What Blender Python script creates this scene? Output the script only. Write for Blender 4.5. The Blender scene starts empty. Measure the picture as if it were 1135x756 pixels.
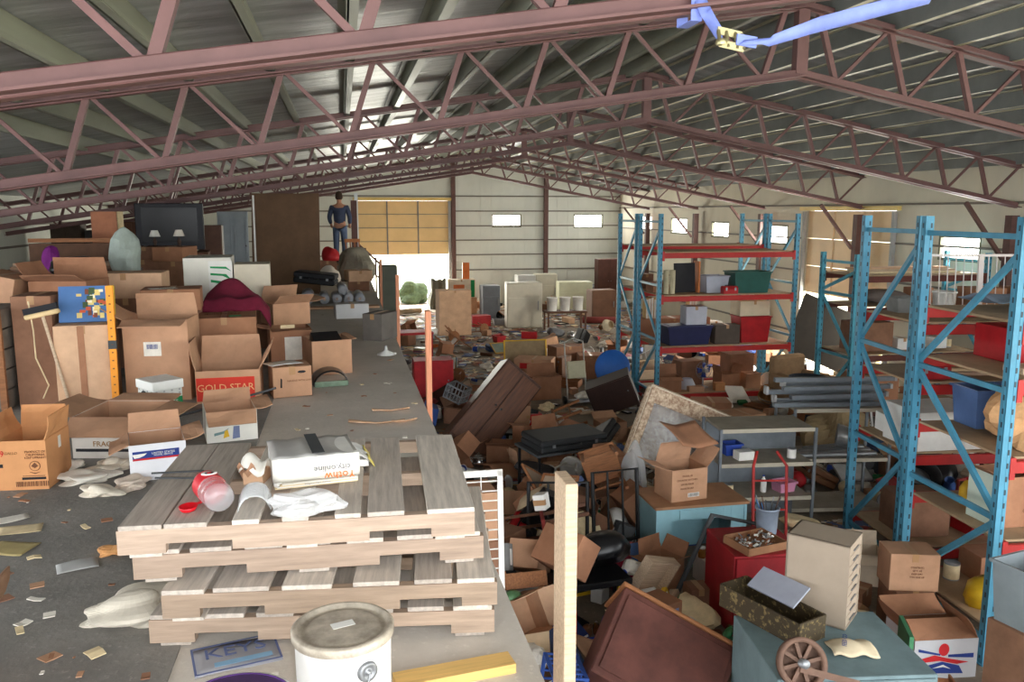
import bpy, math, random
from mathutils import Vector, Matrix, Euler, Quaternion
R = math.radians
PI = math.pi
scn = bpy.context.scene
COL = scn.collection
rng = random.Random(7)

# ------------------------------------------------------------------ camera
EYE = Vector((0, 0, 3.7)); FPX = 916.0; PITCH = R(8.9); YAW = R(11.5)
CF = Vector((math.sin(YAW)*math.cos(PITCH), math.cos(YAW)*math.cos(PITCH), -math.sin(PITCH)))
CR = Vector((math.cos(YAW), -math.sin(YAW), 0))
CU = CR.cross(CF)
cam_d = bpy.data.cameras.new('camera'); cam = bpy.data.objects.new('camera', cam_d); COL.objects.link(cam)
cam.location = EYE; cam.rotation_euler = (PI/2-PITCH, 0, -YAW)
cam_d.sensor_width = 36; cam_d.lens = FPX/1135*36; cam_d.clip_end = 400; cam_d.clip_start = .02
scn.camera = cam
def ray(px, py): return (CF + CR*((px-567.5)/FPX) + CU*((378-py)/FPX))
def P(px, py, z=0.0):                 # point of the photograph on a level plane
    d = ray(px, py); return EYE + d*((z-EYE.z)/d.z)
def DY(px, py, y): d = ray(px, py); return EYE + d*(y/d.y)
def DX(px, py, x): d = ray(px, py); return EYE + d*(x/d.x)
def depth(p): return (Vector(p)-EYE).dot(CF)
def proj(p):
    v = Vector(p)-EYE; w = v.dot(CF)
    return (567.5+FPX*v.dot(CR)/w, 378-FPX*v.dot(CU)/w)
MZ = 2.1                               # mezzanine floor height

# ------------------------------------------------------------------ materials
def lin(c):
    return tuple(((v/255)/12.92 if v/255 <= .04045 else ((v/255+.055)/1.055)**2.4) for v in c)
_MC = {}
def M(col, rough=.8, var=.14, scale=5.0, metal=0.0, bump=0.0, col2=None, name=None, stretch=None, spec=.3, detail=6, thr=None):
    key = (tuple(col), rough, var, scale, metal, bump, col2, stretch, spec, thr)
    if key in _MC: return _MC[key]
    m = bpy.data.materials.new(name or 'surface_%d_%d_%d' % tuple(col)); m.use_nodes = True
    nt = m.node_tree; N = nt.nodes; L = nt.links
    b = N['Principled BSDF']; c = lin(col)
    b.inputs['Roughness'].default_value = rough; b.inputs['Metallic'].default_value = metal
    b.inputs['Specular IOR Level'].default_value = spec
    tc = N.new('ShaderNodeTexCoord'); nz = N.new('ShaderNodeTexNoise')
    nz.inputs['Scale'].default_value = scale; nz.inputs['Detail'].default_value = detail; nz.inputs['Roughness'].default_value = .65
    if stretch:
        mp = N.new('ShaderNodeMapping'); mp.inputs['Scale'].default_value = stretch
        L.new(tc.outputs['Object'], mp.inputs['Vector']); L.new(mp.outputs['Vector'], nz.inputs['Vector'])
    else: L.new(tc.outputs['Object'], nz.inputs['Vector'])
    rp = N.new('ShaderNodeValToRGB')
    lo = tuple(max(0, v*(1-var*1.6)) for v in c) if col2 is None else lin(col2)
    hi = tuple(min(1, v*(1+var)) for v in c)
    rp.color_ramp.elements[0].position = .32 if thr is None else thr-.04; rp.color_ramp.elements[0].color = (*lo, 1)
    rp.color_ramp.elements[1].position = .68 if thr is None else thr+.04; rp.color_ramp.elements[1].color = (*hi, 1)
    L.new(nz.outputs['Fac'], rp.inputs['Fac']); L.new(rp.outputs['Color'], b.inputs['Base Color'])
    if bump:
        bp = N.new('ShaderNodeBump'); bp.inputs['Strength'].default_value = bump; bp.inputs['Distance'].default_value = .02
        L.new(nz.outputs['Fac'], bp.inputs['Height']); L.new(bp.outputs['Normal'], b.inputs['Normal'])
    _MC[key] = m; return m
def MG(name, col, alpha=.35, rough=.08, trans=0.0):     # clear plastic or glass
    m = bpy.data.materials.new(name); m.use_nodes = True; b = m.node_tree.nodes['Principled BSDF']
    b.inputs['Base Color'].default_value = (*lin(col), 1); b.inputs['Roughness'].default_value = rough
    b.inputs['Alpha'].default_value = alpha; b.inputs['Specular IOR Level'].default_value = .7
    return m
def ME(name, col, s):
    m = bpy.data.materials.new(name); m.use_nodes = True; b = m.node_tree.nodes['Principled BSDF']
    b.inputs['Base Color'].default_value = (*lin(col), 1)
    b.inputs['Emission Color'].default_value = (*lin(col), 1); b.inputs['Emission Strength'].default_value = s
    return m
CB = [M((184,142,112), .9, .10, 4, bump=.1, name='cardboard_tan'), M((160,114,86), .9, .12, 4, bump=.1, name='cardboard_brown'),
      M((204,166,134), .9, .10, 4, bump=.1, name='cardboard_pale'), M((138,100,78), .9, .14, 4, bump=.1, name='cardboard_dark'),
      M((204,146,98), .9, .08, 4, bump=.1, name='cardboard_orange')]
TAPE = M((172,132,92), .35, .05, 3, name='packing_tape')
WHITE = M((226,224,218), .75, .07, 4, name='white_board'); PAPER = M((222,216,204), .9, .10, 9, name='paper')
CREAMP = M((220,200,160), .9, .12, 9, name='old_paper')
BLACK = M((26,26,28), .5, .2, 5, name='black_paint'); BLACKP = M((22,22,24), .3, .2, 5, name='black_plastic')
DGREY = M((70,72,74), .7, .15, 5); GREY = M((128,128,126), .7, .14, 5); LGREY = M((170,170,168), .7, .1, 5)
STEEL = M((140,142,145), .4, .12, 8, metal=.6, name='bare_steel'); CHROME = M((190,190,190), .25, .06, 8, metal=.9)
RED = M((170,28,34), .55, .15, 5, name='red_paint'); BLUE = M((38,66,150), .55, .12, 5); GREEN = M((44,120,72), .6, .14, 5)
YELLOW = M((214,170,44), .6, .1, 5); ORANGE = M((226,120,36), .6, .1, 5)
WOOD = M((192,168,142), .8, .16, 5, stretch=(1,14,14), bump=.1, name='raw_lumber'); WOODD = M((92,58,38), .6, .2, 4, stretch=(2,14,14), name='dark_wood')
WOODM = M((140,92,58), .65, .2, 4, stretch=(2,14,14), name='mid_wood')
INKB = M((34,34,38), .8, .05, 5, name='black_ink'); INKR = M((196,40,44), .8, .05, 5, name='red_ink'); INKBL = M((44,62,130), .8, .05, 5, name='blue_ink')
INKBR = M((110,70,48), .85, .1, 5, name='brown_ink'); INKG = M((38,140,84), .8, .05, 5, name='green_ink'); INKGY = M((120,120,124), .8, .05, 5, name='grey_ink')

# ------------------------------------------------------------------ mesh building
class MB:
    def __init__(s): s.v = []; s.f = []; s.mi = []; s.sm = []; s.mats = []
    def _m(s, mat):
        if mat not in s.mats: s.mats.append(mat)
        return s.mats.index(mat)
    def add(s, vs, fs, mat, T=None, smooth=False):
        o = len(s.v); k = s._m(mat)
        s.v += [tuple(T @ Vector(q)) if T is not None else tuple(q) for q in vs]
        for f in fs: s.f.append(tuple(i+o for i in f)); s.mi.append(k); s.sm.append(smooth)
        return s
    def box(s, size, c, mat, rot=None, T=None, ch=0.0):
        x, y, z = size[0]/2, size[1]/2, size[2]/2
        X = Matrix.Translation(c)
        if rot is not None: X = X @ Euler(rot).to_matrix().to_4x4()
        if T is not None: X = T @ X
        if ch > 0:
            a = min(ch, x*.45, y*.45, z*.45); vs = []
            for sx in (-1,1):
                for sy in (-1,1):
                    for sz in (-1,1):
                        vs += [(sx*(x-a), sy*(y-a), sz*z), (sx*(x-a), sy*y, sz*(z-a)), (sx*x, sy*(y-a), sz*(z-a))]
            def I(sx, sy, sz, k): return (((sx > 0)*4+(sy > 0)*2+(sz > 0))*3+k)
            fs = []
            for q in (-1, 1):
                fs.append([I(a_,b_,q,0) for a_, b_ in ((-1,-1),(1,-1),(1,1),(-1,1))][::q])
                fs.append([I(a_,q,b_,1) for a_, b_ in ((-1,-1),(-1,1),(1,1),(1,-1))][::q])
                fs.append([I(q,a_,b_,2) for a_, b_ in ((-1,-1),(1,-1),(1,1),(-1,1))][::q])
            for p in (-1,1):
                for q in (-1,1):
                    fs.append([I(-1,p,q,0),I(1,p,q,0),I(1,p,q,1),I(-1,p,q,1)][::p*q])
                    fs.append([I(p,-1,q,2),I(p,1,q,2),I(p,1,q,0),I(p,-1,q,0)][::p*q])
                    fs.append([I(p,q,-1,1),I(p,q,1,1),I(p,q,1,2),I(p,q,-1,2)][::p*q])
            for a_ in (-1,1):
                for b_ in (-1,1):
                    for c_ in (-1,1):
                        fs.append([I(a_,b_,c_,0),I(a_,b_,c_,1),I(a_,b_,c_,2)][::-a_*b_*c_])
            return s.add(vs, fs, mat, X)
        vs = [(-x,-y,-z),(x,-y,-z),(x,y,-z),(-x,y,-z),(-x,-y,z),(x,-y,z),(x,y,z),(-x,y,z)]
        return s.add(vs, [(3,2,1,0),(4,5,6,7),(0,1,5,4),(1,2,6,5),(2,3,7,6),(3,0,4,7)], mat, X)
    def bar(s, a, b, w, h, mat, up=(0,0,1), ch=0.0):         # rectangular bar from a to b
        a, b = Vector(a), Vector(b); d = b-a; ln = d.length
        if ln < 1e-6: return s
        z = d/ln; u = Vector(up)
        if abs(z.dot(u)) > .99: u = Vector((0,1,0))
        x = u.cross(z).normalized(); y = z.cross(x)
        T = Matrix(((x.x,y.x,z.x,0),(x.y,y.y,z.y,0),(x.z,y.z,z.z,0),(0,0,0,1))); T.translation = (a+b)/2
        return s.box((w, h, ln), (0,0,0), mat, T=T, ch=ch)
    def tube(s, pts, r, mat, n=8, closed=False, smooth=True):
        pts = [Vector(p) for p in pts]; m = len(pts); vs = []; fs = []; prev = None
        for i, p in enumerate(pts):
            if closed: t = pts[(i+1) % m]-pts[i-1]
            else: t = pts[min(i+1, m-1)]-pts[max(i-1, 0)]
            t = t.normalized() if t.length > 1e-9 else Vector((0,0,1))
            if prev is None:
                u = t.orthogonal().normalized()
            else:
                u = prev-t*prev.dot(t)
                u = u.normalized() if u.length > 1e-6 else t.orthogonal().normalized()
            prev = u; w = t.cross(u); rr = r[i] if isinstance(r, (list, tuple)) else r
            for k in range(n):
                a = 2*PI*k/n; vs.append(p+(u*math.cos(a)+w*math.sin(a))*rr)
        for i in range(m if closed else m-1):
            j = (i+1) % m
            for k in range(n): fs.append((i*n+k, i*n+(k+1) % n, j*n+(k+1) % n, j*n+k))
        s.add(vs, fs, mat, None, smooth)
        if not closed:
            s.add(vs[:n], [tuple(range(n))[::-1]], mat); s.add(vs[-n:], [tuple(range(n))], mat)
        return s
    def lathe(s, prof, mat, n=20, T=None, smooth=True, sx=1.0, sy=1.0):
        vs = []; fs = []
        for r, z in prof:
            for k in range(n): a = 2*PI*k/n; vs.append((r*math.cos(a)*sx, r*math.sin(a)*sy, z))
        for i in range(len(prof)-1):
            for k in range(n): fs.append((i*n+k, i*n+(k+1) % n, (i+1)*n+(k+1) % n, (i+1)*n+k))
        s.add(vs, fs, mat, T, smooth)
        if prof[0][0] > 1e-5: s.add(vs[:n], [tuple(range(n))[::-1]], mat, T)
        if prof[-1][0] > 1e-5: s.add(vs[-n:], [tuple(range(n))], mat, T)
        return s
    def prism(s, poly, y0, y1, mat, T=None, smooth=False):   # polygon in x,z pulled along y
        n = len(poly); vs = [(x, y0, z) for x, z in poly]+[(x, y1, z) for x, z in poly]
        fs = [tuple(range(n)), tuple(range(2*n-1, n-1, -1))]+[(i, i+n, (i+1) % n+n, (i+1) % n) for i in range(n)]
        return s.add(vs, fs, mat, T, smooth)
    def grid(s, fn, nu, nv, mat, T=None, thick=.0, smooth=True): # surface fn(u,v)->xyz, u,v in 0..1, given a thickness
        vs = [Vector(fn(i/nu, j/nv)) for j in range(nv+1) for i in range(nu+1)]; W = nu+1
        fs = [(j*W+i, j*W+i+1, (j+1)*W+i+1, (j+1)*W+i) for j in range(nv) for i in range(nu)]
        if thick:
            nr = [Vector((0,0,0)) for _ in vs]
            for f in fs:
                q = (vs[f[2]]-vs[f[0]]).cross(vs[f[3]]-vs[f[1]])
                for i in f: nr[i] += q
            k = len(vs)
            vs2 = [v-(n_.normalized() if n_.length > 1e-12 else Vector((0,0,1)))*thick for v, n_ in zip(vs, nr)]
            bd = [i for i in range(W)]+[j*W+nu for j in range(1, nv+1)]+[nv*W+i for i in range(nu-1, -1, -1)]+[j*W for j in range(nv-1, 0, -1)]
            fs = fs+[tuple(i+k for i in f[::-1]) for f in fs]+[(bd[i], bd[i]+k, bd[(i+1) % len(bd)]+k, bd[(i+1) % len(bd)]) for i in range(len(bd))]
            vs = vs+vs2
        return s.add(vs, fs, mat, T, smooth)
    def obj(s, name, parent=None):
        me = bpy.data.meshes.new(name); me.from_pydata(s.v, [], s.f)
        for m in s.mats: me.materials.append(m)
        me.polygons.foreach_set('material_index', s.mi); me.polygons.foreach_set('use_smooth', s.sm); me.update()
        o = bpy.data.objects.new(name, me); COL.objects.link(o)
        if parent is not None: o.parent = parent
        return o
def root(name): o = bpy.data.objects.new(name, None); COL.objects.link(o); o.empty_display_size = .1; return o
def text(parent, body, size, loc, rot, mat, name='lettering', align='CENTER', ext=.0008):
    c = bpy.data.curves.new(name, 'FONT'); c.body = body; c.size = size; c.align_x = align; c.align_y = 'CENTER'; c.extrude = ext; c.resolution_u = 2
    c.materials.append(mat); o = bpy.data.objects.new(name, c); COL.objects.link(o)
    o.parent = parent; o.location = loc; o.rotation_euler = rot; return o
def tag(o, label, cat, group=None, kind=None):
    o['label'] = label; o['category'] = cat
    if group: o['group'] = group
    if kind: o['kind'] = kind
    return o
def struct(mb, name, label=None):
    o = mb.obj(name); o['kind'] = 'structure'
    o['label'] = label or name.replace('_', ' '); return o
def kids(o): return [c for c in COL.objects if c.parent is o]
def dup(o, parent=None, ch=None):
    if ch is None: ch = {}
    c = o.copy(); COL.objects.link(c)
    if parent is not None: c.parent = parent
    for k in list(o.children): dup(k, c)
    return c
def put(o, loc, rz=0.0, rx=0.0, ry=0.0):
    o.location = loc; o.rotation_mode = 'XYZ'; o.rotation_euler = (R(rx), R(ry), R(rz)); return o

# ------------------------------------------------------------------ the building
XL, XR, YE, XRID = -7.4, 11.2, 32.8, 4.5
def chord(x): return 5.05-.155*(XRID-x) if x < XRID else 5.05-.19*(x-XRID)
STEELR = M((110,78,75), .55, .12, 3, spec=.4, name='red_oxide_primer')
STEELD = M((100,72,66), .6, .16, 3, name='brown_primer')
PURL = M((138,140,124), .45, .14, 2, stretch=(1,.15,1), name='purlin_paint')
PURLW = M((120,122,118), .5, .1, 2, name='purlin_web_shade_grey'); PURLR = M((206,200,170), .45, .14, 2, stretch=(1,.15,1), name='purlin_lit_cream')  # right slope: flanges coloured as if lit, webs as if in shade
def roof_mat():
    m = bpy.data.materials.new('roof_insulation'); m.use_nodes = True; N = m.node_tree.nodes; L = m.node_tree.links; b = N['Principled BSDF']
    tc = N.new('ShaderNodeTexCoord'); mp = N.new('ShaderNodeMapping'); mp.inputs['Scale'].default_value = (.35, 2.6, 1)
    nz = N.new('ShaderNodeTexNoise'); nz.inputs['Scale'].default_value = 2.2; nz.inputs['Detail'].default_value = 7; nz.inputs['Roughness'].default_value = .6
    rp = N.new('ShaderNodeValToRGB'); rp.color_ramp.elements[0].position = .3; rp.color_ramp.elements[0].color = (*lin((136,139,138)), 1)
    rp.color_ramp.elements[1].position = .74; rp.color_ramp.elements[1].color = (*lin((196,199,200)), 1)
    bp = N.new('ShaderNodeBump'); bp.inputs['Strength'].default_value = .5; bp.inputs['Distance'].default_value = .06
    L.new(tc.outputs['Object'], mp.inputs['Vector']); L.new(mp.outputs['Vector'], nz.inputs['Vector']); L.new(nz.outputs['Fac'], rp.inputs['Fac'])
    L.new(rp.outputs['Color'], b.inputs['Base Color']); L.new(nz.outputs['Fac'], bp.inputs['Height']); L.new(bp.outputs['Normal'], b.inputs['Normal'])
    b.inputs['Roughness'].default_value = .42; b.inputs['Specular IOR Level'].default_value = .5
    return m
ROOFM = roof_mat()
def floor_mat(name, c1, c2, c3, sc=1.3):
    m = bpy.data.materials.new(name); m.use_nodes = True; N = m.node_tree.nodes; L = m.node_tree.links; b = N['Principled BSDF']
    tc = N.new('ShaderNodeTexCoord'); n1 = N.new('ShaderNodeTexNoise'); n1.inputs['Scale'].default_value = sc; n1.inputs['Detail'].default_value = 8; n1.inputs['Roughness'].default_value = .7
    n2 = N.new('ShaderNodeTexNoise'); n2.inputs['Scale'].default_value = sc*28; n2.inputs['Detail'].default_value = 4
    r1 = N.new('ShaderNodeValToRGB'); r1.color_ramp.elements[0].position = .35; r1.color_ramp.elements[0].color = (*lin(c1), 1); r1.color_ramp.elements[1].position = .65; r1.color_ramp.elements[1].color = (*lin(c2), 1)
    r2 = N.new('ShaderNodeValToRGB'); r2.color_ramp.elements[0].position = .60; r2.color_ramp.elements[0].color = (0,0,0,1); r2.color_ramp.elements[1].position = .72; r2.color_ramp.elements[1].color = (.6,.6,.6,1)
    mx = N.new('ShaderNodeMixRGB'); mx.inputs['Color2'].default_value = (*lin(c3), 1)
    L.new(tc.outputs['Object'], n1.inputs['Vector']); L.new(tc.outputs['Object'], n2.inputs['Vector'])
    L.new(n1.outputs['Fac'], r1.inputs['Fac']); L.new(n2.outputs['Fac'], r2.inputs['Fac']); L.new(r2.outputs['Color'], mx.inputs['Fac']); L.new(r1.outputs['Color'], mx.inputs['Color1'])
    L.new(mx.outputs['Color'], b.inputs['Base Color']); b.inputs['Roughness'].default_value = .85
    bp = N.new('ShaderNodeBump'); bp.inputs['Strength'].default_value = .25; bp.inputs['Distance'].default_value = .01
    L.new(n2.outputs['Fac'], bp.inputs['Height']); L.new(bp.outputs['Normal'], b.inputs['Normal'])
    return m
MEZF = floor_mat('dusty_deck', (196,189,178), (216,208,198), (224,217,206))
MEZP = floor_mat('grey_plywood', (148,144,138), (166,162,156), (178,174,168), .8)
CONC = floor_mat('dirty_concrete', (104,90,76), (142,128,110), (172,158,138), .9)
WALLM = M((214,216,206), .7, .05, 1.2, name='white_wall_liner', stretch=(1,1,.4))
WALLR = M((214,207,188), .7, .05, 1.2, name='cream_wall_liner', stretch=(1,1,.4))
GIRT = M((120,112,102), .6, .1, 3, name='girt_primer')
FRM = M((120,120,100), .6, .1, 3)
PANE = ME('daylight_pane', (255,253,244), 7.0)

# floors
mb = MB(); mb.box((XR-XL+.6, YE+10, .2), ((XL+XR)/2, YE/2-3, -.1), CONC); struct(mb, 'floor', 'dirty concrete warehouse floor')
E1, E2 = P(604, 756, MZ), P(441, 380, MZ)
def edge(y): return E1.x+(E2.x-E1.x)*(y-E1.y)/(E2.y-E1.y)
mb = MB(); ya, yb_ = -4.0, 24.0
mb.add([(XL,ya,MZ-.06),(edge(ya),ya,MZ-.06),(edge(yb_),yb_,MZ-.06),(XL,yb_,MZ-.06),(XL,ya,MZ),(edge(ya),ya,MZ),(edge(yb_),yb_,MZ),(XL,yb_,MZ)],
       [(3,2,1,0),(4,5,6,7),(0,1,5,4),(1,2,6,5),(2,3,7,6),(3,0,4,7)], MEZF)
mb.bar((edge(ya)-.03, ya, MZ-.19), (edge(yb_)-.03, yb_, MZ-.19), .05, .26, WOODM)
for i in range(26):
    y = -3.6+i*1.06; mb.box((edge(y)-.08-XL, .05, .24), ((edge(y)-.08+XL)/2, y, MZ-.18), WOODM)
struct(mb, 'floor_mezzanine', 'grey dusty mezzanine deck ending in a straight edge above the warehouse')
mb = MB()
for y in (-2.5, 1.5, 5.5, 9.5, 13.5, 17.5, 21.5):
    for x in (-2.4, edge(y)-.12): mb.box((.14, .14, MZ-.3), (x, y, (MZ-.3)/2), WOODM)
struct(mb, 'trim_1', 'timber posts carrying the mezzanine')

# end wall with an opening for the roll-up door, side walls
def wall_with_hole(mb, a, b, z0, z1, holes, axis, pos, th, mat):
    us = sorted({a, b} | {h[0] for h in holes} | {h[1] for h in holes}); zs = sorted({z0, z1} | {h[2] for h in holes} | {h[3] for h in holes})
    for i in range(len(us)-1):
        for j in range(len(zs)-1):
            u, z = (us[i]+us[i+1])/2, (zs[j]+zs[j+1])/2
            if any(h[0] < u < h[1] and h[2] < z < h[3] for h in holes): continue
            if axis == 'y': mb.box((us[i+1]-us[i], th, zs[j+1]-zs[j]), (u, pos, z), mat)
            else: mb.box((th, us[i+1]-us[i], zs[j+1]-zs[j]), (pos, u, z), mat)
def rect_y(x0, x1, y0, y1, y):
    a = DY(x0, y0, y); b = DY(x1, y1, y); return (a.x, b.x, b.z, a.z)
def rect_x(x0, x1, y0, y1, x):
    a = DX(x0, y0, x); b = DX(x1, y1, x); return (min(a.y, b.y), max(a.y, b.y), min(a.z, b.z), max(a.z, b.z))
ED = (.52, 4.12, 0.0, 4.12)
EW = [rect_y(545, 578, 237.5, 252, YE), rect_y(636, 668.5, 237.5, 252.5, YE)]
mb = MB(); wall_with_hole(mb, XL-.3, XR+.2, 0, 7.2, [ED]+EW, 'y', YE+.1, .16, WALLM)
for k in range(int((XR-XL)/.45)):
    x = XL+.2+k*.45
    if not (ED[0]-.05 < x < ED[1]+.05): mb.box((.018, .012, 7), (x, YE+.016, 3.5), WALLM)
    else: mb.box((.018, .012, 2.6), (x, YE+.016, 5.5), WALLM)
for z in (1.4, 2.0, 2.58, 3.14, 3.72, 4.3):
    for x0, x1 in ((XL, ED[0]-.1), (ED[1]+.1, XR)):
        if z > 4.2: x0, x1 = XL, XR
        mb.box((x1-x0, .05, .045), ((x0+x1)/2, YE-.006, z), GIRT)
        if z > 4.2: break
for x in (4.3, 8.05): mb.box((.16, .16, 6.0), (x, YE-.1, 3.0), STEELD)
struct(mb, 'wall_end', 'pale far end wall with dark girts')
RD = rect_x(892, 988, 300, 300, XR); RD = (RD[0], RD[1], 0, 3.72)
RWP = [(708, 722, 239, 255), (743, 761, 241.5, 259.5), (788, 807, 245.5, 263.5), (849, 872, 249, 271), (1040, 1085, 261, 290)]
RW = []
for q in RWP:
    r = rect_x(q[0], q[1], q[2], q[3], XR); m_ = DX((q[0]+q[1])/2, q[2], XR).z, DX((q[0]+q[1])/2, q[3], XR).z
    RW.append((r[0], r[1], min(m_), max(m_)))
mb = MB(); wall_with_hole(mb, 4.0, YE+.2, 0, 4.6, [RD]+RW, 'x', XR+.1, .16, WALLR)
for z in (.7, 1.5, 2.25, 3.05, 3.85):
    for y0, y1 in ((4.0, RD[0]-.08), (RD[1]+.08, YE)):
        if z > 3.8: y0, y1 = 4.0, YE
        mb.box((.05, y1-y0, .04), (XR-.006, (y0+y1)/2, z), GIRT)
        if z > 3.8: break
struct(mb, 'wall_right', 'cream right side wall')
mb = MB(); mb.box((.15, YE-9, 4.6), (XL-.1, YE/2+4.55, 2.3), WALLM)
for z in (2.9, 3.4, 3.9): mb.box((.04, YE-9, .05), (XL-.01, YE/2+4.5, z), GIRT)
struct(mb, 'wall_left', 'pale left side wall behind the mezzanine')
def pane_window(name, r, axis, pos, label, sgn):
    mb = MB(); t = .05; u0, u1, z0, z1 = r
    def bx(us, zs, uc, zc, mat, th, off):
        if axis == 'y': mb.box((us, th, zs), (uc, pos+off, zc), mat)
        else: mb.box((th, us, zs), (pos+off, uc, zc), mat)
    w, h, uc, zc = u1-u0, z1-z0, (u0+u1)/2, (z0+z1)/2
    bx(w, t, uc, z1-t/2, FRM, .12, .08); bx(w, t, uc, z0+t/2, FRM, .12, .08); bx(t, h-2*t, u0+t/2, zc, FRM, .12, .08); bx(t, h-2*t, u1-t/2, zc, FRM, .12, .08)
    o = struct(mb, name, label)
    mb = MB(); bx(w-2*t, h-2*t, uc, zc, PANE, .01, .1); mb.obj('pane', o)
for i, r in enumerate(EW): pane_window('window_%d' % (i+1), r, 'y', YE, ['small bright window in the end wall beside the roll-up door', 'small bright window in the end wall near the corner'][i], 1)
wl = ['bright window in the right wall nearest the far corner', 'bright window in the right wall second from the far corner', 'bright window in the right wall third from the far corner',
      'bright window in the right wall beside the roll-up door, seen behind the racking', 'large bright window in the right wall seen through the near blue racking']
for i, r in enumerate(RW): pane_window('window_%d' % (i+3), r, 'x', XR, wl[i], 1)
# roll-up doors, both half raised
DOORM = M((222,190,136), .5, .05, 1.5, name='tan_door_skin'); DOORM2 = M((220,190,150), .5, .05, 1.5, name='beige_door_skin')
HEAD = M((226,196,120), .5, .06, 2)
mb = MB()
for k in range(4): mb.box((ED[1]-ED[0], .05, .515), ((ED[0]+ED[1])/2, YE+.05, 2.02+.525*(k+.5)), DOORM, ch=.01)
o = struct(mb, 'door_1', 'tan sectional roll-up door in the end wall, half raised'); mb = MB()
for k in (1, 2): mb.box((.05, .03, 2.08), (ED[0]+(ED[1]-ED[0])*k/3, YE+.015, 3.07), GREY)
for k in range(1, 4): mb.box((ED[1]-ED[0], .02, .02), ((ED[0]+ED[1])/2, YE+.02, 2.02+.525*k), GREY)
mb.obj('rib', o)
mb = MB(); mb.box((ED[1]-ED[0]+.3, .1, .12), ((ED[0]+ED[1])/2+.06, YE-.06, ED[3]+.06), HEAD)
for x in (ED[0]-.06, ED[1]+.02): mb.box((.08, .08, 4.1), (x, YE-.05, 2.05), LGREY)
mb.obj('door_frame', o)
mb = MB(); yb = RD[1]-RD[0]
RB = DX(940, 332, XR).z
ph = (3.72-RB)/3
for k in range(3): mb.box((.05, yb, ph-.01), (XR+.05, (RD[0]+RD[1])/2, RB+ph*(k+.5)), DOORM2, ch=.01)
o = struct(mb, 'door_2', 'beige sectional roll-up door in the right wall, half raised'); mb = MB()
for k in (1, 2): mb.box((.03, .05, 3.7-RB), (XR+.015, RD[0]+yb*k/3, (RB+3.7)/2), DOORM2)
mb.obj('rib', o)
mb = MB(); mb.box((.1, yb+.4, .09), (XR-.06, (RD[0]+RD[1])/2, 3.77), HEAD)
for y in (RD[0]-.05, RD[1]+.05): mb.box((.08, .08, 3.7), (XR-.05, y, 1.85), LGREY)
mb.obj('door_frame', o)

# roof skin, purlins
mb = MB()
def rz(x): return chord(x)+.65+.21
vs = []; n = 2
for y in (-3.5, YE+.3):
    for x in (XL-.3, XRID, XR+.3): vs += [(x, y, rz(x)), (x, y, rz(x)+.08)]
fs = [(0,6,8,2),(1,3,9,7),(2,8,10,4),(3,5,11,9),(0,1,7,6),(4,10,11,5),(0,2,3,1),(2,4,5,3),(6,7,9,8),(8,9,11,10)]
mb.add(vs, fs, ROOFM); struct(mb, 'ceiling', 'grey insulated roof lining of the pitched roof')
nt_ = 0
for k in range(-12, 11):
    x = XRID+(k+.5)*.68
    if not XL < x < XR-.1: continue
    nt_ += 1; mb = MB(); z = chord(x)+.65; mm = PURL if x < XRID else PURLR
    mb.box((.018, YE+2.9, .2), (x, YE/2-1.5, z+.1), mm if x < XRID else PURLW); mb.box((.07, YE+2.9, .014), (x+.03, YE/2-1.5, z+.007), mm); mb.box((.07, YE+2.9, .014), (x-.03, YE/2-1.5, z+.193), mm)
    mb.box((.014, YE+2.9, .03), (x+.063, YE/2-1.5, z+.02), mm)
    struct(mb, 'trim_%d' % (nt_+1), 'roof purlin running the length of the building')
# trusses: one thing each
def truss(y, i):
    t = root('roof_truss'); near = i < 2; sm = STEELR
    cw = .095
    for nm, dz in (('bottom_chord', 0), ('top_chord', .65)):
        mb = MB()
        for x0, x1 in ((XL, XRID), (XRID, XR-.12)):
            a, b = (x0, 0, chord(x0)+dz), (x1, 0, chord(x1)+dz)
            mb.bar(a, b, cw, .07, sm, up=(0,1,0), ch=.006)
            for yy in (-.058, .058): mb.bar((a[0], yy, a[2]-.03), (b[0], yy, b[2]-.03), 0.012, .12, sm, up=(0,1,0))
        mb.obj(nm, t)
    mb = MB(); mb.box((.12, .1, .66), (XRID, 0, chord(XRID)+.33), sm); mb.obj('king_post', t)
    p = .80
    for sgn in (-1, 1):
        lim = (XRID-XL) if sgn < 0 else (XR-.12-XRID); k = 0
        while (k+1)*p < lim:
            xb = XRID+sgn*(k*p+.5*p); xt = xb+sgn*(-.28*p); xt2 = xb+sgn*.72*p
            q = MB(); q.bar((xb, 0, chord(xb)), (xt if k or 1 else xt, 0, chord(xt)+.65), .05, .055, sm, up=(0,1,0)); q.obj('web', t)
            if abs(xt2-XRID) < lim:
                q = MB(); q.bar((xb, 0, chord(xb)), (xt2, 0, chord(xt2)+.65), .032, .034, sm, up=(0,1,0)); q.obj('web', t)
            k += 1
    t.location = (0, y, 0); return t
ordn = ['nearest the camera', 'second from the camera', 'third from the camera', 'fourth from the camera', 'fifth from the camera', 'sixth from the camera', 'seventh from the camera, nearest the end wall']
for i in range(7):
    y = 3.52+i*4.27; t = truss(y, i)
    tag(t, 'brown primed steel lattice roof truss, '+ordn[i], 'truss', 'roof trusses')
nc = 0
for i in range(7):
    y = 3.52+i*4.27
    if y < 11: continue
    nc += 1; mb = MB(); mb.box((.15, .15, chord(XR)-.14), (XR-.18, y, (chord(XR)-.14)/2), STEELD); mb.bar((XR-.3, y, 2.9), (XR-1.1, y, chord(XR-1.1)-.14), .06, .06, STEELD)
    tag(mb.obj('steel_column'), 'brown steel column with knee brace at the right wall, %s' % ['nearest the camera', 'second from the camera', 'third from the camera', 'fourth from the camera', 'nearest the far corner'][nc-1], 'column', 'columns of the right wall')

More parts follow.
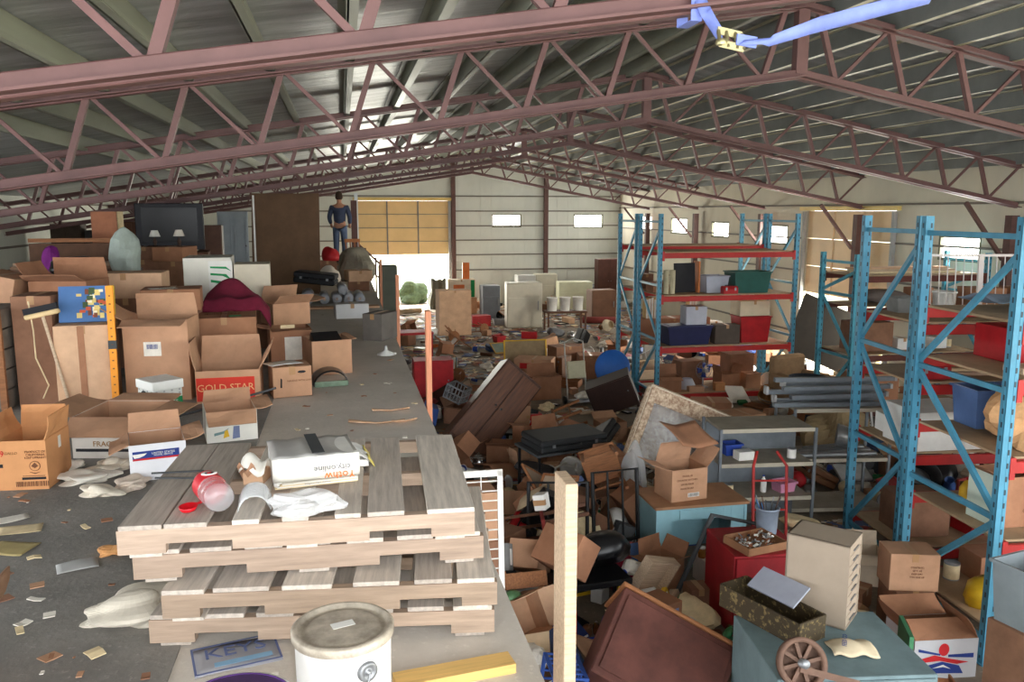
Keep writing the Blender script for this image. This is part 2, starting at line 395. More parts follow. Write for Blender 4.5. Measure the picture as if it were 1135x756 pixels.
# outside ground and light
GRASS = M((212,210,182), .95, .25, 2, name='sunlit_grass'); 
mb = MB(); mb.box((160, 120, .1), (20, YE+60.3, -.12), GRASS); mb.box((100, YE+40, .1), (XR+50.4, YE/2-20, -.12), GRASS); struct(mb, 'ground_outside', 'sunlit ground outside the doors')
W = bpy.data.worlds.new('sky'); scn.world = W; W.use_nodes = True
bg = W.node_tree.nodes['Background']; bg.inputs['Color'].default_value = (.93, .97, 1.0, 1); bg.inputs['Strength'].default_value = 4.0
def lamp(name, kind, loc, rot, energy, col=(1,1,1), size=None, size_y=None):
    d = bpy.data.lights.new(name, kind); d.energy = energy; d.color = col
    if size and kind == 'AREA':
        d.size = size
        if size_y: d.shape = 'RECTANGLE'; d.size_y = size_y
    elif size: d.shadow_soft_size = size
    o = bpy.data.objects.new(name, d); COL.objects.link(o); o.location = loc; o.rotation_euler = rot; return o
sun = lamp('sun', 'SUN', (0, 0, 30), (R(-48), R(12), 0), 8.0, (1,.95,.85)); sun.data.angle = R(1)
flash = lamp('camera_flash', 'SPOT', (.05, -.02, 3.86), (PI/2-R(10), 0, -YAW), 72, (1,.97,.96), .04); flash.data.spot_size = R(140); flash.data.spot_blend = .5
lamp('daylight_end_door', 'AREA', (2.3, YE+.3, 1.0), (R(-90), 0, 0), 420, (1,.98,.86), 3.4, 1.9)
lamp('daylight_right_door', 'AREA', (XR+.3, (RD[0]+RD[1])/2, RB/2), (0, R(90), 0), 380, (1,.98,.86), RB, yb)
for i, r in enumerate(RW): lamp('daylight_window', 'AREA', (XR-.03, (r[0]+r[1])/2, (r[2]+r[3])/2), (0, R(90), 0), 30, (1,.98,.92), r[3]-r[2], r[1]-r[0])
for i, r in enumerate(EW): lamp('daylight_window', 'AREA', ((r[0]+r[1])/2, YE-.03, (r[2]+r[3])/2), (R(-90), 0, 0), 30, (1,.98,.92), r[1]-r[0], r[3]-r[2])
vs_ = scn.view_settings; vs_.view_transform = 'Standard'; vs_.look = 'None'; vs_.gamma = 1; vs_.use_curve_mapping = False; vs_.exposure = 0.93
scn.display_settings.display_device = 'sRGB'
scn.cycles.use_denoising = True; scn.cycles.max_bounces = 8; scn.cycles.diffuse_bounces = 5; scn.cycles.transparent_max_bounces = 12
scn.cycles.sample_clamp_indirect = 6

# ------------------------------------------------------------------ things that come in many copies
FACE = {'f': (PI/2,0,0), 'b': (PI/2,0,PI), 'l': (PI/2,0,-PI/2), 'r': (PI/2,0,PI/2), 't': (0,0,0)}
def fpos(dim, face, u, v, off=.001):
    w, d, h = dim
    return {'f': (u, -d/2-off, h/2+v), 'b': (-u, d/2+off, h/2+v), 'l': (-w/2-off, -u, h/2+v), 'r': (w/2+off, u, h/2+v), 't': (u, v, h+off)}[face]
def decal(p, dim, face, u, v, w, h, mat, name='printed_panel', off=.0015, ang=0):
    mb = MB(); mb.box((w, h, .002), (0,0,0), mat); o = mb.obj(name, p); o.location = fpos(dim, face, u, v, off)
    o.rotation_euler = (Euler(FACE[face]).to_matrix() @ Euler((0,0,R(ang))).to_matrix()).to_euler(); return o
def shape(p, dim, face, polys, name='printed_emblem', off=.003):   # polys: [(points, material)] in face u,v
    mb = MB()
    for i, (pts, mat) in enumerate(polys): mb.prism([(x, y) for x, y in pts], -.0006-.0006*i, .0006, mat, T=Matrix.Rotation(-PI/2, 4, 'X'))
    o = mb.obj(name, p); o.location = fpos(dim, face, 0, 0, off); o.rotation_euler = FACE[face]; return o
def dtext(p, dim, face, u, v, body, size, mat, ang=0, off=.003, name='lettering', align='CENTER'):
    o = text(p, body, size, fpos(dim, face, u, v, off), (0,0,0), mat, name, align)
    o.rotation_euler = (Euler(FACE[face]).to_matrix() @ Euler((0,0,R(ang))).to_matrix()).to_euler(); return o
def barcode(p, dim, face, u, v, w, h, mat=None, bg=None, name='barcode_label'):
    r_ = random.Random(int(abs(u)*991+w*7177)); mb = MB()
    if bg: mb.box((w*1.12, h*1.25, .001), (0,0,-.0008), bg)
    x = -w/2
    while x < w/2:
        q = w*r_.choice((.012,.02,.032)); mb.box((q, h, .001), (min(x+q/2, w/2), 0, 0), mat or INKB); x += q+w*r_.choice((.014,.022,.03))
    o = mb.obj(name, p); o.location = fpos(dim, face, u, v, .003); o.rotation_euler = FACE[face]; return o
def carton(w, d, h, mat=None, flaps=None, tape=True, name='cardboard_box', inner=None, fl=None, fmat=None):
    mat = mat or CB[0]; t = .006; r = root(name); mb = MB()
    if flaps is None:
        mb.box((w, d, h), (0,0,h/2), mat, ch=.004); mb.obj('body', r)
        if tape:
            q = MB(); q.box((.055, d+.002, .0015), (0,0,h+.0006), TAPE); q.box((.055, .0015, min(.07, h*.3)), (0,-d/2-.0008,h-min(.07, h*.3)/2), TAPE); q.obj('tape', r)
    else:
        im = inner or mat
        mb.box((w, t, h), (0,-d/2+t/2,h/2), mat); mb.box((w, t, h), (0,d/2-t/2,h/2), mat)
        mb.box((t, d-2*t, h), (-w/2+t/2,0,h/2), mat); mb.box((t, d-2*t, h), (w/2-t/2,0,h/2), mat); mb.box((w-2*t, d-2*t, t), (0,0,t/2+.001), im)
        if inner:
            mb.box((w-2*t, .001, h-.004), (0,-d/2+t+.0006,h/2), im); mb.box((w-2*t, .001, h-.004), (0,d/2-t-.0006,h/2), im)
            mb.box((.001, d-2*t, h-.004), (-w/2+t+.0006,0,h/2), im); mb.box((.001, d-2*t, h-.004), (w/2-t-.0006,0,h/2), im)
        mb.obj('body', r); L = fl or min(w, d)/2
        for s, a in flaps.items():
            a = R(a); q = MB(); c, s_ = math.cos(a), math.sin(a); ww = (w if s in 'fb' else d)-.006; kk = .004
            q.grid(lambda u, v: ((u-.5)*ww*(1-.06*v), v*L, .012*math.sin(v*3)*math.sin(u*5+L*9)), 4, 3, fmat or mat, thick=.005, smooth=False)
            o = q.obj('flap', r)
            zr = {'f': 0, 'b': PI, 'l': -PI/2, 'r': PI/2}[s]
            o.matrix_local = Matrix.Translation({'f': (0,-d/2+kk,h), 'b': (0,d/2-kk,h), 'l': (-w/2+kk,0,h), 'r': (w/2-kk,0,h)}[s]) @ Matrix.Rotation(zr, 4, 'Z') @ Matrix.Rotation(a, 4, 'X')
    return r
def flat_card(w, d, mat=None, bend=.12, name='flattened_cardboard'):
    mb = MB(); mb.grid(lambda u, v: ((u-.5)*w, (v-.5)*d, .012+abs(u-.5)*2*bend*w+.012*math.sin(v*4+u*2)), 10, 6, mat or CB[1], thick=.006); return mb.obj(name)
def paper(w, d, mat=None, seed=1, amp=.012, name='paper_sheet'):
    q = random.Random(seed); a, b, c = [q.uniform(0, 6) for _ in range(3)]
    mb = MB(); mb.grid(lambda u, v: ((u-.5)*w, (v-.5)*d, .004+amp*(.5+.5*math.sin(u*4+a))*(.5+.5*math.sin(v*3+b))), 7, 7, mat or PAPER, thick=.0015); return mb.obj(name)
def crumple(rx, ry, rz, mat, seed=1, amp=.28, name='crumpled_paper', nu=18, nv=10, flat=True):
    q = random.Random(seed); ph = [[q.uniform(-1,1) for _ in range(3)]+[q.uniform(0,6.3)] for _ in range(7)]
    def fn(u, v):
        a, b = u*2*PI, v*PI; n = (math.cos(a)*math.sin(b), math.sin(a)*math.sin(b), math.cos(b))
        f = 1+amp*sum(math.sin((n[0]*p[0]+n[1]*p[1]+n[2]*p[2])*5.5+p[3]) for p in ph)/3.2
        z = n[2]*f*rz
        return (n[0]*f*rx, n[1]*f*ry, max(z, -rz*.55)+rz*.55)
    mb = MB(); vs = []; fs = []
    for j in range(nv+1):
        for i in range(nu): vs.append(fn(i/nu, j/nv))
    for j in range(nv):
        for i in range(nu): fs.append((j*nu+(i+1) % nu, j*nu+i, (j+1)*nu+i, (j+1)*nu+(i+1) % nu))
    mb.add(vs, fs, mat, None, not flat); return mb.obj(name)
def book(w, d, h, mat, name='book'):
    r = root(name); mb = MB(); mb.box((w, d, .003), (0,0,.0015), mat); mb.box((w, d, .003), (0,0,h-.0015), mat); mb.box((.004, d, h), (-w/2+.002,0,h/2), mat); mb.obj('cover', r)
    mb = MB(); mb.box((w-.008, d-.008, h-.006), (.002,0,h/2), PAPER); mb.obj('pages', r); return r
def frame(w, h, mat, pic, t=.03, name='picture_frame', b=.03):
    r = root(name); mb = MB()
    for x in (-1,1): mb.box((b, h, t), (x*(w-b)/2,0,t/2), mat, ch=.004)
    for y in (-1,1): mb.box((w-2*b, b, t), (0,y*(h-b)/2,t/2), mat, ch=.004)
    mb.obj('frame', r); mb = MB(); mb.box((w-2*b, h-2*b, .006), (0,0,.012), pic); mb.obj('picture', r); return r
def plank(l, w, t, mat=None, name='wooden_plank'): mb = MB(); mb.box((l, w, t), (0,0,t/2), mat or WOOD, ch=.003); return mb.obj(name)
def tub(w, d, h, mat, lid=None, name='plastic_tub'):
    r = root(name); mb = MB(); t = .006; k = .86
    def ring(sc, z, o=0): return [(-w/2*sc+o,-d/2*sc+o,z),(w/2*sc-o,-d/2*sc+o,z),(w/2*sc-o,d/2*sc-o,z),(-w/2*sc+o,d/2*sc-o,z)]
    vs = ring(k,0)+ring(1,h)+ring(1,h,t)+ring(k,t,t); fs = [(3,2,1,0)]
    for a in (0,4,8): fs += [(a+i, a+(i+1) % 4, a+4+(i+1) % 4, a+4+i) for i in range(4)]
    fs.append((12,13,14,15)); mb.add(vs, fs, mat)
    for y in (-1,1): mb.box((w+.03, .018, .022), (0,y*(d/2+.006),h-.011), mat)
    for x in (-1,1): mb.box((.018, d, .022), (x*(w/2+.006),0,h-.011), mat)
    mb.obj('body', r)
    if lid: q = MB(); q.box((w+.03, d+.03, .018), (0,0,h+.009), lid, ch=.006); q.box((w*.8, d*.8, .008), (0,0,h+.02), lid); q.obj('lid', r)
    return r
def bucket(rt, h, mat, handle=True, lid=None, name='bucket', fill=None):
    r = root(name); mb = MB(); rb = rt*.85
    mb.lathe([(rb,0),(rt,h),(rt+.006,h),(rt+.006,h-.02),(rt-.004,h-.02)][:4]+[(rt-.006,h-.001),(rb-.005,.008),(0,.008)], mat, 24); mb.obj('body', r)
    if lid: q = MB(); q.lathe([(rt+.008,h-.012),(rt+.008,h+.008),(rt-.01,h+.008),(rt-.014,h+.002),(0,h+.002)], lid, 24); q.obj('lid', r)
    if fill: q = MB(); q.lathe([(rt-.012,h*.8),(0,h*.82)], fill, 20); q.obj('contents', r)
    if handle:
        q = MB(); q.tube([(rt*1.03*math.cos(a), -.35*rt*math.sin(a), h-.03-rt*.9*math.sin(a)) for a in [PI*i/10 for i in range(11)]], .0025, STEEL, 5); q.obj('handle', r)
    return r
def bottle(rd, h, mat, cap=None, label=None, name='bottle'):
    r = root(name); mb = MB(); mb.lathe([(rd*.9,0),(rd,.01),(rd,h*.6),(rd*.85,h*.7),(rd*.32,h*.84),(rd*.32,h*.93)], mat, 16); mb.obj('body', r)
    q = MB(); q.lathe([(rd*.38,h*.92),(rd*.38,h),(0,h)], cap or WHITE, 12); q.obj('cap', r)
    if label: q = MB(); q.lathe([(rd*1.015,h*.2),(rd*1.015,h*.5)], label, 16); q.obj('label', r)
    return r
def can(rd, h, mat, label=None, name='tin_can'):
    r = root(name); mb = MB(); mb.lathe([(rd,0),(rd,h),(rd*.94,h),(rd*.92,h-.005),(0,h-.005)], mat, 18); mb.obj('body', r)
    if label: q = MB(); q.lathe([(rd*1.012,h*.08),(rd*1.012,h*.92)], label, 18); q.obj('label', r)
    return r
def lampshade(r1, r2, h, mat, name='lamp_shade'):
    mb = MB(); mb.lathe([(r2,0),(r1,h),(r1-.004,h),(r2-.004,0),(r2,0)][:4]+[(r2,0)], mat, 24); return mb.obj(name)
def chair(mat, fab=None, name='wooden_chair'):
    r = root(name); w, d, sh, bh = .42, .42, .45, .9
    mb = MB(); mb.box((w, d, .035), (0,0,sh), fab or mat, ch=.012); mb.obj('seat', r)
    for x in (-1,1):
        q = MB(); q.bar((x*.17,-.17,sh-.02), (x*.19,-.19,0), .035, .035, mat); q.obj('leg', r)
        q = MB(); q.bar((x*.17,.17,sh-.02), (x*.19,.21,0), .035, .035, mat); q.obj('leg', r)
    q = MB()
    for x in (-.18,-.06,.06,.18): q.bar((x,.18,sh), (x,.24,bh-.05), .028, .02, mat)
    q.bar((-.21,.24,bh-.04), (.21,.24,bh-.04), .025, .09, mat, ch=.01); q.obj('backrest', r)
    q = MB(); q.bar((-.18,-.18,.18), (.18,-.18,.18), .02, .02, mat); q.bar((-.18,.19,.18), (.18,.19,.18), .02, .02, mat); q.obj('stretcher', r); return r
def drawer(w, d, h, mat, knob=None, name='drawer_box'):
    r = root(name); mb = MB(); t = .014
    mb.box((w-.03, d, .008), (0,0,.012), mat)
    for x in (-1,1): mb.box((t, d, h*.85), (x*(w/2-.02),0,h*.425), mat)
    mb.box((w-.03, t, h*.85), (0,d/2-t/2,h*.425), mat); mb.obj('body', r)
    q = MB(); q.box((w, .02, h), (0,-d/2-.01,h/2), mat, ch=.004); q.obj('front_panel', r)
    q = MB(); q.lathe([(.006,0),(.006,.012),(.016,.02),(.014,.03),(0,.032)], knob or STEEL, 12, T=Matrix.Translation((0,-d/2-.02,h/2)) @ Matrix.Rotation(PI/2, 4, 'X')); q.obj('knob', r); return r
def milk_crate(w, h, mat, name='plastic_crate'):
    mb = MB(); n = 5
    for k in range(4):
        T = Matrix.Rotation(k*PI/2, 4, 'Z')
        mb.box((w, .012, .03), (0,-w/2,h-.015), mat, T=T); mb.box((w, .012, .03), (0,-w/2,.015), mat, T=T); mb.box((w, .01, .02), (0,-w/2,h*.5), mat, T=T)
        for i in range(n+1): mb.box((.016, .012, h), (-w/2+w*i/n,-w/2,h/2), mat, T=T)
    for i in range(n): mb.box((w, .02, .006), (0,-w/2+w*(i+.5)/n,.004), mat); mb.box((.02, w, .006), (-w/2+w*(i+.5)/n,0,.006), mat)
    return mb.obj(name)
def toolbox(w, d, h, mat, trim=None, name='toolbox'):
    r = root(name); mb = MB(); mb.box((w, d, h*.62), (0,0,h*.31), mat, ch=.006); mb.obj('body', r)
    q = MB(); q.prism([(-d/2,0),(d/2,0),(d/2-.02,h*.22),(d*.2,h*.3),(-d*.2,h*.3),(-d/2+.02,h*.22)], -w/2, w/2, mat, T=Matrix.Translation((0,0,h*.63)) @ Matrix.Rotation(PI/2, 4, 'Z')); q.obj('lid', r)
    q = MB(); q.tube([(-.09,0,h*.92),(-.09,0,h*1.02),(.09,0,h*1.02),(.09,0,h*.92)], .009, trim or BLACKP, 6); q.obj('handle', r)
    for x in (-1,1): q = MB(); q.box((.03, .012, .06), (x*w*.3,-d/2-.006,h*.6), STEEL); q.obj('latch', r)
    return r
def sack(rx, ry, rz, mat, seed=1, name='garbage_bag'):
    o = crumple(rx, ry, rz, mat, seed, .16, name, 20, 12, False); return o
def cushion(w, d, h, mat, name='cushion'):
    mb = MB()
    def fn(s):
        return lambda u, v: ((u-.5)*w, (v-.5)*d, h/2+s*h/2*max(0, (math.sin(u*PI)*math.sin(v*PI)))**.4)
    n = 9; A = fn(1); B = fn(-1); mb.grid(A, n, n, mat); vs = len(mb.v); mb.grid(lambda u, v: B(1-u, v), n, n, mat); return mb.obj(name)
def monitor(w, d, h, mat, name='old_monitor', scr=None):
    r = root(name); mb = MB(); mb.box((w, d*.35, h), (0,-d*.3,h/2+.04), mat, ch=.012)
    mb.add([(-w/2+.01,-d*.13,.05),(w/2-.01,-d*.13,.05),(w/2-.01,-d*.13,h+.03),(-w/2+.01,-d*.13,h+.03),(-w*.28,d*.48,.1),(w*.28,d*.48,.1),(w*.28,d*.48,h*.8),(-w*.28,d*.48,h*.8)],
           [(0,1,5,4),(1,2,6,5),(2,3,7,6),(3,0,4,7),(4,5,6,7)], mat); mb.obj('case', r)
    q = MB(); q.box((w*.82, .01, h*.74), (0,-d*.475-.002,h*.54+.04), scr or BLACKP, ch=.004); q.obj('screen', r)
    q = MB(); q.box((w*.5, d*.5, .04), (0,-d*.1,.02), mat); q.obj('stand', r); return r
def deck(w, d, h, mat, name='tape_deck', front=None):
    r = root(name); mb = MB(); mb.box((w, d, h), (0,0,h/2+.008), mat, ch=.004); mb.obj('case', r)
    q = MB(); q.box((w*.98, .006, h*.9), (0,-d/2-.002,h/2+.008), front or BLACKP); q.obj('front_panel', r)
    for x in (.3,.38): q = MB(); q.lathe([(.012,0),(.012,.012),(0,.012)], STEEL, 10, T=Matrix.Translation((w*x,-d/2-.004,h/2)) @ Matrix.Rotation(PI/2, 4, 'X')); q.obj('knob', r)
    q = MB()
    for x in (-1,1):
        for y in (-1,1): q.box((.03, .03, .008), (x*w*.4,y*d*.4,.004), BLACKP)
    q.obj('feet', r); return r
def basket(rt, h, mat, handle=True, name='wicker_basket'):
    r = root(name); mb = MB()
    pr = []
    for i in range(9): z = h*i/8; pr += [(rt*(.78+.22*i/8)+(.006 if i % 2 else 0), z)]
    mb.lathe(pr+[(rt*.95,h-.002),(rt*.74,.01),(0,.01)], mat, 18, smooth=False); mb.obj('body', r)
    if handle: q = MB(); q.tube([(rt*math.cos(a), 0, h-.01+rt*1.0*math.sin(a)) for a in [PI*i/10 for i in range(11)]], .01, mat, 6); q.obj('handle', r)
    return r
def pipe(l, rd, mat, name='metal_pipe'):
    mb = MB(); mb.tube([(-l/2,0,rd),(l/2,0,rd)], rd, mat, 10); return mb.obj(name)
def tray(w, d, mat, name='serving_tray'):
    mb = MB(); mb.box((w, d, .006), (0,0,.004), mat)
    for y in (-1,1): mb.bar((-w/2,y*d/2,.004), (w/2,y*d/2,.03), .006, .03, mat); mb.box((w, .012, .03), (0,y*d/2,.016), mat)
    for x in (-1,1): mb.box((.012, d, .03), (x*w/2,0,.016), mat)
    return mb.obj(name)
def jug(rd, h, mat, cap=None, name='plastic_jug'):
    r = root(name); mb = MB(); mb.lathe([(rd*.95,0),(rd,.01),(rd,h*.6),(rd*.5,h*.86),(rd*.28,h*.9),(rd*.28,h*.95)], mat, 16, sx=1, sy=.8); mb.obj('body', r)
    q = MB(); q.tube([(rd*.3,0,h*.85),(rd*.8,0,h*.86),(rd*1.02,0,h*.7),(rd*.95,0,h*.5)], .012, mat, 6); q.obj('handle', r)
    q = MB(); q.lathe([(rd*.33,h*.93),(rd*.33,h),(0,h)], cap or RED, 12); q.obj('cap', r); return r
def pot(rd, h, mat, lid=True, name='cooking_pot'):
    r = root(name); mb = MB(); mb.lathe([(rd*.92,0),(rd,.015),(rd,h),(rd-.004,h),(rd-.006,.012),(0,.012)], mat, 20); mb.obj('body', r)
    for x in (-1,1): q = MB(); q.tube([(x*rd,-.04,h*.75),(x*(rd+.035),-.03,h*.78),(x*(rd+.035),.03,h*.78),(x*rd,.04,h*.75)], .006, BLACKP, 6); q.obj('handle', r)
    if lid: q = MB(); q.lathe([(rd+.004,h),(rd*.7,h+.02),(.015,h+.03),(.018,h+.05),(0,h+.055)], mat, 20); q.obj('lid', r)
    return r
def speaker(w, d, h, mat, name='loudspeaker'):
    r = root(name); mb = MB(); mb.box((w, d, h), (0,0,h/2), mat, ch=.006); mb.obj('cabinet', r)
    for z, rr in ((.34, .36), (.76, .18)):
        q = MB(); q.lathe([(w*rr*1.1,0),(w*rr*1.1,.01),(w*rr,.008),(w*rr*.4,.001),(w*rr*.3,.008),(0,.012)], BLACKP, 20, T=Matrix.Translation((0,-d/2,h*z)) @ Matrix.Rotation(PI/2, 4, 'X')); q.obj('cone', r)
    return r
def fan(name='desk_fan', mat=None):
    r = root(name); m = mat or LGREY; q = MB(); q.lathe([(.11,0),(.11,.02),(.03,.035),(.018,.06),(.018,.2),(0,.2)], m, 18); q.obj('base', r)
    T = Matrix.Translation((0,-.02,.36)) @ Matrix.Rotation(PI/2, 4, 'X'); q = MB()
    for rr, z in ((.19,0),(.15,.05),(.15,-.05),(.08,.065),(.08,-.065)): q.tube([tuple(T @ Vector((rr*math.cos(a), rr*math.sin(a), z))) for a in [2*PI*i/24 for i in range(24)]], .003, STEEL, 5, closed=True)
    for i in range(16): a = 2*PI*i/16; q.tube([tuple(T @ Vector((p*math.cos(a), p*math.sin(a), z))) for p, z in ((.03,.07),(.15,.05),(.19,0),(.15,-.05),(.03,-.07))], .002, STEEL, 4)
    q.obj('cage', r); q = MB()
    for i in range(4):
        A = T @ Matrix.Rotation(i*PI/2, 4, 'Z'); q.grid(lambda u, v: (.03+.12*u, (v-.5)*(.05+.06*u), .03*(v-.5)), 4, 4, BLUE, A, .002)
    q.obj('blade', r); q = MB(); q.lathe([(.045,-.1),(.05,-.02),(.02,.02),(0,.02)], m, 14, T=T @ Matrix.Rotation(PI, 4, 'X')); q.bar((0,0,.18), (0,.04,.36), .03, .03, m); q.obj('motor', r); return r
def tyre(rd, w, name='rubber_tyre', hub=None):
    r = root(name); q = MB(); q.lathe([(rd*.62,0),(rd*.9,0),(rd,w*.2),(rd,w*.8),(rd*.9,w),(rd*.62,w),(rd*.58,w*.5),(rd*.62,0)], M((40,40,42), .85, .15, 8), 26); q.obj('tread', r)
    q = MB(); q.lathe([(rd*.6,w*.3),(rd*.5,w*.45),(rd*.2,w*.5),(.0,w*.55)], hub or STEEL, 20); q.lathe([(rd*.6,w*.3),(rd*.3,w*.25),(0,w*.25)][::-1], hub or STEEL, 20); q.obj('rim', r); return r
def suitcase(w, d, h, mat, name='suitcase'):
    r = root(name); q = MB(); q.box((w, d, h*.5-.003), (0,0,h*.25), mat, ch=.02); q.obj('body', r); q = MB(); q.box((w, d, h*.5-.003), (0,0,h*.75), mat, ch=.02); q.obj('lid', r)
    q = MB(); q.tube([(-.08,-d/2,h/2),(-.07,-d/2-.04,h/2),(.07,-d/2-.04,h/2),(.08,-d/2,h/2)], .009, BLACKP, 6); q.obj('handle', r)
    for x in (-1,1): q = MB(); q.box((.04, .01, .04), (x*w*.32,-d/2-.003,h/2), STEEL); q.obj('latch', r)
    return r
def stool(mat, h=.55, name='wooden_stool', top=None):
    r = root(name); q = MB(); q.lathe([(.15,h-.03),(.165,h-.02),(.165,h-.004),(.15,h),(0,h)], top or mat, 20); q.obj('seat', r)
    for i in range(4): a = PI/4+i*PI/2; q = MB(); q.tube([(.1*math.cos(a),.1*math.sin(a),h-.03),(.19*math.cos(a),.19*math.sin(a),0)], .016, mat, 8); q.obj('leg', r)
    q = MB(); q.tube([(.145*math.cos(a),.145*math.sin(a),h*.42) for a in [PI/4+i*PI/2 for i in range(4)]], .009, mat, 6, closed=True, smooth=False); q.obj('stretcher', r); return r
def vase(h, mat, name='vase'):
    q = MB(); q.lathe([(h*.18,0),(h*.3,h*.25),(h*.34,h*.45),(h*.2,h*.75),(h*.13,h*.88),(h*.2,h),(h*.18,h),(h*.11,h*.88),(h*.16,h*.7),(0,h*.6)], mat, 20); return q.obj(name)
def coil(rd, mat, name='cable_coil', n=5):
    q = MB(); pts = []
    for i in range(n*14): a = 2*PI*i/14; rr = rd*(.85+.15*math.sin(i*1.7)); pts.append((rr*math.cos(a), rr*math.sin(a), .012+.006*(i % 9)/2+.008*(i//14)))
    q.tube(pts, .008, mat, 5); return q.obj(name)
def ball(rd, mat, name='ball'):
    q = MB(); q.lathe([(rd*math.sin(PI*i/10), rd-rd*math.cos(PI*i/10)) for i in range(11)], mat, 18); return q.obj(name)
def magazines(w, d, n, name='stack_of_magazines', seed=1):
    r = root(name); q_ = random.Random(seed); z = 0
    for i in range(n):
        h = q_.uniform(.006,.014); q = MB(); q.box((w, d, h-.001), (q_.uniform(-.02,.02),q_.uniform(-.02,.02),z+h/2), q_.choice(MAGS), rot=(0,0,q_.uniform(-.2,.2))); q.obj('magazine', r); z += h
    return r
MAGS = [M(c, .5, .1, 3) for c in ((200,196,188),(60,90,140),(160,60,50),(214,190,120),(90,110,90))]
def carpet_roll(l, rd, mat, name='carpet_roll'):
    q = MB(); pts = [(rd*(1-.6*t/40)*math.cos(t*.62), rd*(1-.6*t/40)*math.sin(t*.62)) for t in range(40)]
    q.lathe([(rd*.25,-l/2),(rd,-l/2),(rd,l/2),(rd*.25,l/2),(rd*.25,-l/2)], mat, 20, T=Matrix.Translation((0,0,rd)) @ Matrix.Rotation(PI/2, 4, 'Y')); return q.obj(name)
def wire_basket(w, d, h, mat, name='wire_basket'):
    q = MB(); n = 6
    for z in (.004, h*.35, h*.7, h): q.tube([(-w/2,-d/2,z),(w/2,-d/2,z),(w/2,d/2,z),(-w/2,d/2,z)], .003 if z < h else .005, mat, 4, closed=True, smooth=False)
    for i in range(n+1):
        x = -w/2+w*i/n; q.tube([(x,-d/2,h),(x,-d/2,.004),(x,d/2,.004),(x,d/2,h)], .0025, mat, 4, smooth=False)
        y = -d/2+d*i/n; q.tube([(-w/2,y,h),(-w/2,y,.004),(w/2,y,.004),(w/2,y,h)], .0025, mat, 4, smooth=False)
    return q.obj(name)
def table_lamp(mat, shade, name='table_lamp'):
    r = root(name); q = MB(); q.lathe([(.09,0),(.09,.02),(.03,.04),(.06,.1),(.07,.17),(.03,.26),(.012,.3),(.012,.4),(0,.4)], mat, 18); q.obj('base', r)
    q = MB(); q.lathe([(.19,.34),(.11,.56),(.108,.56),(.187,.34),(.19,.34)], shade, 20); q.obj('shade', r); return r
def organiser(w, d, h, nx, nz, mat, dm, name='parts_organiser'):
    r = root(name); q = MB(); t = .012
    q.box((w, d, t), (0,0,t/2), mat); q.box((w, d, t), (0,0,h-t/2), mat); q.box((w, t, h), (0,d/2-t/2,h/2), mat)
    for x in (-1,1): q.box((t, d, h), (x*(w-t)/2,0,h/2), mat)
    q.obj('case', r)
    for i in range(nx):
        for k in range(nz):
            x = -w/2+t+(w-2*t)*(i+.5)/nx; z = t+(h-2*t)*(k+.5)/nz; q = MB(); q.box(((w-2*t)/nx-.006, d-.02, (h-2*t)/nz-.006), (x,-.006,z), dm, ch=.003); o = q.obj('drawer', r)
            q = MB(); q.box(((w-2*t)/nx*.4, .012, .008), (x,-d/2-.0,z-.01), mat); q.obj('handle', o)
    return r
def folding_chair(mat, name='metal_folding_chair'):
    r = root(name); q = MB(); q.box((.4, .38, .02), (0,0,.44), mat, ch=.008); q.obj('seat', r); q = MB(); q.box((.4, .015, .2), (0,.27,.78), mat, ch=.006); q.obj('backrest', r)
    for x in (-.2,.2): q = MB(); q.tube([(x,-.24,0),(x,.28,.9)], .011, STEEL, 6); q.obj('leg', r); q = MB(); q.tube([(x*.94,.24,0),(x*.94,-.16,.44)], .011, STEEL, 6); q.obj('leg', r)
    return r
def binder(mat, name='ring_binder'):
    r = root(name); q = MB(); q.box((.26, .3, .004), (0,0,.002), mat); q.box((.26, .3, .004), (0,0,.062), mat); q.box((.004, .3, .064), (-.13,0,.032), mat); q.obj('cover', r); q = MB(); q.box((.22, .28, .03), (.01,0,.02), WHITE); q.obj('pages', r); return r
def board(w, d, t, mat, name='loose_board'): q = MB(); q.box((w, d, t), (0,0,t/2), mat, ch=.002); return q.obj(name)
def cabinet_box(w, d, h, mat, name='cabinet', doors=2, knobm=None, dmat=None, feet=.05):
    r = root(name); q = MB(); q.box((w, d, h-feet), (0,0,feet+(h-feet)/2), mat, ch=.006)
    if feet:
        for x in (-1,1):
            for y in (-1,1): q.box((.05, .05, feet), (x*(w/2-.04),y*(d/2-.04),feet/2), mat)
    q.obj('body', r)
    for i in range(doors):
        ww = (w-.03)/doors; x = -w/2+.015+ww*(i+.5); q = MB(); q.box((ww-.008, .018, h-feet-.04), (x,-d/2-.009,feet+(h-feet)/2), dmat or mat, ch=.005); o = q.obj('door', r)
        q = MB(); q.lathe([(.007,0),(.007,.012),(.015,.02),(0,.028)], knobm or STEEL, 10, T=Matrix.Translation((x+ww*.38*(1 if i == 0 else -1),-d/2-.018,feet+(h-feet)*.55)) @ Matrix.Rotation(PI/2, 4, 'X')); q.obj('handle', o)
    return r

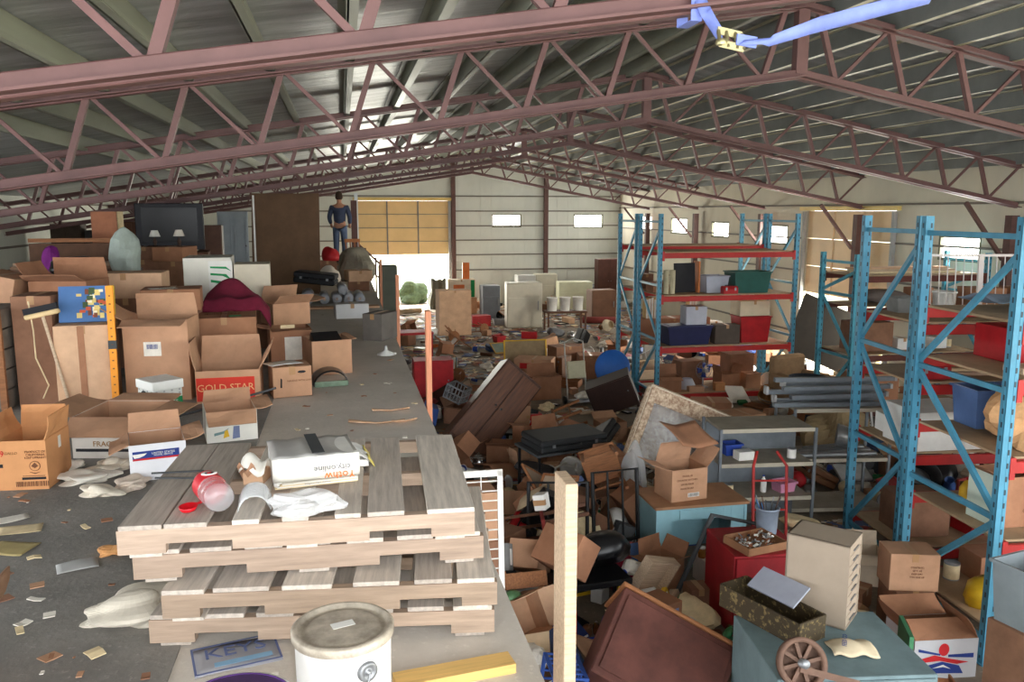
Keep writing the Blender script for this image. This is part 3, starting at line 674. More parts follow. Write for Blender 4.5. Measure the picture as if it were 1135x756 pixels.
# ------------------------------------------------------------------ mezzanine: foreground
DARKF = floor_mat('dark_floor_covering', (108,105,101), (140,136,130), (160,155,148), 1.6)
MEZF.node_tree.nodes  # deck keeps its own material
a, b = P(186, 756, MZ), P(310, 425, MZ); dv = (b-a)
pA, pB = a-dv*.6, b+dv*.9
mb = MB(); mb.add([(XL+.1, pA.y, MZ+.002), (pA.x, pA.y, MZ+.002), (pB.x, pB.y, MZ+.002), (XL+.1, pB.y, MZ+.002), (XL+.1, pA.y, MZ+.008), (pA.x, pA.y, MZ+.008), (pB.x, pB.y, MZ+.008), (XL+.1, pB.y, MZ+.008)],
    [(3,2,1,0),(4,5,6,7),(0,1,5,4),(1,2,6,5),(2,3,7,6),(3,0,4,7)], DARKF)
struct(mb, 'floor_covering', 'dark gritty floor covering on the left of the mezzanine')
ZF = MZ+.008
PALG = [M(c, .85, .16, 3, stretch=(14,1,14), bump=.15) for c in ((200,189,177),(188,177,166),(208,198,186),(178,167,156))]
PALS = [M(c, .85, .16, 3, stretch=(1,14,14), bump=.15) for c in ((176,154,136),(164,143,126),(160,139,120),(170,148,129))]
def pallet(fl, fr, z, seed, boards, label):
    a, b = P(fl[0], fl[1], z), P(fr[0], fr[1], z); ln = (b-a).length; L = ln; D = 1.04
    r = root('wooden_pallet'); q_ = random.Random(seed); s_ = PALS[seed % 4]
    for y in (.019, D/2, D-.019):
        q = MB(); n1, n2, w = -.36, .36, .115; hs = .09
        pts = [(-L/2,0),(n1-w,0),(n1-w+.015,.034),(n1+w-.015,.034),(n1+w,0),(n2-w,0),(n2-w+.015,.034),(n2+w-.015,.034),(n2+w,0),(L/2,0),(L/2,hs),(-L/2,hs)]
        # the notched stringer is split so that each polygon stays convex
        for i0, i1 in ((0,1),(4,5),(8,9)): q.box((pts[i1][0]-pts[i0][0], .038, .035), ((pts[i0][0]+pts[i1][0])/2, y, .0175+.012), s_)
        q.box((L, .038, hs-.035), (0, y, .035+(hs-.035)/2+.012), s_)
        q.obj('stringer', r)
    for x, w in boards:
        x *= L/1.22; w *= L/1.22
        q = MB(); q.box((w, D+q_.uniform(-.01,.01), .018), (x, D/2, .012+hs+.009), q_.choice(PALG), rot=(0,0,q_.uniform(-.006,.006)), ch=.002); q.obj('deck_board', r)
    for x in (-.52*L/1.22, 0, .52*L/1.22): q = MB(); q.box((.11, D, .011), (x, D/2, .006), PALG[seed % 4]); q.obj('bottom_board', r)
    put(r, ((a.x+b.x)/2, (a.y+b.y)/2, z-.12), math.degrees(math.atan2(b.y-a.y, b.x-a.x))); tag(r, label, 'pallet', 'stacked pallets'); return r, ln
PT = [MZ+.498, MZ+.374, MZ+.25, MZ+.126]
p1, ln = pallet((128,584), (526,562), PT[0], 0, [(-.53,.14),(-.385,.14),(-.19,.09),(-.02,.09),(.16,.09),(.295,.13),(.525,.17)], 'top wooden pallet of the stack of four, with bundle and bottle on it')
pallet((146,612), (536,589), PT[1], 1, [(-.53,.15),(-.35,.14),(-.17,.13),(0,.12),(.18,.13),(.36,.13),(.53,.14)], 'wooden pallet directly beneath the top one in the stack')
pallet((178,655), (551,640), PT[2], 2, [(-.53,.15),(-.33,.2),(-.09,.18),(.16,.17),(.37,.14),(.53,.14)], 'wooden pallet third from the top of the stack')
pallet((164,683), (548,671), PT[3], 3, [(-.53,.15),(-.35,.14),(-.17,.13),(0,.12),(.18,.13),(.36,.13),(.53,.14)], 'bottom wooden pallet of the stack, lying on the deck')
def on(px, py, z): return P(px, py, z)
ZP = PT[0]+.002
# bundle of mailers in a plastic bag
POLY = M((236,232,222), .3, .06, 6, spec=.6, name='white_poly_wrap'); POLYG = M((176,174,170), .35, .1, 6, spec=.6, name='grey_poly_wrap')
CLEAR = MG('clear_plastic', (235,238,240), .30, .1); CLEAR2 = MG('clear_crinkled_plastic', (240,240,240), .42, .12)
r = root('wrapped_mail_bundle'); dim = (.345, .30, .125); mb = MB()
mb.grid(lambda u, v: ((u-.5)*.345, -.15+.3*v, .125+.012*math.sin(u*5)*math.sin(v*3)+.004*math.sin(u*19)), 12, 8, POLYG, thick=.004)
mb.grid(lambda u, v: ((u-.5)*.345, -.15-.008*math.sin(v*3.1), .03+v*.095+.012*math.sin(u*5)*0), 10, 4, POLY, thick=.004)
mb.box((.335, .285, .118), (0,0,.06), WHITE, ch=.01); mb.obj('bundle', r)
q = MB(); q.box((.05, .302, .002), (.01,0,.139), DGREY); q.obj('strap', r)
dtext(r, dim, 'f', .06, .012, 'city.online', .036, INKGY, 180, .016); dtext(r, dim, 'f', .09, -.02, 'Yothw', .046, M((232,124,52), .8, .05, 5), 180, .016); dtext(r, dim, 'f', .0, -.042, 'www.city.online', .016, INKGY, 180, .016)
for i in range(4): q = MB(); q.box((.33-.01*i, .292+.006*i, .006), (.004*i,-.004*i,.004+i*.007), (CREAMP, WHITE, CREAMP, PAPER)[i]); q.obj('envelope', r)
p = on(345, 541, ZP); put(r, (p.x, p.y+.17, ZP), 9); tag(r, 'plastic-wrapped white bundle with upside-down city.online lettering on the top pallet', 'mail bundle')
q = MB(); q.grid(lambda u, v: (u*.13, (v-.5)*.20, .045+.03*math.sin(u*3)+.010*math.sin(v*16)-.03*u), 6, 24, POLYG, thick=.006); q.grid(lambda u, v: (.118+.025*u, (v-.5)*.205, .04-.04*u+.009*math.sin(v*9)), 3, 16, M((196,178,96), .6, .1, 5), thick=.004); q.box((.115, .18, .03), (.06,0,.016), WHITE)
p = on(376, 521, ZP); tag(put(q.obj('torn_mailer'), (p.x, p.y+.11, ZP), 6), 'grey striped torn mailer with yellow edge beside the white bundle', 'mailer')
q = MB(); q.grid(lambda u, v: ((u-.5)*.1, (v-.5)*.16, .06+.045*math.sin(v*4)+.02*math.sin(u*6)), 8, 8, POLY, thick=.004); q.grid(lambda u, v: ((u-.5)*.07-.02, (v-.5)*.07-.05, .085-.08*v+.02*math.sin(u*9)), 6, 6, CB[0], thick=.004); q.box((.08, .12, .05), (0,0,.026), CB[2])
p = on(283, 541, ZP); tag(put(q.obj('torn_cardboard_wrapper'), (p.x+.0, p.y+.10, ZP), -12), 'torn white wrapper showing brown cardboard, left of the white bundle', 'wrapper')
# bottle lying on its side, base towards the viewer
r = root('soda_bottle'); q = MB(); T = Matrix.Translation((0,0,.056)) @ Matrix.Rotation(-PI/2, 4, 'X')
PLG = MG('grey_clear_plastic', (176,176,178), .5, .1)
q.lathe([(.02,.0),(.044,.004),(.054,.02),(.055,.05),(.051,.06),(.055,.07),(.055,.10),(.051,.11),(.055,.12),(.055,.2),(.045,.245),(.018,.285),(.015,.31)], PLG, 24, T=T); q.obj('body', r)
q = MB(); q.lathe([(.0565,.125),(.0565,.205)], M((196,36,48), .4, .08, 5), 24, T=T); q.obj('label', r)
q = MB()
for rr, m_, o in ((.030, WHITE, .0), (.017, INKB, .001), (.008, INKR, .002)):
    q.lathe([(rr, 0), (rr, .002), (0, .0025)], m_, 18, T=Matrix.Translation((0, .163, .1115+o)), sx=1, sy=.8)
q.obj('printed_emblem', r)
q = MB(); q.lathe([(.017,.3),(.017,.325),(0,.325)], RED, 14, T=T); q.obj('cap', r)
p = on(246, 570, ZP); put(r, (p.x, p.y, ZP), 22); tag(r, 'large clear soda bottle with red label lying on the top pallet', 'bottle')
q = MB(); q.grid(lambda u, v: ((u-.5)*.12, (v-.5)*.17, .05+.006*math.sin(v*55)+.015*math.sin(u*3.1)-.04*(2*u-1)**4), 8, 44, CLEAR, thick=.003)
p = on(280, 570, ZP); tag(put(q.obj('plastic_clamshell'), (p.x, p.y+.09, ZP), 4), 'ribbed clear plastic container beside the soda bottle', 'container')
o = crumple(.13, .07, .05, CLEAR2, 5, .3, 'crumpled_plastic_film', 26, 14); p = on(337, 570, ZP); tag(put(o, (p.x, p.y+.03, ZP), 0), 'crumpled clear plastic film in front of the white bundle', 'plastic film')
r = root('plastic_scoop'); q = MB(); q.lathe([(.004,0),(.026,.006),(.034,.022),(.032,.022),(.02,.006),(0,.003)], M((214,24,36), .35, .06, 5), 16, sy=1.2); q.obj('bowl', r); q = MB(); q.bar((.02,.03,.02), (.07,.12,.014), .012, .005, M((214,24,36), .35, .06, 5)); q.obj('handle', r)
p = on(209, 567, ZP); tag(put(r, (p.x, p.y, ZP), -10), 'small red plastic scoop on the top pallet beside the bottle', 'scoop')
for k, (x0, y0, x1, y1) in enumerate(((168,526,226,523), (172,531,222,531))):
    a, b = on(x0, y0, ZP), on(x1, y1, ZP); q = MB(); q.bar((0,0,.005), tuple(b-a+Vector((0,0,.005))), .008, .006, DGREY)
    tag(put(q.obj('metal_strip'), (a.x, a.y, ZP)), 'thin dark metal strip on the top pallet, %s of two' % ('farther', 'nearer')[k], 'metal strip')
# five gallon pail
r = root('paint_pail'); q = MB(); PW = M((236,234,232), .45, .04, 3, spec=.5, name='white_pail_paint')
q.lathe([(.138,0),(.14,.004),(.146,.33),(.150,.335)], PW, 40); q.obj('body', r)
LIDM = M((188,178,162), .5, .2, 14, metal=.35, col2=(150,140,126), name='stained_lid')
q = MB(); q.lathe([(.154,.322),(.156,.346),(.148,.352),(.138,.352),(.134,.340),(.118,.338),(.114,.344),(.10,.345),(0,.345)], LIDM, 40); q.obj('lid', r)
q = MB(); q.box((.07, .035, .001), (.0,.01,.3458), WHITE, rot=(0,0,.3)); q.obj('label', r)
T = Matrix.Rotation(R(28), 4, 'Z') @ Matrix.Translation((0,-.146,.262)) @ Matrix.Rotation(PI/2, 4, 'X')
q = MB(); q.lathe([(.032,-.004),(.03,.008),(.018,.01),(.016,.004),(.008,.006),(.007,.014),(0,.014)], STEEL, 22, T=T); q.obj('ear', r)
q = MB(); A = T @ Vector((0,0,.014)); B_ = Matrix.Rotation(R(208), 4, 'Z') @ Vector((0,-.16,.262)); q.tube([tuple(A*(1-t)+B_*t+Vector((.0,-.19*math.sin(PI*t),-.24*math.sin(PI*t)*.92))) for t in [i/16 for i in range(17)]], .0028, STEEL, 6); q.obj('handle', r)
dim = (.29, .29, .35)
for k in range(5): dtext(r, dim, 'f', -.06, -.02-.016*k, ('PREMIUM', 'INTERIOR LATEX', 'SEMI-GLOSS', 'NET 5 GAL', '18.9 L')[k], .011, INKGY, 0, .008)
p = P(380, 694, MZ+.345); put(r, (p.x, p.y, MZ), 0); tag(r, 'white metal paint pail with stained grey lid and wire handle', 'paint pail')
# second pail with purple rim at the bottom edge
r = root('open_pail'); q = MB(); q.lathe([(.13,0),(.152,.35),(.158,.36),(.158,.37),(.150,.37)], PW, 36); q.obj('body', r)
q = MB(); q.lathe([(.149,.3705),(.14,.355),(.13,.02),(0,.02)], M((74,52,92), .5, .2, 4, name='purple_residue'), 36); q.lathe([(.151,.366),(.1515,.3715),(.146,.3715),(.146,.366)], M((84,48,120), .5, .1, 4), 36); q.obj('liner', r)
p = P(266, 747, MZ+.37); put(r, (p.x, p.y-.15, MZ)); tag(r, 'white pail with purple rim cut off by the bottom edge of the photo', 'pail')
# sheet with blue stencil
r = root('stencilled_sheet'); q = MB(); q.grid(lambda u, v: ((u-.5)*.3, (v-.5)*.2, .004+.004*math.sin(u*6)), 8, 4, M((160,160,166), .5, .06, 4), thick=.002); q.obj('sheet', r)
text(r, 'KEYS', .1, (0,.03,.0105), (0,0,0), M((96,108,150), .6, .1, 4)); q = MB()
for x, y, w, h in ((0,.093,.3,.008),(0,-.093,.3,.008),(-.146,0,.008,.18),(.146,0,.008,.18)): q.box((w, h, .001), (x,y,.0095), M((96,108,150), .6, .1, 4))
q.box((.2, .03, .001), (.02,-.05,.0095), M((130,170,200), .6, .1, 4)); q.obj('printed_panel', r)
p = P(262, 727, MZ); tag(put(r, (p.x, p.y, MZ), 14), 'grey sheet with blue stencilled letters lying in front of the pallets', 'printed sheet')
a, b = P(440, 751, MZ), P(566, 744, MZ); q = MB(); q.box((.42, .09, .035), (0,0,.0175), M((220,180,110), .8, .12, 4, stretch=(1,14,14))); tag(put(q.obj('lumber_offcut'), ((a.x+b.x)/2, (a.y+b.y)/2-.02, MZ), 8), 'yellow lumber offcut lying beside the white paint pail', 'lumber')
# upright lumber posts along the edge
for k, (px, pyb, pyt, w, d) in enumerate(((613,775,541,.04,.14),(470.5,448,345,.045,.09),(437,373,305,.045,.09),(418.5,332,288,.045,.09))):
    p = P(px, pyb, MZ)
    if k == 0: p = Vector((P(622, 541, MZ+.75).x-.02, P(622, 541, MZ+.75).y, MZ))
    dd = depth(p); h = 1.05
    top = (MZ+.76) if k == 0 else DY(px, pyt, p.y).z
    x = edge(p.y)+.022+w/2
    q = MB(); q.box((w, d, top), (0,d/2,top/2), WOOD if k == 0 else M((206,140,108), .8, .14, 5, stretch=(14,14,1)), ch=.003)
    tag(put(q.obj('lumber_post'), (x, p.y, 0)), ['large pale upright lumber post at the deck edge in the right foreground', 'reddish lumber post at the deck edge, second from the camera', 'reddish lumber post at the deck edge, third from the camera', 'reddish lumber post at the far end of the deck edge'][k], 'post', 'edge posts')
# papers on the floor
def onfloor(o, px, py, rz, label, cat, dz=0): p = P(px, py, ZF); put(o, (p.x, p.y, ZF+dz), rz); tag(o, label, cat); return o
onfloor(paper(.17, .11, LGREY, 2), 86, 628, 20, 'folded grey paper sheet lying alone on the dark floor', 'paper')
onfloor(paper(.2, .12, CREAMP, 3), 22, 588, 12, 'cream paper sheet at the left edge behind the folded grey one', 'paper')
onfloor(paper(.2, .16, M((176,160,112), .9, .1, 9), 4), 12, 609, -15, 'yellowed paper sheet at the left edge of the photo', 'paper')
onfloor(paper(.2, .1, PAPER, 9), 8, 577, 25, 'small white paper sheet at the left edge, farthest of the three', 'paper')
onfloor(crumple(.17, .13, .06, M((214,206,190), .9, .08, 9), 3, .4, 'crumpled_paper', 44, 24), 148, 682, 10, 'crumpled cream cloth-like paper tucked under the pallets', 'crumpled paper')
onfloor(crumple(.07, .05, .03, M((206,150,96), .9, .08, 9), 6, .3, 'torn_card'), 126, 614, 10, 'torn orange scrap of card beside the pallets', 'card scrap')
for k, (x, y, w, d, s) in enumerate(((96,535,.26,.16,1),(122,523,.20,.15,2),(146,543,.2,.13,3),(76,523,.16,.14,4),(112,551,.22,.12,5))):
    o = crumple(w*.5, d*.6, .035, [PAPER, M((216,206,188), .9, .08, 9), M((216,200,184), .9, .08, 9)][k % 3], 20+s, .45, 'crumpled_paper', 40, 20)
    onfloor(o, x, y-3, k*37, 'crumpled wrapping paper %s' % ['in the middle of the paper heap between the cartons', 'behind in the paper heap, nearest the postal box', 'at the right front of the paper heap by the pallets', 'at the left end of the paper heap by the printed carton', 'at the front of the paper heap'][k], 'crumpled paper')
q = MB(); q.grid(lambda u, v: (.3*math.sin(u*1.6)-.3, (v-.5)*.5, .0+.35*u), 8, 2, CB[0], thick=.008); o = q.obj('curved_cardboard'); p = P(-6, 772, ZF); tag(put(o, (p.x-.02, p.y, ZF), 0), 'curved brown cardboard edge at the lower left corner', 'cardboard')

# ------------------------------------------------------------------ mezzanine: the heap of cartons
def bx(px, py, w, h, d, rz, mat, label, z=MZ, cat='box', rx=0, ry=0, **k):
    p = P(px, py, z); s = depth(p)/FPX; W, H = w*s, h*s; r = carton(W, d, H, mat, **k)
    c = Vector((0, d/2, 0)); c.rotate(Euler((0,0,R(rz)))); put(r, (p.x+c.x, p.y+c.y, z), rz, rx, ry); tag(r, label, cat, 'cartons'); return r, (W, d, H)
r, D_ = bx(27, 543, 52, 56, .34, -4, CB[4], 'orange-brown printed carton with open flaps at the lower left', ZF, flaps={'b': 95, 'r': 100, 'l': 110})
decal(r, D_, 'f', -.13*D_[0]/.3, .0, .03, .02, INKB); dtext(r, D_, 'f', -.38*D_[0], .24*D_[2], '9', .05, INKR); dtext(r, D_, 'f', -.2*D_[0], .25*D_[2], 'GALLO', .022, M((150,110,70), .9, .05, 5))
for k in range(3): dtext(r, D_, 'f', .28*D_[0], (.27-.06*k)*D_[2], ('PRODUCT OF', 'CALIFORNIA', 'KEEP UPRIGHT')[k], .018, INKBR)
shape(r, D_, 'f', [([(.07+.03*math.cos(2*PI*i/20), -.005+.03*math.sin(2*PI*i/20)) for i in range(20)], INKBR), ([(.07+.026*math.cos(2*PI*i/20), -.005+.026*math.sin(2*PI*i/20)) for i in range(20)], CB[4]), ([(.05,-.005),(.07,-.018),(.09,-.005),(.07,.016)], INKBR), ([(.04,-.04),(.07,-.052),(.1,-.04),(.07,-.046)], INKBR)])
decal(r, D_, 'f', .06, -.27*D_[2], .13, .014, INKB); decal(r, D_, 'f', .06, -.22*D_[2], .12, .003, INKBR); barcode(r, D_, 'f', .05, -.38*D_[2], .18, .03, INKBR)
decal(r, D_, 'r', .02, .3*D_[2], .035, .07, PAPER, 'label')
r, D_ = bx(120, 508, 78, 46, .5, -12, M((206,200,190), .85, .08, 4), 'wide open carton with white sides and flared brown flaps', ZF, flaps={'f': 205, 'l': 165, 'r': 185, 'b': 178}, inner=CB[0], fmat=CB[0], fl=.2)
dtext(r, D_, 'f', .0, -.04, 'FRAGILE', .05, M((150,110,60), .9, .1, 5)); decal(r, D_, 'f', .0, -.3*D_[2], D_[0]*.9, .02, INKB)
r, D_ = bx(177, 531, 58, 41, .34, 14, M((222,222,226), .7, .05, 4), 'white postal box with blue stripe standing beside the pallets', ZF, flaps={'l': 205, 'b': 105, 'r': 165}, inner=CB[0], fmat=CB[0], fl=.12)
decal(r, D_, 'f', -.01, .22*D_[2], D_[0]*.82, .2*D_[2], INKBL, 'printed_stripe'); decal(r, D_, 'f', -.01, .1*D_[2], D_[0]*.82, .012, INKR, 'printed_stripe')
shape(r, D_, 'f', [([(-.14,.055),(-.06,.058),(-.075,.045),(-.10,.035),(-.13,.032)], WHITE)]); dtext(r, D_, 'f', .03, .24*D_[2], 'UNITED STATES', .018, WHITE); dtext(r, D_, 'f', .03, .18*D_[2], 'POSTAL SERVICE', .014, WHITE)
r, D_ = bx(188, 460, 33, 38, .26, 38, M((214,214,208), .7, .05, 4), 'white and green lidded storage box behind the postal box', ZF, flaps=None, tape=False)
decal(r, D_, 'f', 0, -.2*D_[2], D_[0]*.98, .42*D_[2], INKG); decal(r, D_, 'l', 0, -.2*D_[2], D_[1]*.98, .42*D_[2], INKG)
for f, w in (('f', D_[0]), ('l', D_[1])):
    dtext(r, D_, f, .0, -.12*D_[2], 'STORAGE', .035, WHITE); dtext(r, D_, f, 0, -.27*D_[2], 'letter / legal', .022, WHITE)
    for k in range(8): decal(r, D_, f, -w*.4+w*.8*(k % 4)/3, (.12+.1*(k//4))*D_[2], .014, .014, LGREY)
q = MB(); q.box((D_[0]+.02, D_[1]+.02, .07), (0,0,D_[2]-.028), M((228,228,222), .7, .05, 4), ch=.004); q.obj('lid', r); q = MB(); q.lathe([(.03,0),(.03,.003),(0,.003)], DGREY, 14, T=Matrix.Translation((-D_[0]/2-.012,-.0,D_[2]*.62)) @ Matrix.Rotation(-PI/2, 4, 'Y'), sy=1.6); q.obj('handle', r)
r, D_ = bx(254, 446, 68, 36, .42, 2, CB[0], 'open carton with red GOLD STAR panel', ZF, flaps={'b': 95, 'r': 118, 'l': 100}, fl=.24)
decal(r, D_, 'f', -.02, -.02, D_[0]*.9, D_[2]*.72, M((206,58,44), .8, .06, 4), 'printed_panel'); dtext(r, D_, 'f', -.02, -.01, 'GOLD STAR', .085, M((226,170,120), .8, .05, 4))
r, D_ = bx(258, 489, 54, 34, .36, 12, M((220,218,208), .7, .06, 4), 'open white carton with drooping brown flaps behind the pallets', ZF, flaps={'f': 222, 'r': 170, 'b': 60}, inner=CB[0], fmat=CB[0], fl=.12)
shape(r, D_, 'f', [([(-.12,-.06),(-.05,-.045),(-.02,-.01),(-.06,-.03),(-.12,-.04)], M((120,150,150), .8)), ([(-.06,-.08),(-.02,-.07),(-.03,-.02),(-.05,-.03)], YELLOW), ([(.0,-.09),(.05,-.085),(.05,.0),(.01,.0)], M((110,120,150), .8))]); decal(r, D_, 'r', 0, .02, .06, .04, INKG)
r, D_ = bx(325, 440, 42, 34, .3, 12, CB[0], 'small closed carton with round hand hole next to the black glass dish', ZF)
shape(r, D_, 'f', [([(.08+.035*math.cos(2*PI*i/16), .085+.012*math.sin(2*PI*i/16)) for i in range(16)], INKB), ([(-.105,-.045),(-.09,-.045),(-.088,.03),(-.1,.04)], INKB)]); dtext(r, D_, 'f', .06, .01, 'HANDLE WITH CARE', .022, INKBR)
r, D_ = bx(324, 408, 44, 44, .34, 10, CB[1], 'open carton with white paper label behind the small closed carton', ZF, flaps={'l': 165, 'f': 180}, fl=.2)
decal(r, D_, 'f', .02, .0, .17, .24, PAPER, 'label'); decal(r, D_, 'f', -.03, .22, .14, .05, CREAMP, 'label')
r, D_ = bx(369, 415, 44, 38, .42, 14, CB[0], 'open carton holding a black tray beside the grey open deck', ZF, flaps={'r': 175}, fl=.06)
q = MB(); q.box((D_[0]*.8, .3, .02), (0,0,D_[2]*.8), BLACKP); q.box((D_[0]*.7, .28, .1), (0,.02,D_[2]*.86), BLACKP, rot=(.3,0,0)); o = q.obj('black_plastic_tray'); o.matrix_world = r.matrix_basis.copy(); o.location = r.location; o.rotation_euler = r.rotation_euler; tag(o, 'black plastic tray lying inside an open carton', 'tray')
q = MB(); q.grid(lambda u, v: (.15*math.cos(PI*u)*(1+.08*v), -.1+.24*v, .005+.13*math.sin(PI*u)), 14, 6, BLACKP, thick=.01); q.box((.3, .02, .05), (0,-.1,.025), M((120,140,120), .2, .2, 14))
o = q.obj('black_glass_dish'); onfloor(o, 366, 426, 8, 'black arched glassy cover standing in front of the carton with tray', 'cover')
# big heap, back rows (the hidden cartons carry the visible ones)
r, D_ = bx(97, 452, 56, 92, .45, 6, CB[2], 'tall pale taped carton left of the yellow level', ZF)
q = MB(); q.box((.004, .05, D_[2]*.98), (0,0,0), CB[1]); o = q.obj('tape_strip', r); o.location = (D_[0]*-.02, -D_[1]/2-.002, D_[2]/2); o.rotation_euler = (0,0,PI/2); decal(r, D_, 'l', -.05, .12, .26, .3, LGREY, 'label')
r, D_ = bx(44, 450, 40, 122, .42, 0, CB[3], 'tall dark brown carton with hanging cord at the left', ZF)
q = MB(); q.tube([(.0,-.256,D_[2]*.96),(.02,-.258,D_[2]*.7),(.02,-.258,D_[2]*.45),(.1,-.26,D_[2]*.2),(.05,-.262,D_[2]*.08)], .006, CREAMP, 5); q.obj('white_cord', r)
CRATE = M((122,112,102), .85, .2, 4, stretch=(14,1,1))
r = root('wooden_crate'); q = MB()
for k in range(5): q.box((.36, .02, .15), (0,-.25,.08+k*.165), CRATE); q.box((.02, .5, .15), (.18,0,.08+k*.165), CRATE)
q.box((.34, .5, .02), (0,0,.81), CRATE); q.box((.34, .02, .8), (0,.25,.41), CRATE); q.box((.02,.5,.8), (-.18,0,.41), CRATE); q.obj('slats', r); q = MB(); q.box((.05, .03, .82), (.17,-.262,.41), WOODM); q.box((.05, .03, .82), (-.17,-.262,.41), WOODM); q.obj('corner_batten', r)
onfloor(r, -16, 455, -3, 'weathered wooden crate at the far left of the carton heap', 'crate'); r.location.y += .25
r, D_ = bx(177, 444, 68, 90, .44, -3, CB[0], 'large open carton with barcode label behind the green storage box', ZF, flaps={'l': 150, 'f': 190, 'b': 75}, fl=.2)
decal(r, D_, 'f', -.03, .1, .14, .12, PAPER, 'label'); barcode(r, D_, 'f', -.03, .12, .09, .04, INKBL)
def stackcol(px, py, w, h, d, label, m=None): return bx(px, py, w, h, d, 0, m or CB[3], label, ZF)
Y0 = 7.35
def at_y(px, py, y): return DY(px, py, y)
def bxy(px, py, y, w, h, d, rz, mat, label, rx=0, ry=0, sup=True, zmin=None, supl=None, **k):
    p = DY(px, py, y); s = depth(p)/FPX; W, H = w*s, h*s; r = carton(W, d, H, mat, **k); c = Vector((0, d/2, 0)); c.rotate(Euler((0,0,R(rz))))
    put(r, (p.x+c.x, p.y+c.y, p.z), rz, rx, ry); tag(r, label, 'box', 'cartons')
    if sup and p.z-ZF > .1:
        b_ = carton(W*.9, d*.86, p.z-ZF-.001, CB[3]); put(b_, (p.x+c.x, p.y+c.y, ZF), 0); tag(b_, supl or ('brown carton directly under the '+label.split(' with')[0].split(' of the')[0]), 'box', 'cartons')
    return r, (W, d, H)
bxy(138, 331, 8.98, 80, 28, .4, 0, CB[2], 'long pale carton lying across the top of the heap')
r, D_ = bxy(66, 346, 8.25, 62, 34, .5, -8, CB[1], 'wide open carton with raised flap on the heap beside the black bag', flaps={'l': 125, 'b': 80, 'f': 160}, fl=.2)
bxy(-10, 347, 8.2, 40, 42, .45, -6, CB[0], 'tilted carton at the left edge on top of the heap', ry=12, sup=True)
r, D_ = bxy(190, 345, 8.3, 62, 24, .42, 6, CB[1], 'flat carton with white shipping label on top of the heap', supl='brown carton supporting the flat carton with shipping label'); decal(r, D_, 't', -.08, -.05, .24, .14, PAPER, 'label', ang=20); barcode(r, D_, 't', -.05, -.05, .12, .05)
r, D_ = bxy(250, 392, 8.12, 68, 40, .5, 6, CB[1], 'brown carton with green sticker behind the GOLD STAR carton', sup=True, supl='brown carton supporting the one with the green sticker'); decal(r, D_, 't', .1, -.12, .11, .07, INKG, 'sticker', ang=10); dtext(r, D_, 't', -.02, .06, 'GLASSWARE', .06, INKBR)
r, D_ = bxy(232, 336, 9.9, 50, 50, .7, 4, M((216,212,200), .7, .06, 4), 'large white carton with green stripes at the back of the heap', tape=False)
decal(r, D_, 'f', .14, .04, .26, .36, WHITE, 'label')
shape(r, D_, 'f', [([(.03,.14),(.2,.13),(.26,.1),(.2,.155),(.03,.16)], INKG), ([(.03,.06),(.16,.05),(.26,.0),(.2,.07),(.03,.085)], INKG), ([(.03,-.02),(.15,-.04),(.25,-.1),(.2,-.02),(.03,.01)], INKG)]); dtext(r, D_, 'f', .2, -.1, 'FLOOR TILE', .03, INKGY, 90)
bxy(281, 337, 9.95, 38, 44, .5, 4, M((206,196,176), .75, .06, 4), 'cream carton standing beside the white carton with green stripes', tape=False)
r, D_ = bxy(324, 360, 9.6, 42, 24, .42, 24, CB[0], 'half open carton beside the maroon cloth', supl='brown carton supporting the half open one beside the maroon cloth', flaps={'f': 150, 'r': 170, 'b': 60}, sup=True)
p = DY(258, 352, 9.05); b_ = carton(.46, .40, p.z-ZF+.18, CB[1]); put(b_, (p.x, p.y+.1, ZF), 6); tag(b_, 'brown carton hidden beneath the maroon cloth', 'box', 'cartons')
MAR = M((112,30,52), .95, .14, 10, name='maroon_cloth'); zt = p.z+.18; q = MB()
def cloth(u, v):
    x, y = (u-.5)*.78, (v-.5)*.66; e = max(0, abs(x)-.27)+max(0, abs(y)-.24)
    return (x*(1-.12*max(0, abs(u-.5)*2-.6)), y, .20*math.exp(-((x+.02)**2+(y-.1)**2)/.03)+.012-e*1.35+.014*math.sin(u*17+v*5)+.01*math.sin(v*13))
q.grid(cloth, 30, 24, MAR, thick=.008); o = q.obj('maroon_cloth'); put(o, (p.x, p.y+.1, zt+.016), 6); tag(o, 'maroon cloth draped in a peak over a carton', 'cloth')
# small things on the heap
r = root('board_game_box'); q = MB(); q.box((.42, .04, .3), (0,0,.15), M((74,112,164), .6, .08, 4)); q.obj('body', r)
q_ = random.Random(3); q = MB()
for i in range(34): q.box((.026+.02*q_.random(), .004, .02+.03*q_.random()), (-.06+.2*q_.random(), -.0225-.0002*i, .04+.22*q_.random()), [M(c, .7, .1, 5) for c in ((226,206,130),(214,190,120),(70,90,60),(196,90,60),(240,230,200),(120,70,50))][i % 6])
q.obj('printed_pattern', r); q = MB(); q.box((.05, .05, .3), (.185,0,.15), YELLOW); q.obj('side_band', r)
z_ = ZF+.70; b1 = [o for o in COL.objects if o.get('label', '').startswith('tall pale taped')][0]; ztop = b1.location.z+max(v.co.z for v in b1.children[0].data.vertices)
tag(put(r, (b1.location.x+.02, b1.location.y-.02, ztop+.002), 6, -14), 'blue and yellow printed toy box on top of the tall pale carton', 'toy box')
r = root('spirit_level'); q = MB(); q.box((.055, .03, 1.0), (0,0,.5), M((236,150,40), .5, .08, 4), ch=.003)
q.obj('body', r); q = MB()
for k in range(14): q.box((.014, .002, .01), (0,-.016,.06+k*.066), INKBR)
q.obj('tick_marks', r); q = MB(); q.box((.062, .034, .07), (0,0,.52), DGREY); q.obj('vial', r); onfloor(r, 133, 452, 3, 'orange-yellow level standing upright between the cartons', 'level'); r.location.y += .02; r.location.x -= .03; r.rotation_euler.x = R(-3)
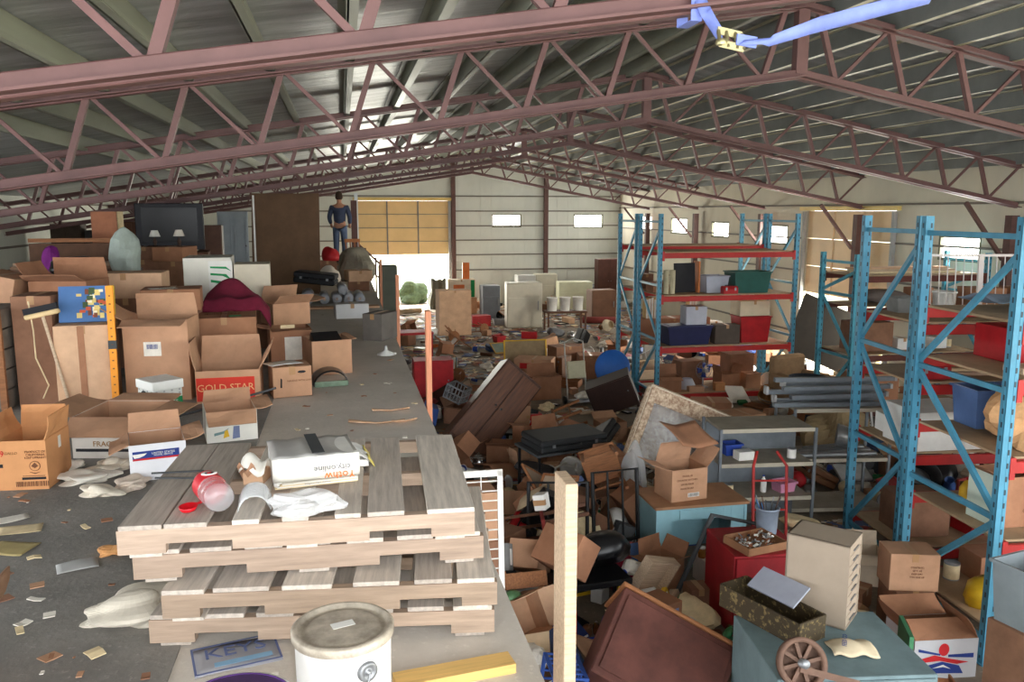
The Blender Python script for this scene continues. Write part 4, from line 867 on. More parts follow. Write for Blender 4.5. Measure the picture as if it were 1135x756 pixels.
r = root('push_broom'); q = MB(); q.box((.26, .06, .04), (0,0,.80), M((214,186,140), .7, .1, 5), ch=.012); q.obj('head', r); q = MB(); q.box((.25, .055, .05), (0,0,.845), INKB); q.obj('bristles', r); q = MB(); q.tube([(0,0,0),(0,0,.79)], .013, WOOD, 8); q.obj('handle', r)
p = DY(66, 388, 6.35); put(r, (p.x, 6.25, p.z-.32), 4, 4, 14); 
b2 = [o for o in COL.objects if o.get('label', '').startswith('tall dark brown')][0]; r.location = (b2.location.x+.30, b2.location.y-.40, ZF); r.scale = (1, 1, 1); r.rotation_euler = (R(-2), R(-12), 0); tag(r, 'push broom standing head up against the tall dark carton', 'broom')
o = sack(.28, .16, .12, BLACKP, 4); p = DY(114, 300, 9.2); tag(put(o, (p.x-.36, p.y+.40, DY(120,306,9.2).z), 0), 'black garbage bag lying behind the long pale carton', 'bag')
b_ = carton(.62, .5, o.location.z-ZF-.002, CB[3]); put(b_, (o.location.x, o.location.y+.04, ZF)); tag(b_, 'brown carton under the black garbage bag', 'box', 'cartons')
for k, (x, y, w, d, rz) in enumerate(((305,372,.34,.22,20),(310,388,.3,.25,-14),(300,396,.3,.2,40))):
    pp = P(x, y+62, ZF)
# envelopes lying on cartons
o24 = [o for o in COL.objects if o.get('label', '').startswith('small closed carton with')][0]
onfloor(paper(.3, .22, WHITE, 31), 330, 399, 0, 'white paper sheets lying on top of the small closed carton', 'paper'); o = COL.objects[-1] if False else [q for q in COL.objects if q.get('label') == 'white paper sheets lying on top of the small closed carton'][0]
o.location = (o24.location.x-.06, o24.location.y, o24.location.z+max(v.co.z for v in o24.children[0].data.vertices)+.003); o.rotation_euler.z = R(30)
a, b = P(196, 462, ZF+.05), P(306, 430, ZF+.24); q = MB(); q.tube([(0,0,0), tuple(b-a)], .009, DGREY, 7); tag(put(q.obj('metal_rod'), a), 'dark metal rod leaning across the GOLD STAR carton', 'rod')
# rolls, bag and boards in the middle distance
p0 = P(372, 337, MZ)
for k, (x, rd) in enumerate(((338,.11),(358,.085),(373,.085),(387,.09),(401,.085))):
    r = root('plastic_film_roll'); q = MB(); q.lathe([(.03,-.4),(rd,-.4),(rd,.4),(.03,.4)], M((150,152,158), .4, .12, 6), 20, T=Matrix.Translation((0,0,rd)) @ Matrix.Rotation(PI/2, 4, 'X')); q.obj('wrap', r)
    q = MB(); q.lathe([(.0,-.405),(.028,-.405),(.03,-.40),(.03,.4),(0,.4)], CB[2], 12, T=Matrix.Translation((0,0,rd)) @ Matrix.Rotation(PI/2, 4, 'X')); q.obj('core', r)
    p = P(x, 336, MZ); put(r, (p0.x+(x-372)*.0142, p0.y+.4, MZ), 2); tag(r, 'grey plastic film roll, %s in the row on the deck' % ['first from the left', 'second from the left', 'third from the left', 'second from the right', 'last at the right end'][k], 'roll', 'film rolls')
r = root('plastic_film_roll'); q = MB(); q.lathe([(.03,-.4),(.085,-.4),(.085,.4),(.03,.4)], M((150,152,158), .4, .12, 6), 20, T=Matrix.Rotation(PI/2, 4, 'X')); q.obj('wrap', r); put(r, (p0.x+.12, p0.y+.4, MZ+.245), 2); tag(r, 'grey plastic film roll resting on top of the row of rolls', 'roll', 'film rolls')
r = suitcase(.72, .5, .2, M((24,24,28), .6, .2, 5), 'black_case'); put(r, (p0.x-.34, p0.y+.5, MZ+.33), -8, 0, 6); tag(r, 'black soft case lying on the film rolls', 'case')
a = P(370, 341, MZ); tag(put(plank(1.5, .24, .03, CB[2], 'flat_board'), (a.x, a.y-.1, MZ), 3), 'flat brown board lying in front of the film rolls', 'board')
r, D_ = bx(391, 353, 36, 16, .34, 6, M((214,214,214), .7, .05, 4), 'white flat box beyond the grey tilted box', MZ); 
r, D_ = bx(413, 378, 24, 30, .42, -30, M((110,104,98), .8, .12, 4), 'grey-brown box tilted near the deck edge', MZ, rx=0)
r = root('funnel'); q = MB(); q.lathe([(.1,0),(.1,.012),(.02,.05),(.015,.1),(.013,.1),(.015,.05),(.09,.006)], M((206,206,202), .5, .06, 4), 20); q.obj('cone', r); q = MB(); q.box((.03, .01, .02), (.1,0,.01), WHITE); q.obj('tab', r); p = P(428, 393, MZ); tag(put(r, (p.x, p.y, MZ)), 'white plastic funnel upside down alone on the grey deck', 'funnel')
for k, (x, y, w, d, rz) in enumerate(((440,456,.3,.08,5),(425,470,.42,.09,-8),(455,468,.2,.06,20))): p = P(x, y, MZ); tag(put(flat_card(w, d, CB[2], .05, 'cardboard_scrap'), (p.x-.05, p.y, MZ+.001), rz), 'torn strip of cardboard behind the pallets near the deck edge, %s' % ['farthest', 'longest', 'nearest the edge'][k], 'cardboard')

# ------------------------------------------------------------------ mezzanine: the dark far end
r = root('panel_door'); DB = M((156,166,174), .6, .06, 3); q = MB(); hd = 2.0; q.box((.8, .035, hd), (0,0,hd/2), DB)
for x in (-.19, .19):
    for z0, z1 in ((.12, .62), (.74, 1.88)):
        for sx in (-1, 1): q.box((.015, .02, z1-z0), (x+sx*.14,-.024,(z0+z1)/2), DB)
        for z in (z0, z1): q.box((.29, .02, .015), (x,-.024,z), DB)
        q.box((.18, .012, z1-z0-.12), (x,-.02,(z0+z1)/2), DB)
q.obj('panel', r); q = MB(); q.lathe([(.02,0),(.02,.03),(.03,.05),(0,.065)], STEEL, 12, T=Matrix.Translation((.34,-.018,.95)) @ Matrix.Rotation(PI/2, 4, 'X')); q.obj('knob', r)
yd = 21.5; p = DY(260, 292, yd)
for c_ in r.children: c_.scale = (.9, 1, .80)
put(r, (p.x, yd, MZ+.002), 3, -3); tag(r, 'blue-grey panelled door standing at the back of the mezzanine', 'door panel')
p = DY(235, 284, 16.4); r = cabinet_box(.42, .4, 1.35, M((92,62,48), .6, .15, 4), 'tall_cabinet', 1); put(r, (p.x, 16.4, MZ), 3); tag(r, 'brown wooden cabinet left of the blue-grey door', 'cabinet')
p = DY(190, 274, 15.5); r = monitor(1.1, .6, .8, M((30,30,36), .5, .15, 4), 'rear_projection_television', BLACKP); put(r, (p.x, 15.6, MZ+.902), 6); tag(r, 'large black television at the dark back of the mezzanine', 'television')
r = cabinet_box(1.2, .7, .9, WOODD, 'sideboard', 3); put(r, (p.x, 15.65, MZ), 5); tag(r, 'dark sideboard under the black television', 'cabinet')
PLY = M((106,80,58), .75, .16, 2.2, name='dark_plywood')
p = DY(318, 322, 16.5); q = MB(); q.box((1.28, .03, 1.95), (0,0,.975), PLY); q.box((1.1, .04, .06), (0,.03,1.8), WOODM); q.box((1.1, .04, .06), (0,.03,.3), WOODM); o = q.obj('plywood_panel'); tag(put(o, (p.x, 16.5, MZ+.02), -5, -9), 'large brown plywood panel leaning at the back of the mezzanine', 'panel')
p = DY(292, 300, 16.1); q = MB(); q.box((.03, .03, 1.9), (0,0,.95), WHITE); tag(put(q.obj('white_rail'), (DY(283,285,16.1).x, 16.1, MZ), 0, -3), 'thin white rail standing left of the plywood panel', 'rail')
# cladding boards piled at the left
for k in range(9):
    p = DY(82, 292, 11.0); q = MB(); q.box((1.5-.1*(k % 3), .3, .04), (0,0,.02), [WOODD, M((112,86,66), .8, .16, 4, stretch=(1,10,10)), M((132,110,92), .8, .16, 4, stretch=(1,10,10))][k % 3])
    tag(put(q.obj('stacked_board'), (p.x+.03*(k % 2), 11.0+.02*(k % 3), MZ+.62+k*.041), 2-(k % 3)*2), 'board in the dark pile at the back left, %s' % ['bottom one', 'second from the bottom', 'third from the bottom', 'fourth from the bottom', 'middle one', 'fourth from the top', 'third from the top', 'second from the top', 'topmost one'][k], 'board', 'piled boards')
r = cabinet_box(1.7, .6, .62, WOODD, 'workbench', 3); put(r, (DY(82,292,11).x, 11.0, MZ), 0); tag(r, 'low dark bench carrying the pile of boards', 'bench')
q = MB(); q.box((1.2, .05, .62), (0,0,.31), M((86,58,40), .7, .2, 4)); q.box((1.2,.06,.05), (0,-.01,.66), WOODM); p = DY(88, 272, 11.6); tag(put(q.obj('wooden_headboard'), (p.x, 11.65, MZ+.575), 2), 'brown wooden headboard standing behind the pile of boards', 'headboard')
q = MB(); q.box((.9,.4,.57),(0,0,.285),WOODD); o = q.obj('wooden_chest'); tag(put(o, (p.x, 11.75, MZ-.02+.0), 2), 'dark chest behind the low bench', 'chest'); o.location.z = MZ
q = MB(); q.box((.34, .04, 1.0), (0,0,.5), M((150,96,68), .7, .15, 4)); q.box((.04,.2,1.0), (.15,.1,.5), CREAMP); p = DY(110, 262, 11.9); tag(put(q.obj('open_bookcase'), (p.x, 12.2, MZ+.6), -10), 'orange-brown bookcase end above the pile of boards', 'bookcase')
q = MB(); q.box((.8,.4,.6),(0,.1,.3),WOODD); tag(put(q.obj('wooden_chest'), (p.x, 12.25, MZ), -10), 'dark chest under the orange-brown bookcase', 'chest')
o = crumple(.16, .14, .3, M((150,160,152), .85, .12, 5), 14, .2, 'draped_sheet'); p = DY(125, 285, 9.6); b_ = carton(.4, .4, .92, CB[3]); put(b_, (p.x+.05, 9.95, MZ)); tag(b_, 'brown carton under the pale grey draped sheet', 'box', 'cartons'); tag(put(o, (p.x+.05, 9.95, MZ+.925)), 'pale grey sheet bundled upright behind the long carton', 'sheet')
o = crumple(.10, .08, .2, M((110,30,110), .8, .1, 5), 8, .1, 'purple_bag'); b_ = carton(.4, .4, .9, CB[3]); p = DY(55, 262, 10.4); put(b_, (p.x, 10.4, MZ)); tag(b_, 'brown carton under the purple bag', 'box', 'cartons'); tag(put(o, (p.x, 10.4, MZ+.905)), 'purple bag at the left of the pile of boards', 'bag')
# row of assorted things over the dark back
r, D_ = bxy(160, 288, 13.0, 40, 14, .5, 8, CB[3], 'dark carton left of the tall brown cabinet', supl='carton supporting the dark one with the lamp, left of the tall brown cabinet'); r, D_ = bxy(186, 290, 12.4, 34, 16, .5, -14, CB[1], 'carton in front of the black television', supl='carton supporting the lamp carton in front of the television')
for k, (x, y, c) in enumerate(((168,276,(230,228,220)),(196,271,(230,220,206)))):
    r = table_lamp(M((70,50,40), .6), M(c, .8, .05, 4)); r.scale = (.42, .42, .42); p = DY(x, y, 12.9); put(r, (p.x, 13.05, DY(160,274,13.0).z+.0), 0); r.location = (DY((160,187)[k],274,(13.0,12.4)[k]).x+.1, (13.25,12.65)[k], (DY(160,274,13.0).z, DY(186,274,12.4).z)[k]+.003); tag(r, 'table lamp with white shade on the %s' % ('dark carton', 'carton in front of the television')[k], 'lamp')
for k, (px, w, h) in enumerate(((78,.68,1.3),(115,.68,1.15),(151,.7,1.35),(187,.68,1.3))):
    p = DY(px, 280, 22.2); r = cabinet_box(w, .5, h, [M((70,56,46), .7, .2, 4), M((56,54,54), .7, .2, 4), WOODD][k % 3], 'dark_cupboard', 2); tag(put(r, (p.x, 22.2, MZ), 0), 'dark cupboard at the back left of the mezzanine, %s' % ['leftmost of four', 'second from the left', 'second from the right', 'rightmost of four'][k], 'cupboard', 'dark cupboards')
# person standing at the far end
def skin_body(name, verts, edges, radii, mat, parent=None, sub=1):
    me = bpy.data.meshes.new(name); me.from_pydata(verts, edges, []); o = bpy.data.objects.new(name, me); COL.objects.link(o); me.materials.append(mat)
    md = o.modifiers.new('skin', 'SKIN'); md.use_smooth_shade = True
    for i, r_ in enumerate(radii):
        sv = me.skin_vertices[0].data[i]; sv.radius = (r_, r_) if not isinstance(r_, tuple) else r_; sv.use_root = (i == 0)
    s = o.modifiers.new('sub', 'SUBSURF'); s.levels = sub; s.render_levels = sub
    if parent is not None: o.parent = parent
    return o
def person(loc, rz):
    SKIN = M((180,130,104), .6, .05, 5, name='skin'); SHIRT = M((62,70,92), .9, .1, 8, name='navy_shirt'); JEAN = M((84,98,124), .9, .12, 8, name='blue_jeans')
    V = [(0,0,.95),(0,0,1.12),(0,.01,1.30),(0,0,1.46),(0,-.01,1.54),(0,-.02,1.61),(0,-.03,1.70)]; RD_ = [(.15,.1),(.14,.1),(.16,.11),(.12,.08),.055,(.07,.08),(.075,.09)]
    E = [(i,i+1) for i in range(6)]
    def add(p, r_, c): V.append(p); RD_.append(r_); E.append((c, len(V)-1)); return len(V)-1
    hand_at = []
    for s in (-1,1):
        k = add((s*.19,0,1.43), .065, 3); k = add((s*.27,.02,1.16), .048, k); k = add((s*.24,-.12,.98), .036, k); k = add((s*.235,-.16,.94), (.032,.02), k); hand_at.append((s, V[k]))
        for j in range(4): f = add((s*(.215+.014*j),-.20,.915-.006*abs(j-1.5)), .009, k); add((s*(.215+.014*j),-.225,.885+.004*abs(j-1.5)), .0075, f)
        f = add((s*.20,-.17,.92), .010, k); add((s*.195,-.19,.895), .008, f)
        k = add((s*.095,0,.90), (.09,.095), 0); k = add((s*.105,-.015,.50), .06, k); k = add((s*.11,.01,.09), .042, k); add((s*.115,-.13,.035), (.042,.03), k)
    r = root('person'); b = skin_body('body', V, E, RD_, SKIN, r)
    hv = [(0,0,.93),(0,0,1.14),(0,.01,1.30),(0,0,1.45)]; hr = [(.175,.125),(.165,.125),(.185,.135),(.14,.095)]; he = [(0,1),(1,2),(2,3)]
    for s in (-1,1): hv += [(s*.19,0,1.43),(s*.27,.02,1.17),(s*.245,-.10,1.0)]; hr += [.085,.066,.054]; n = len(hv); he += [(3,n-3),(n-3,n-2),(n-2,n-1)]
    skin_body('shirt', hv, he, hr, SHIRT, r)
    tv = [(0,0,1.0)]; tr = [(.172,.122)]; te = []
    for s in (-1,1): tv += [(s*.095,0,.88),(s*.105,-.015,.50),(s*.11,.01,.08)]; tr += [(.11,.112),.082,.07]; n = len(tv); te += [(0,n-3),(n-3,n-2),(n-2,n-1)]
    skin_body('trousers', tv, te, tr, JEAN, r)
    q = MB()
    for s in (-1,1): q.lathe([(.02,0),(.048,.0),(.05,.03),(.045,.06),(.03,.09),(0,.1)], M((40,34,30), .7), 14, T=Matrix.Translation((s*.112,-.055,0)), sy=2.5)
    q.obj('shoes', r)
    q = MB(); q.lathe([(.0,.155),(.05,.14),(.085,.09),(.098,.03),(.095,-.03),(.07,-.07)][::-1], M((60,46,36), .9, .2, 20, name='brown_hair'), 18, T=Matrix.Translation((0,.012,1.70)), sy=1.12); q.obj('hair', r)
    q = MB()
    for s in (-1,1): q.lathe([(.012,0),(.013,.01),(0,.016)], WHITE, 8, T=Matrix.Translation((s*.03,-.115,1.70)) @ Matrix.Rotation(PI/2, 4, 'X')); q.lathe([(.02,0),(.022,.012),(0,.016)], SKIN, 10, T=Matrix.Translation((s*.085,.0,1.69)) @ Matrix.Rotation(s*PI/2, 4, 'Y'), sx=1.5)
    q.prism([(-.014,1.655),(.014,1.655),(0,1.70)], -.145, -.11, SKIN); q.box((.05,.012,.01), (0,-.112,1.625), M((150,80,76), .6)); q.obj('face', r)
    put(r, loc, rz); return r
yp = 22.4; p = DY(378, 291, yp)
q = MB(); q.box((1.1, .9, p.z-MZ), (0,0,(p.z-MZ)/2), M((120,112,100), .85, .15, 4), ch=.02); q.box((1.14,.94,.03),(0,0,(p.z-MZ)-.03),WOODM); tag(put(q.obj('wooden_platform'), (p.x, yp+.1, MZ)), 'low wooden platform the person stands on', 'platform')
r = person((p.x, yp, p.z+.012), 172); tag(r, 'person in navy shirt and blue jeans standing with back turned at far end', 'person')
TARP = M((128,122,108), .9, .14, 5, name='grey_tarpaulin'); o = crumple(.42, .4, .5, TARP, 11, .16, 'tarpaulin_heap', 26, 16); p = DY(391, 311, 19.4); tag(put(o, (p.x+.08, 19.75, MZ)), 'grey tarpaulin heap below the standing person', 'tarpaulin')
o = sack(.26, .22, .26, M((206,196,184), .6, .08, 5), 3, 'white_plastic_bag'); p = DY(364, 305, 18.6); tag(put(o, (p.x, 18.6, MZ+.0)), 'white plastic bag at the foot of the tarpaulin heap', 'bag')
o = sack(.2, .18, .2, RED, 9, 'red_plastic_bag'); tag(put(o, (p.x+.05, 19.2, MZ+.5)), 'red bag behind the white plastic bag', 'bag'); b_ = carton(.4, .4, .498, CB[3]); put(b_, (p.x-.02, 19.35, MZ)); tag(b_, 'brown carton beneath the red bag', 'box', 'cartons')
bxy(400, 312, 17.0, 26, 12, .5, 10, CB[2], 'pale carton in front of the tarpaulin heap', sup=True, supl='brown carton carrying the pale one before the tarpaulin heap')
r = chair(M((150,92,52), .6, .15, 4)); p = DY(392, 262, 21.4); put(r, (DY(394,262,21.6).x, 21.7, MZ+.0), 20); tag(r, 'orange wooden chair beside the standing person', 'chair'); 
q = MB(); q.box((.16,.16,1.9),(0,0,.95),M((94,66,62),.6)); tag(put(q.obj('steel_stub_post'), (DY(389,262,22.9).x+.1, 23.2, MZ)), 'brown steel post right of the standing person', 'post')
r = root('strip_light'); 
q = MB(); q.box((.10, .05, 1.35), (0,0,.675), M((214,220,224), .4, .05, 3)); o = q.obj('white_door_jamb', r); bpy.data.objects.remove(r); o.parent = None; o.name = 'white_upright'; p = DY(395.5, 255, 23.6); tag(put(o, (p.x, 23.7, p.z)), 'bright white upright between the person and the roll-up door', 'upright'); o.location.z = MZ; o.scale.z = 1
for v in o.data.vertices: v.co.z *= (DY(395.5, 214, 23.6).z-MZ)/1.35
# stair rail going down at the end of the deck
r = root('stair_railing'); a = DY(392, 266, 24.3); b = DY(436, 306, 24.3+1.2); q = MB(); q.tube([tuple(a), tuple(b)], .03, STEELD, 8); q.tube([(a.x,a.y,a.z-.45),(b.x,b.y,b.z-.45)], .02, STEELD, 6); q.obj('handrail', r)
for t in (.02,.28,.54,.8,1.0):
    c = a+(b-a)*t; q = MB(); q.box((.05, .05, c.z+.05), (c.x,c.y,(c.z+.1)/2-.0), STEELD); q.obj('baluster', r)
tag(r, 'brown metal stair railing sloping down in front of the bright roll-up door', 'railing')
p = DY(427, 345, 15.5); q = MB(); q.box((.34, .3, DY(427,294,15.5).z), (0,0,DY(427,294,15.5).z/2), M((84,88,76), .7, .12, 3), ch=.02); tag(put(q.obj('grey_locker'), (DY(428,345,15.5).x+.05, 15.6, 0)), 'tall dark grey-green locker standing just below the deck edge', 'locker')
# ------------------------------------------------------------------ ratchet strap on the nearest truss
STR = M((126,142,214), .6, .1, 9, name='blue_webbing'); r = root('ratchet_strap')
y = 3.52; A = DY(775, -3, y-.075); B1 = DY(800, 42, 3.35); B2 = DY(822, 47, 3.3); C1 = DY(905, 28, 3.25); C2 = DY(1035, -6, 3.2)
def ribbon(q, pts, ws):
    pts = [Vector(p_) for p_ in pts]; n = len(pts)-1
    def fn(u, v):
        t = u*n; i = min(int(t), n-1); f = t-i; c = pts[i]*(1-f)+pts[i+1]*f; w = ws[i]*(1-f)+ws[i+1]*f
        ax = Vector((.15,-.45,.88)) if i else Vector((.75,.1,.6)); return c+ax*w*(v-.5)
    q.grid(fn, n*6, 2, STR, thick=.003)
q = MB(); ribbon(q, [A, A*.6+B1*.4+Vector((0,0,-.01)), B1], [.06,.06,.05]); ribbon(q, [B2, B2*.6+C1*.4+Vector((0,0,-.02)), C1, C2], [.035,.05,.07,.075])
zc = chord(A.x); 
q.obj('webbing', r)
q = MB(); cx = A.x-.01
for z_, y0, y1 in ((zc+.045, y-.075, y+.075), (zc-.085, y-.075, y+.075)): q.box((.05, y1-y0, .003), (cx, y, z_), STR)
for yy in (y-.076, y+.076): q.box((.05, .003, .13), (cx, yy, zc-.02), STR)
q.obj('loop', r)
q = MB(); m_ = M((170,160,120), .35, .2, 6, metal=.8, name='brassy_steel'); c = (B1+B2)/2
for s in (-.028,.028): q.bar(tuple(c+Vector((-.06,s*.4,s+.012))), tuple(c+Vector((.05,s*.4,s-.006))), .006, .03, m_)
for t in (-.055,-.02,.02,.05): q.tube([tuple(c+Vector((t,-.012,-.034-.1*t))), tuple(c+Vector((t,.012,.034-.1*t)))], .008, m_, 8)
q.lathe([(.022,-.012),(.026,0),(.022,.012)], m_, 12, T=Matrix.Translation(c+Vector((-.045,0,-.01)))); q.box((.09,.012,.045), tuple(c+Vector((.06,-.012,-.004))), STR, rot=(0,.12,0)); q.obj('buckle', r)
tag(r, 'blue ratchet strap with metal buckle hanging from the nearest truss', 'strap')

# ------------------------------------------------------------------ warehouse floor: racking
RACKB = M((72,140,168), .5, .12, 4, spec=.4, name='blue_rack_paint'); RACKR = M((176,36,34), .5, .12, 4, spec=.4, name='red_beam_paint'); SLOT = M((30,50,60), .8, .05, 5)
def slot_mat():
    m = bpy.data.materials.new('slotted_blue_paint'); m.use_nodes = True; N = m.node_tree.nodes; L = m.node_tree.links; b = N['Principled BSDF']
    tc = N.new('ShaderNodeTexCoord'); sp = N.new('ShaderNodeSeparateXYZ'); md = N.new('ShaderNodeMath'); md.operation = 'PINGPONG'; md.inputs[1].default_value = .055
    gt = N.new('ShaderNodeMath'); gt.operation = 'GREATER_THAN'; gt.inputs[1].default_value = .033; mx = N.new('ShaderNodeMixRGB'); mx.inputs['Color1'].default_value = (*lin((72,140,168)), 1); mx.inputs['Color2'].default_value = (*lin((30,52,62)), 1)
    L.new(tc.outputs['Object'], sp.inputs[0]); L.new(sp.outputs['Z'], md.inputs[0]); L.new(md.outputs[0], gt.inputs[0]); L.new(gt.outputs[0], mx.inputs['Fac']); L.new(mx.outputs['Color'], b.inputs['Base Color']); b.inputs['Roughness'].default_value = .5; return m
SLOTM = slot_mat()
DECKW = M((168,142,112), .8, .14, 3, name='shelf_particle_board'); RACKBR = M((96,52,44), .6, .15, 4, name='red_brown_beam_paint')
def pallet_rack(W_, D_, H_, levels, label, rz, loc, decks=None, beam=RACKR, blue=RACKB, right=True, topk=None, cap=None):
    r = root('pallet_rack'); xs = [0, W_] if right else [0]
    for x in xs:
        for y in (0, D_):
            q = MB(); q.box((.08, .012, H_), (x, y-.03, H_/2), blue); q.box((.012, .07, H_), (x-.034, y, H_/2), blue); q.box((.012, .07, H_), (x+.034, y, H_/2), blue); q.box((.11,.1,.01),(x,y,.005),blue); o = q.obj('post', r)
            q = MB(); q.box((.016, .003, H_-.1), (x+.016, y-.037, H_/2), SLOTM); q.obj('slot_pattern', o)
            q = MB(); q.box((.003, .016, H_-.1), (x-.041, y, H_/2), SLOTM); q.obj('slot_pattern', o)
        zz = [.2, 1.25, 2.3, H_-.15]
        for i, z in enumerate(zz): q = MB(); q.bar((x, .03, z), (x, D_-.03, z), .035, .045, blue); q.obj('brace', r)
        for i in range(3):
            q = MB(); a, b = ((x, .04, zz[i]+.05), (x, D_-.04, zz[i+1]-.05)); 
            if i % 2 == 0: a, b = (x, .04, zz[i+1]-.05), (x, D_-.04, zz[i]+.05)
            if i == 2: a, b = (x, .04, zz[i+1]-.15), (x, D_-.04, zz[i]+.05)
            q.bar(a, b, .035, .05, blue); q.obj('brace', r)
    for i, z in enumerate(levels):
        for y in (-.02, D_+.02): q = MB(); q.box((W_-.09, .045, .10), (W_/2, y, z-.06), beam, ch=.006); q.box((.045,.05,.18),(.06,y,z-.07),beam); q.box((.045,.05,.18),(W_-.06,y,z-.07),beam); q.obj('beam', r)
        q = MB(); q.box((W_-.1, D_-.05, .02), (W_/2, D_/2, z), DECKW); q.obj('shelf_deck', r)
    put(r, loc, rz); tag(r, label, 'rack'); return r
def wpt(r, x, y, z): v = Vector((x, y, z)); v.rotate(r.rotation_euler); return r.location+v
LA = [.28, 1.05, 1.75, 2.38, 2.84]
A_ = P(1090, 735, 0); rackA = pallet_rack(2.44, 1.22, 3.66, LA, 'tall blue pallet rack with red beams nearest the camera at right', -5, (A_.x, A_.y, 0))
LA2 = [.30, 1.3, 2.02, 2.62]
rackA2 = pallet_rack(2.44, 1.05, 3.66, LA2, 'blue pallet rack standing back to back behind the nearest rack', -7, (5.45, 7.06, 0))
B_ = P(727, 447, 0); LB = [.17, 1.1, 2.10, 2.93]
rackB = pallet_rack(2.84, 1.1, 3.66, LB, 'blue pallet rack with four red shelves in the middle of the hall', 0, (B_.x, B_.y, 0))
rackB2 = pallet_rack(2.84, 1.05, 3.66, [.2, 1.1, 2.1, 3.0], 'blue pallet rack back to back behind the middle rack', 0, (B_.x-.02, B_.y+1.24, 0))
C0 = DY(951, 282, 12.3); rackC = pallet_rack(2.5, 1.0, C0.z, [.35, 1.3, 2.12, C0.z-.36], 'low rack with cyan posts and brown beams before the right roll-up door', 0, (C0.x, 12.3, 0), beam=RACKBR, blue=M((84,164,186), .5, .12, 4))
for o in list(rackC.children):
    pass
def G(o, px, py, rz, label, cat, z=0.0, rx=0, ry=0, group=None): p = P(px, py, z); put(o, (p.x, p.y, z), rz, rx, ry); return tag(o, label, cat, group)
def S(px, py, z=0.0): return depth(P(px, py, z))/FPX
def gb(px, py, w, h, d, rz, mat, label, z=0.0, rx=0, ry=0, group='cartons', **k):
    p = P(px, py, z); s = depth(p)/FPX; W, H = w*s, h*s; r = carton(W, d, H, mat, **k); c = Vector((0, d/2, 0)); c.rotate(Euler((0,0,R(rz))))
    put(r, (p.x+c.x, p.y+c.y, z), rz, rx, ry); tag(r, label, 'box', group); return r, (W, d, H)
def onr(rk, o, x, y, lv, rz, label, cat, group=None, levels=None, rx=0, dz=0):
    z = levels[lv]+.011+dz; put(o, wpt(rk, x, y, z), rz+math.degrees(rk.rotation_euler.z), rx); return tag(o, label, cat, group)
# ---- goods on the middle rack
def ob(w, d, h, m, **k): return carton(w, d, h, m, **k)
TEAL = M((36,84,76), .5, .1, 4)
onr(rackB, tub(.78, .5, .42, TEAL), 2.0, .35, 2, 0, 'dark green tote on the third shelf of the middle rack', 'tote', levels=LB)
onr(rackB, tub(.5, .42, .34, M((168,172,184), .5, .08, 4)), 1.3, .44, 2, 4, 'pale grey tote beside the dark green tote', 'tote', levels=LB)
q = MB(); q.box((.46, .05, .58), (0,0,.29), M((40,40,44), .7, .15, 4)); onr(rackB, q.obj('display_board'), .72, .45, 2, 10, 'black panel leaning on the third shelf of the middle rack', 'panel', levels=LB, rx=-5, dz=.006)
q = MB(); q.box((.03, .26, .62), (0,0,.31), M((200,120,70), .7, .1, 4)); onr(rackB, q.obj('wooden_slab'), 0.985, .5, 2, 0, 'orange wooden slab beside the black panel', 'slab', levels=LB)
for k in range(2): q = MB(); q.lathe([(.055,0),(.055,.46),(.045,.46),(.045,.01),(0,.01)], M((190,180,150), .7, .1, 5), 16); onr(rackB, q.obj('cardboard_tube'), .26+.13*k, .3, 2, 0, 'pale upright tube on the middle rack, %s of two' % ('left', 'right')[k], 'tube', 'upright tubes', levels=LB)
onr(rackB, ob(.3, .4, .2, CB[1]), 0.24, .75, 2, 0, 'brown carton at the back left of the third shelf', 'box', 'cartons', levels=LB)
onr(rackB, toolbox(.3, .16, .16, RED), 1.5, .1, 2, -4, 'red toolbox in front of the pale grey tote', 'toolbox', levels=LB)
onr(rackB, tub(.95, .5, .36, M((32,36,74), .5, .1, 4), M((40,44,84), .5, .1, 4)), .7, .34, 1, 3, 'long navy lidded bin on the second shelf of the middle rack', 'bin', levels=LB)
onr(rackB, ob(.42, .36, .36, M((178,180,190), .6, .06, 4)), .88, .36, 1, -4, 'grey-white box on top of the navy bin', 'box', 'cartons', levels=LB, dz=.388)
for k in range(9):
    b_ = book(.05, .2, .4+.02*(k % 3), [M((206,160,84), .7, .1, 5), M((220,190,130), .7, .1, 5), M((170,110,60), .7, .1, 5)][k % 3], 'tall_book'); put(b_, (0,0,0))
    onr(rackB2, b_, .30+.058*k+(.62 if k > 5 else 0), .2, 1, 0, 'tall tan book on the rear rack, %s in its row' % ['first from the left', 'second from the left', 'third from the left', 'fourth from the left', 'fifth from the left', 'sixth from the left', 'first right of the gap', 'second right of the gap', 'third right of the gap'][k], 'book', 'tall tan books', levels=[.2, 1.1, 2.1, 3.0], dz=.38)
onr(rackB2, ob(1.6, .5, .378, CB[1]), .9, .3, 1, 0, 'long brown carton under the tall tan books', 'box', 'cartons', levels=[.2, 1.1, 2.1, 3.0])
r = tub(.66, .46, .52, RED, name='red_cooler'); onr(rackB, r, 2.14, .4, 1, 0, 'tall red cooler box on the second shelf of the middle rack', 'cooler', levels=LB)
onr(rackB, ob(.64, .44, .3, M((206,192,164), .7, .06, 4)), 2.12, .42, 1, 0, 'beige box standing on top of the red cooler', 'box', 'cartons', levels=LB, dz=.53)
onr(rackB, ob(.5, .3, .38, M((84,74,66), .8, .1, 4)), 1.5, .22, 1, -6, 'grey-brown box in front of the red cooler', 'box', 'cartons', levels=LB)
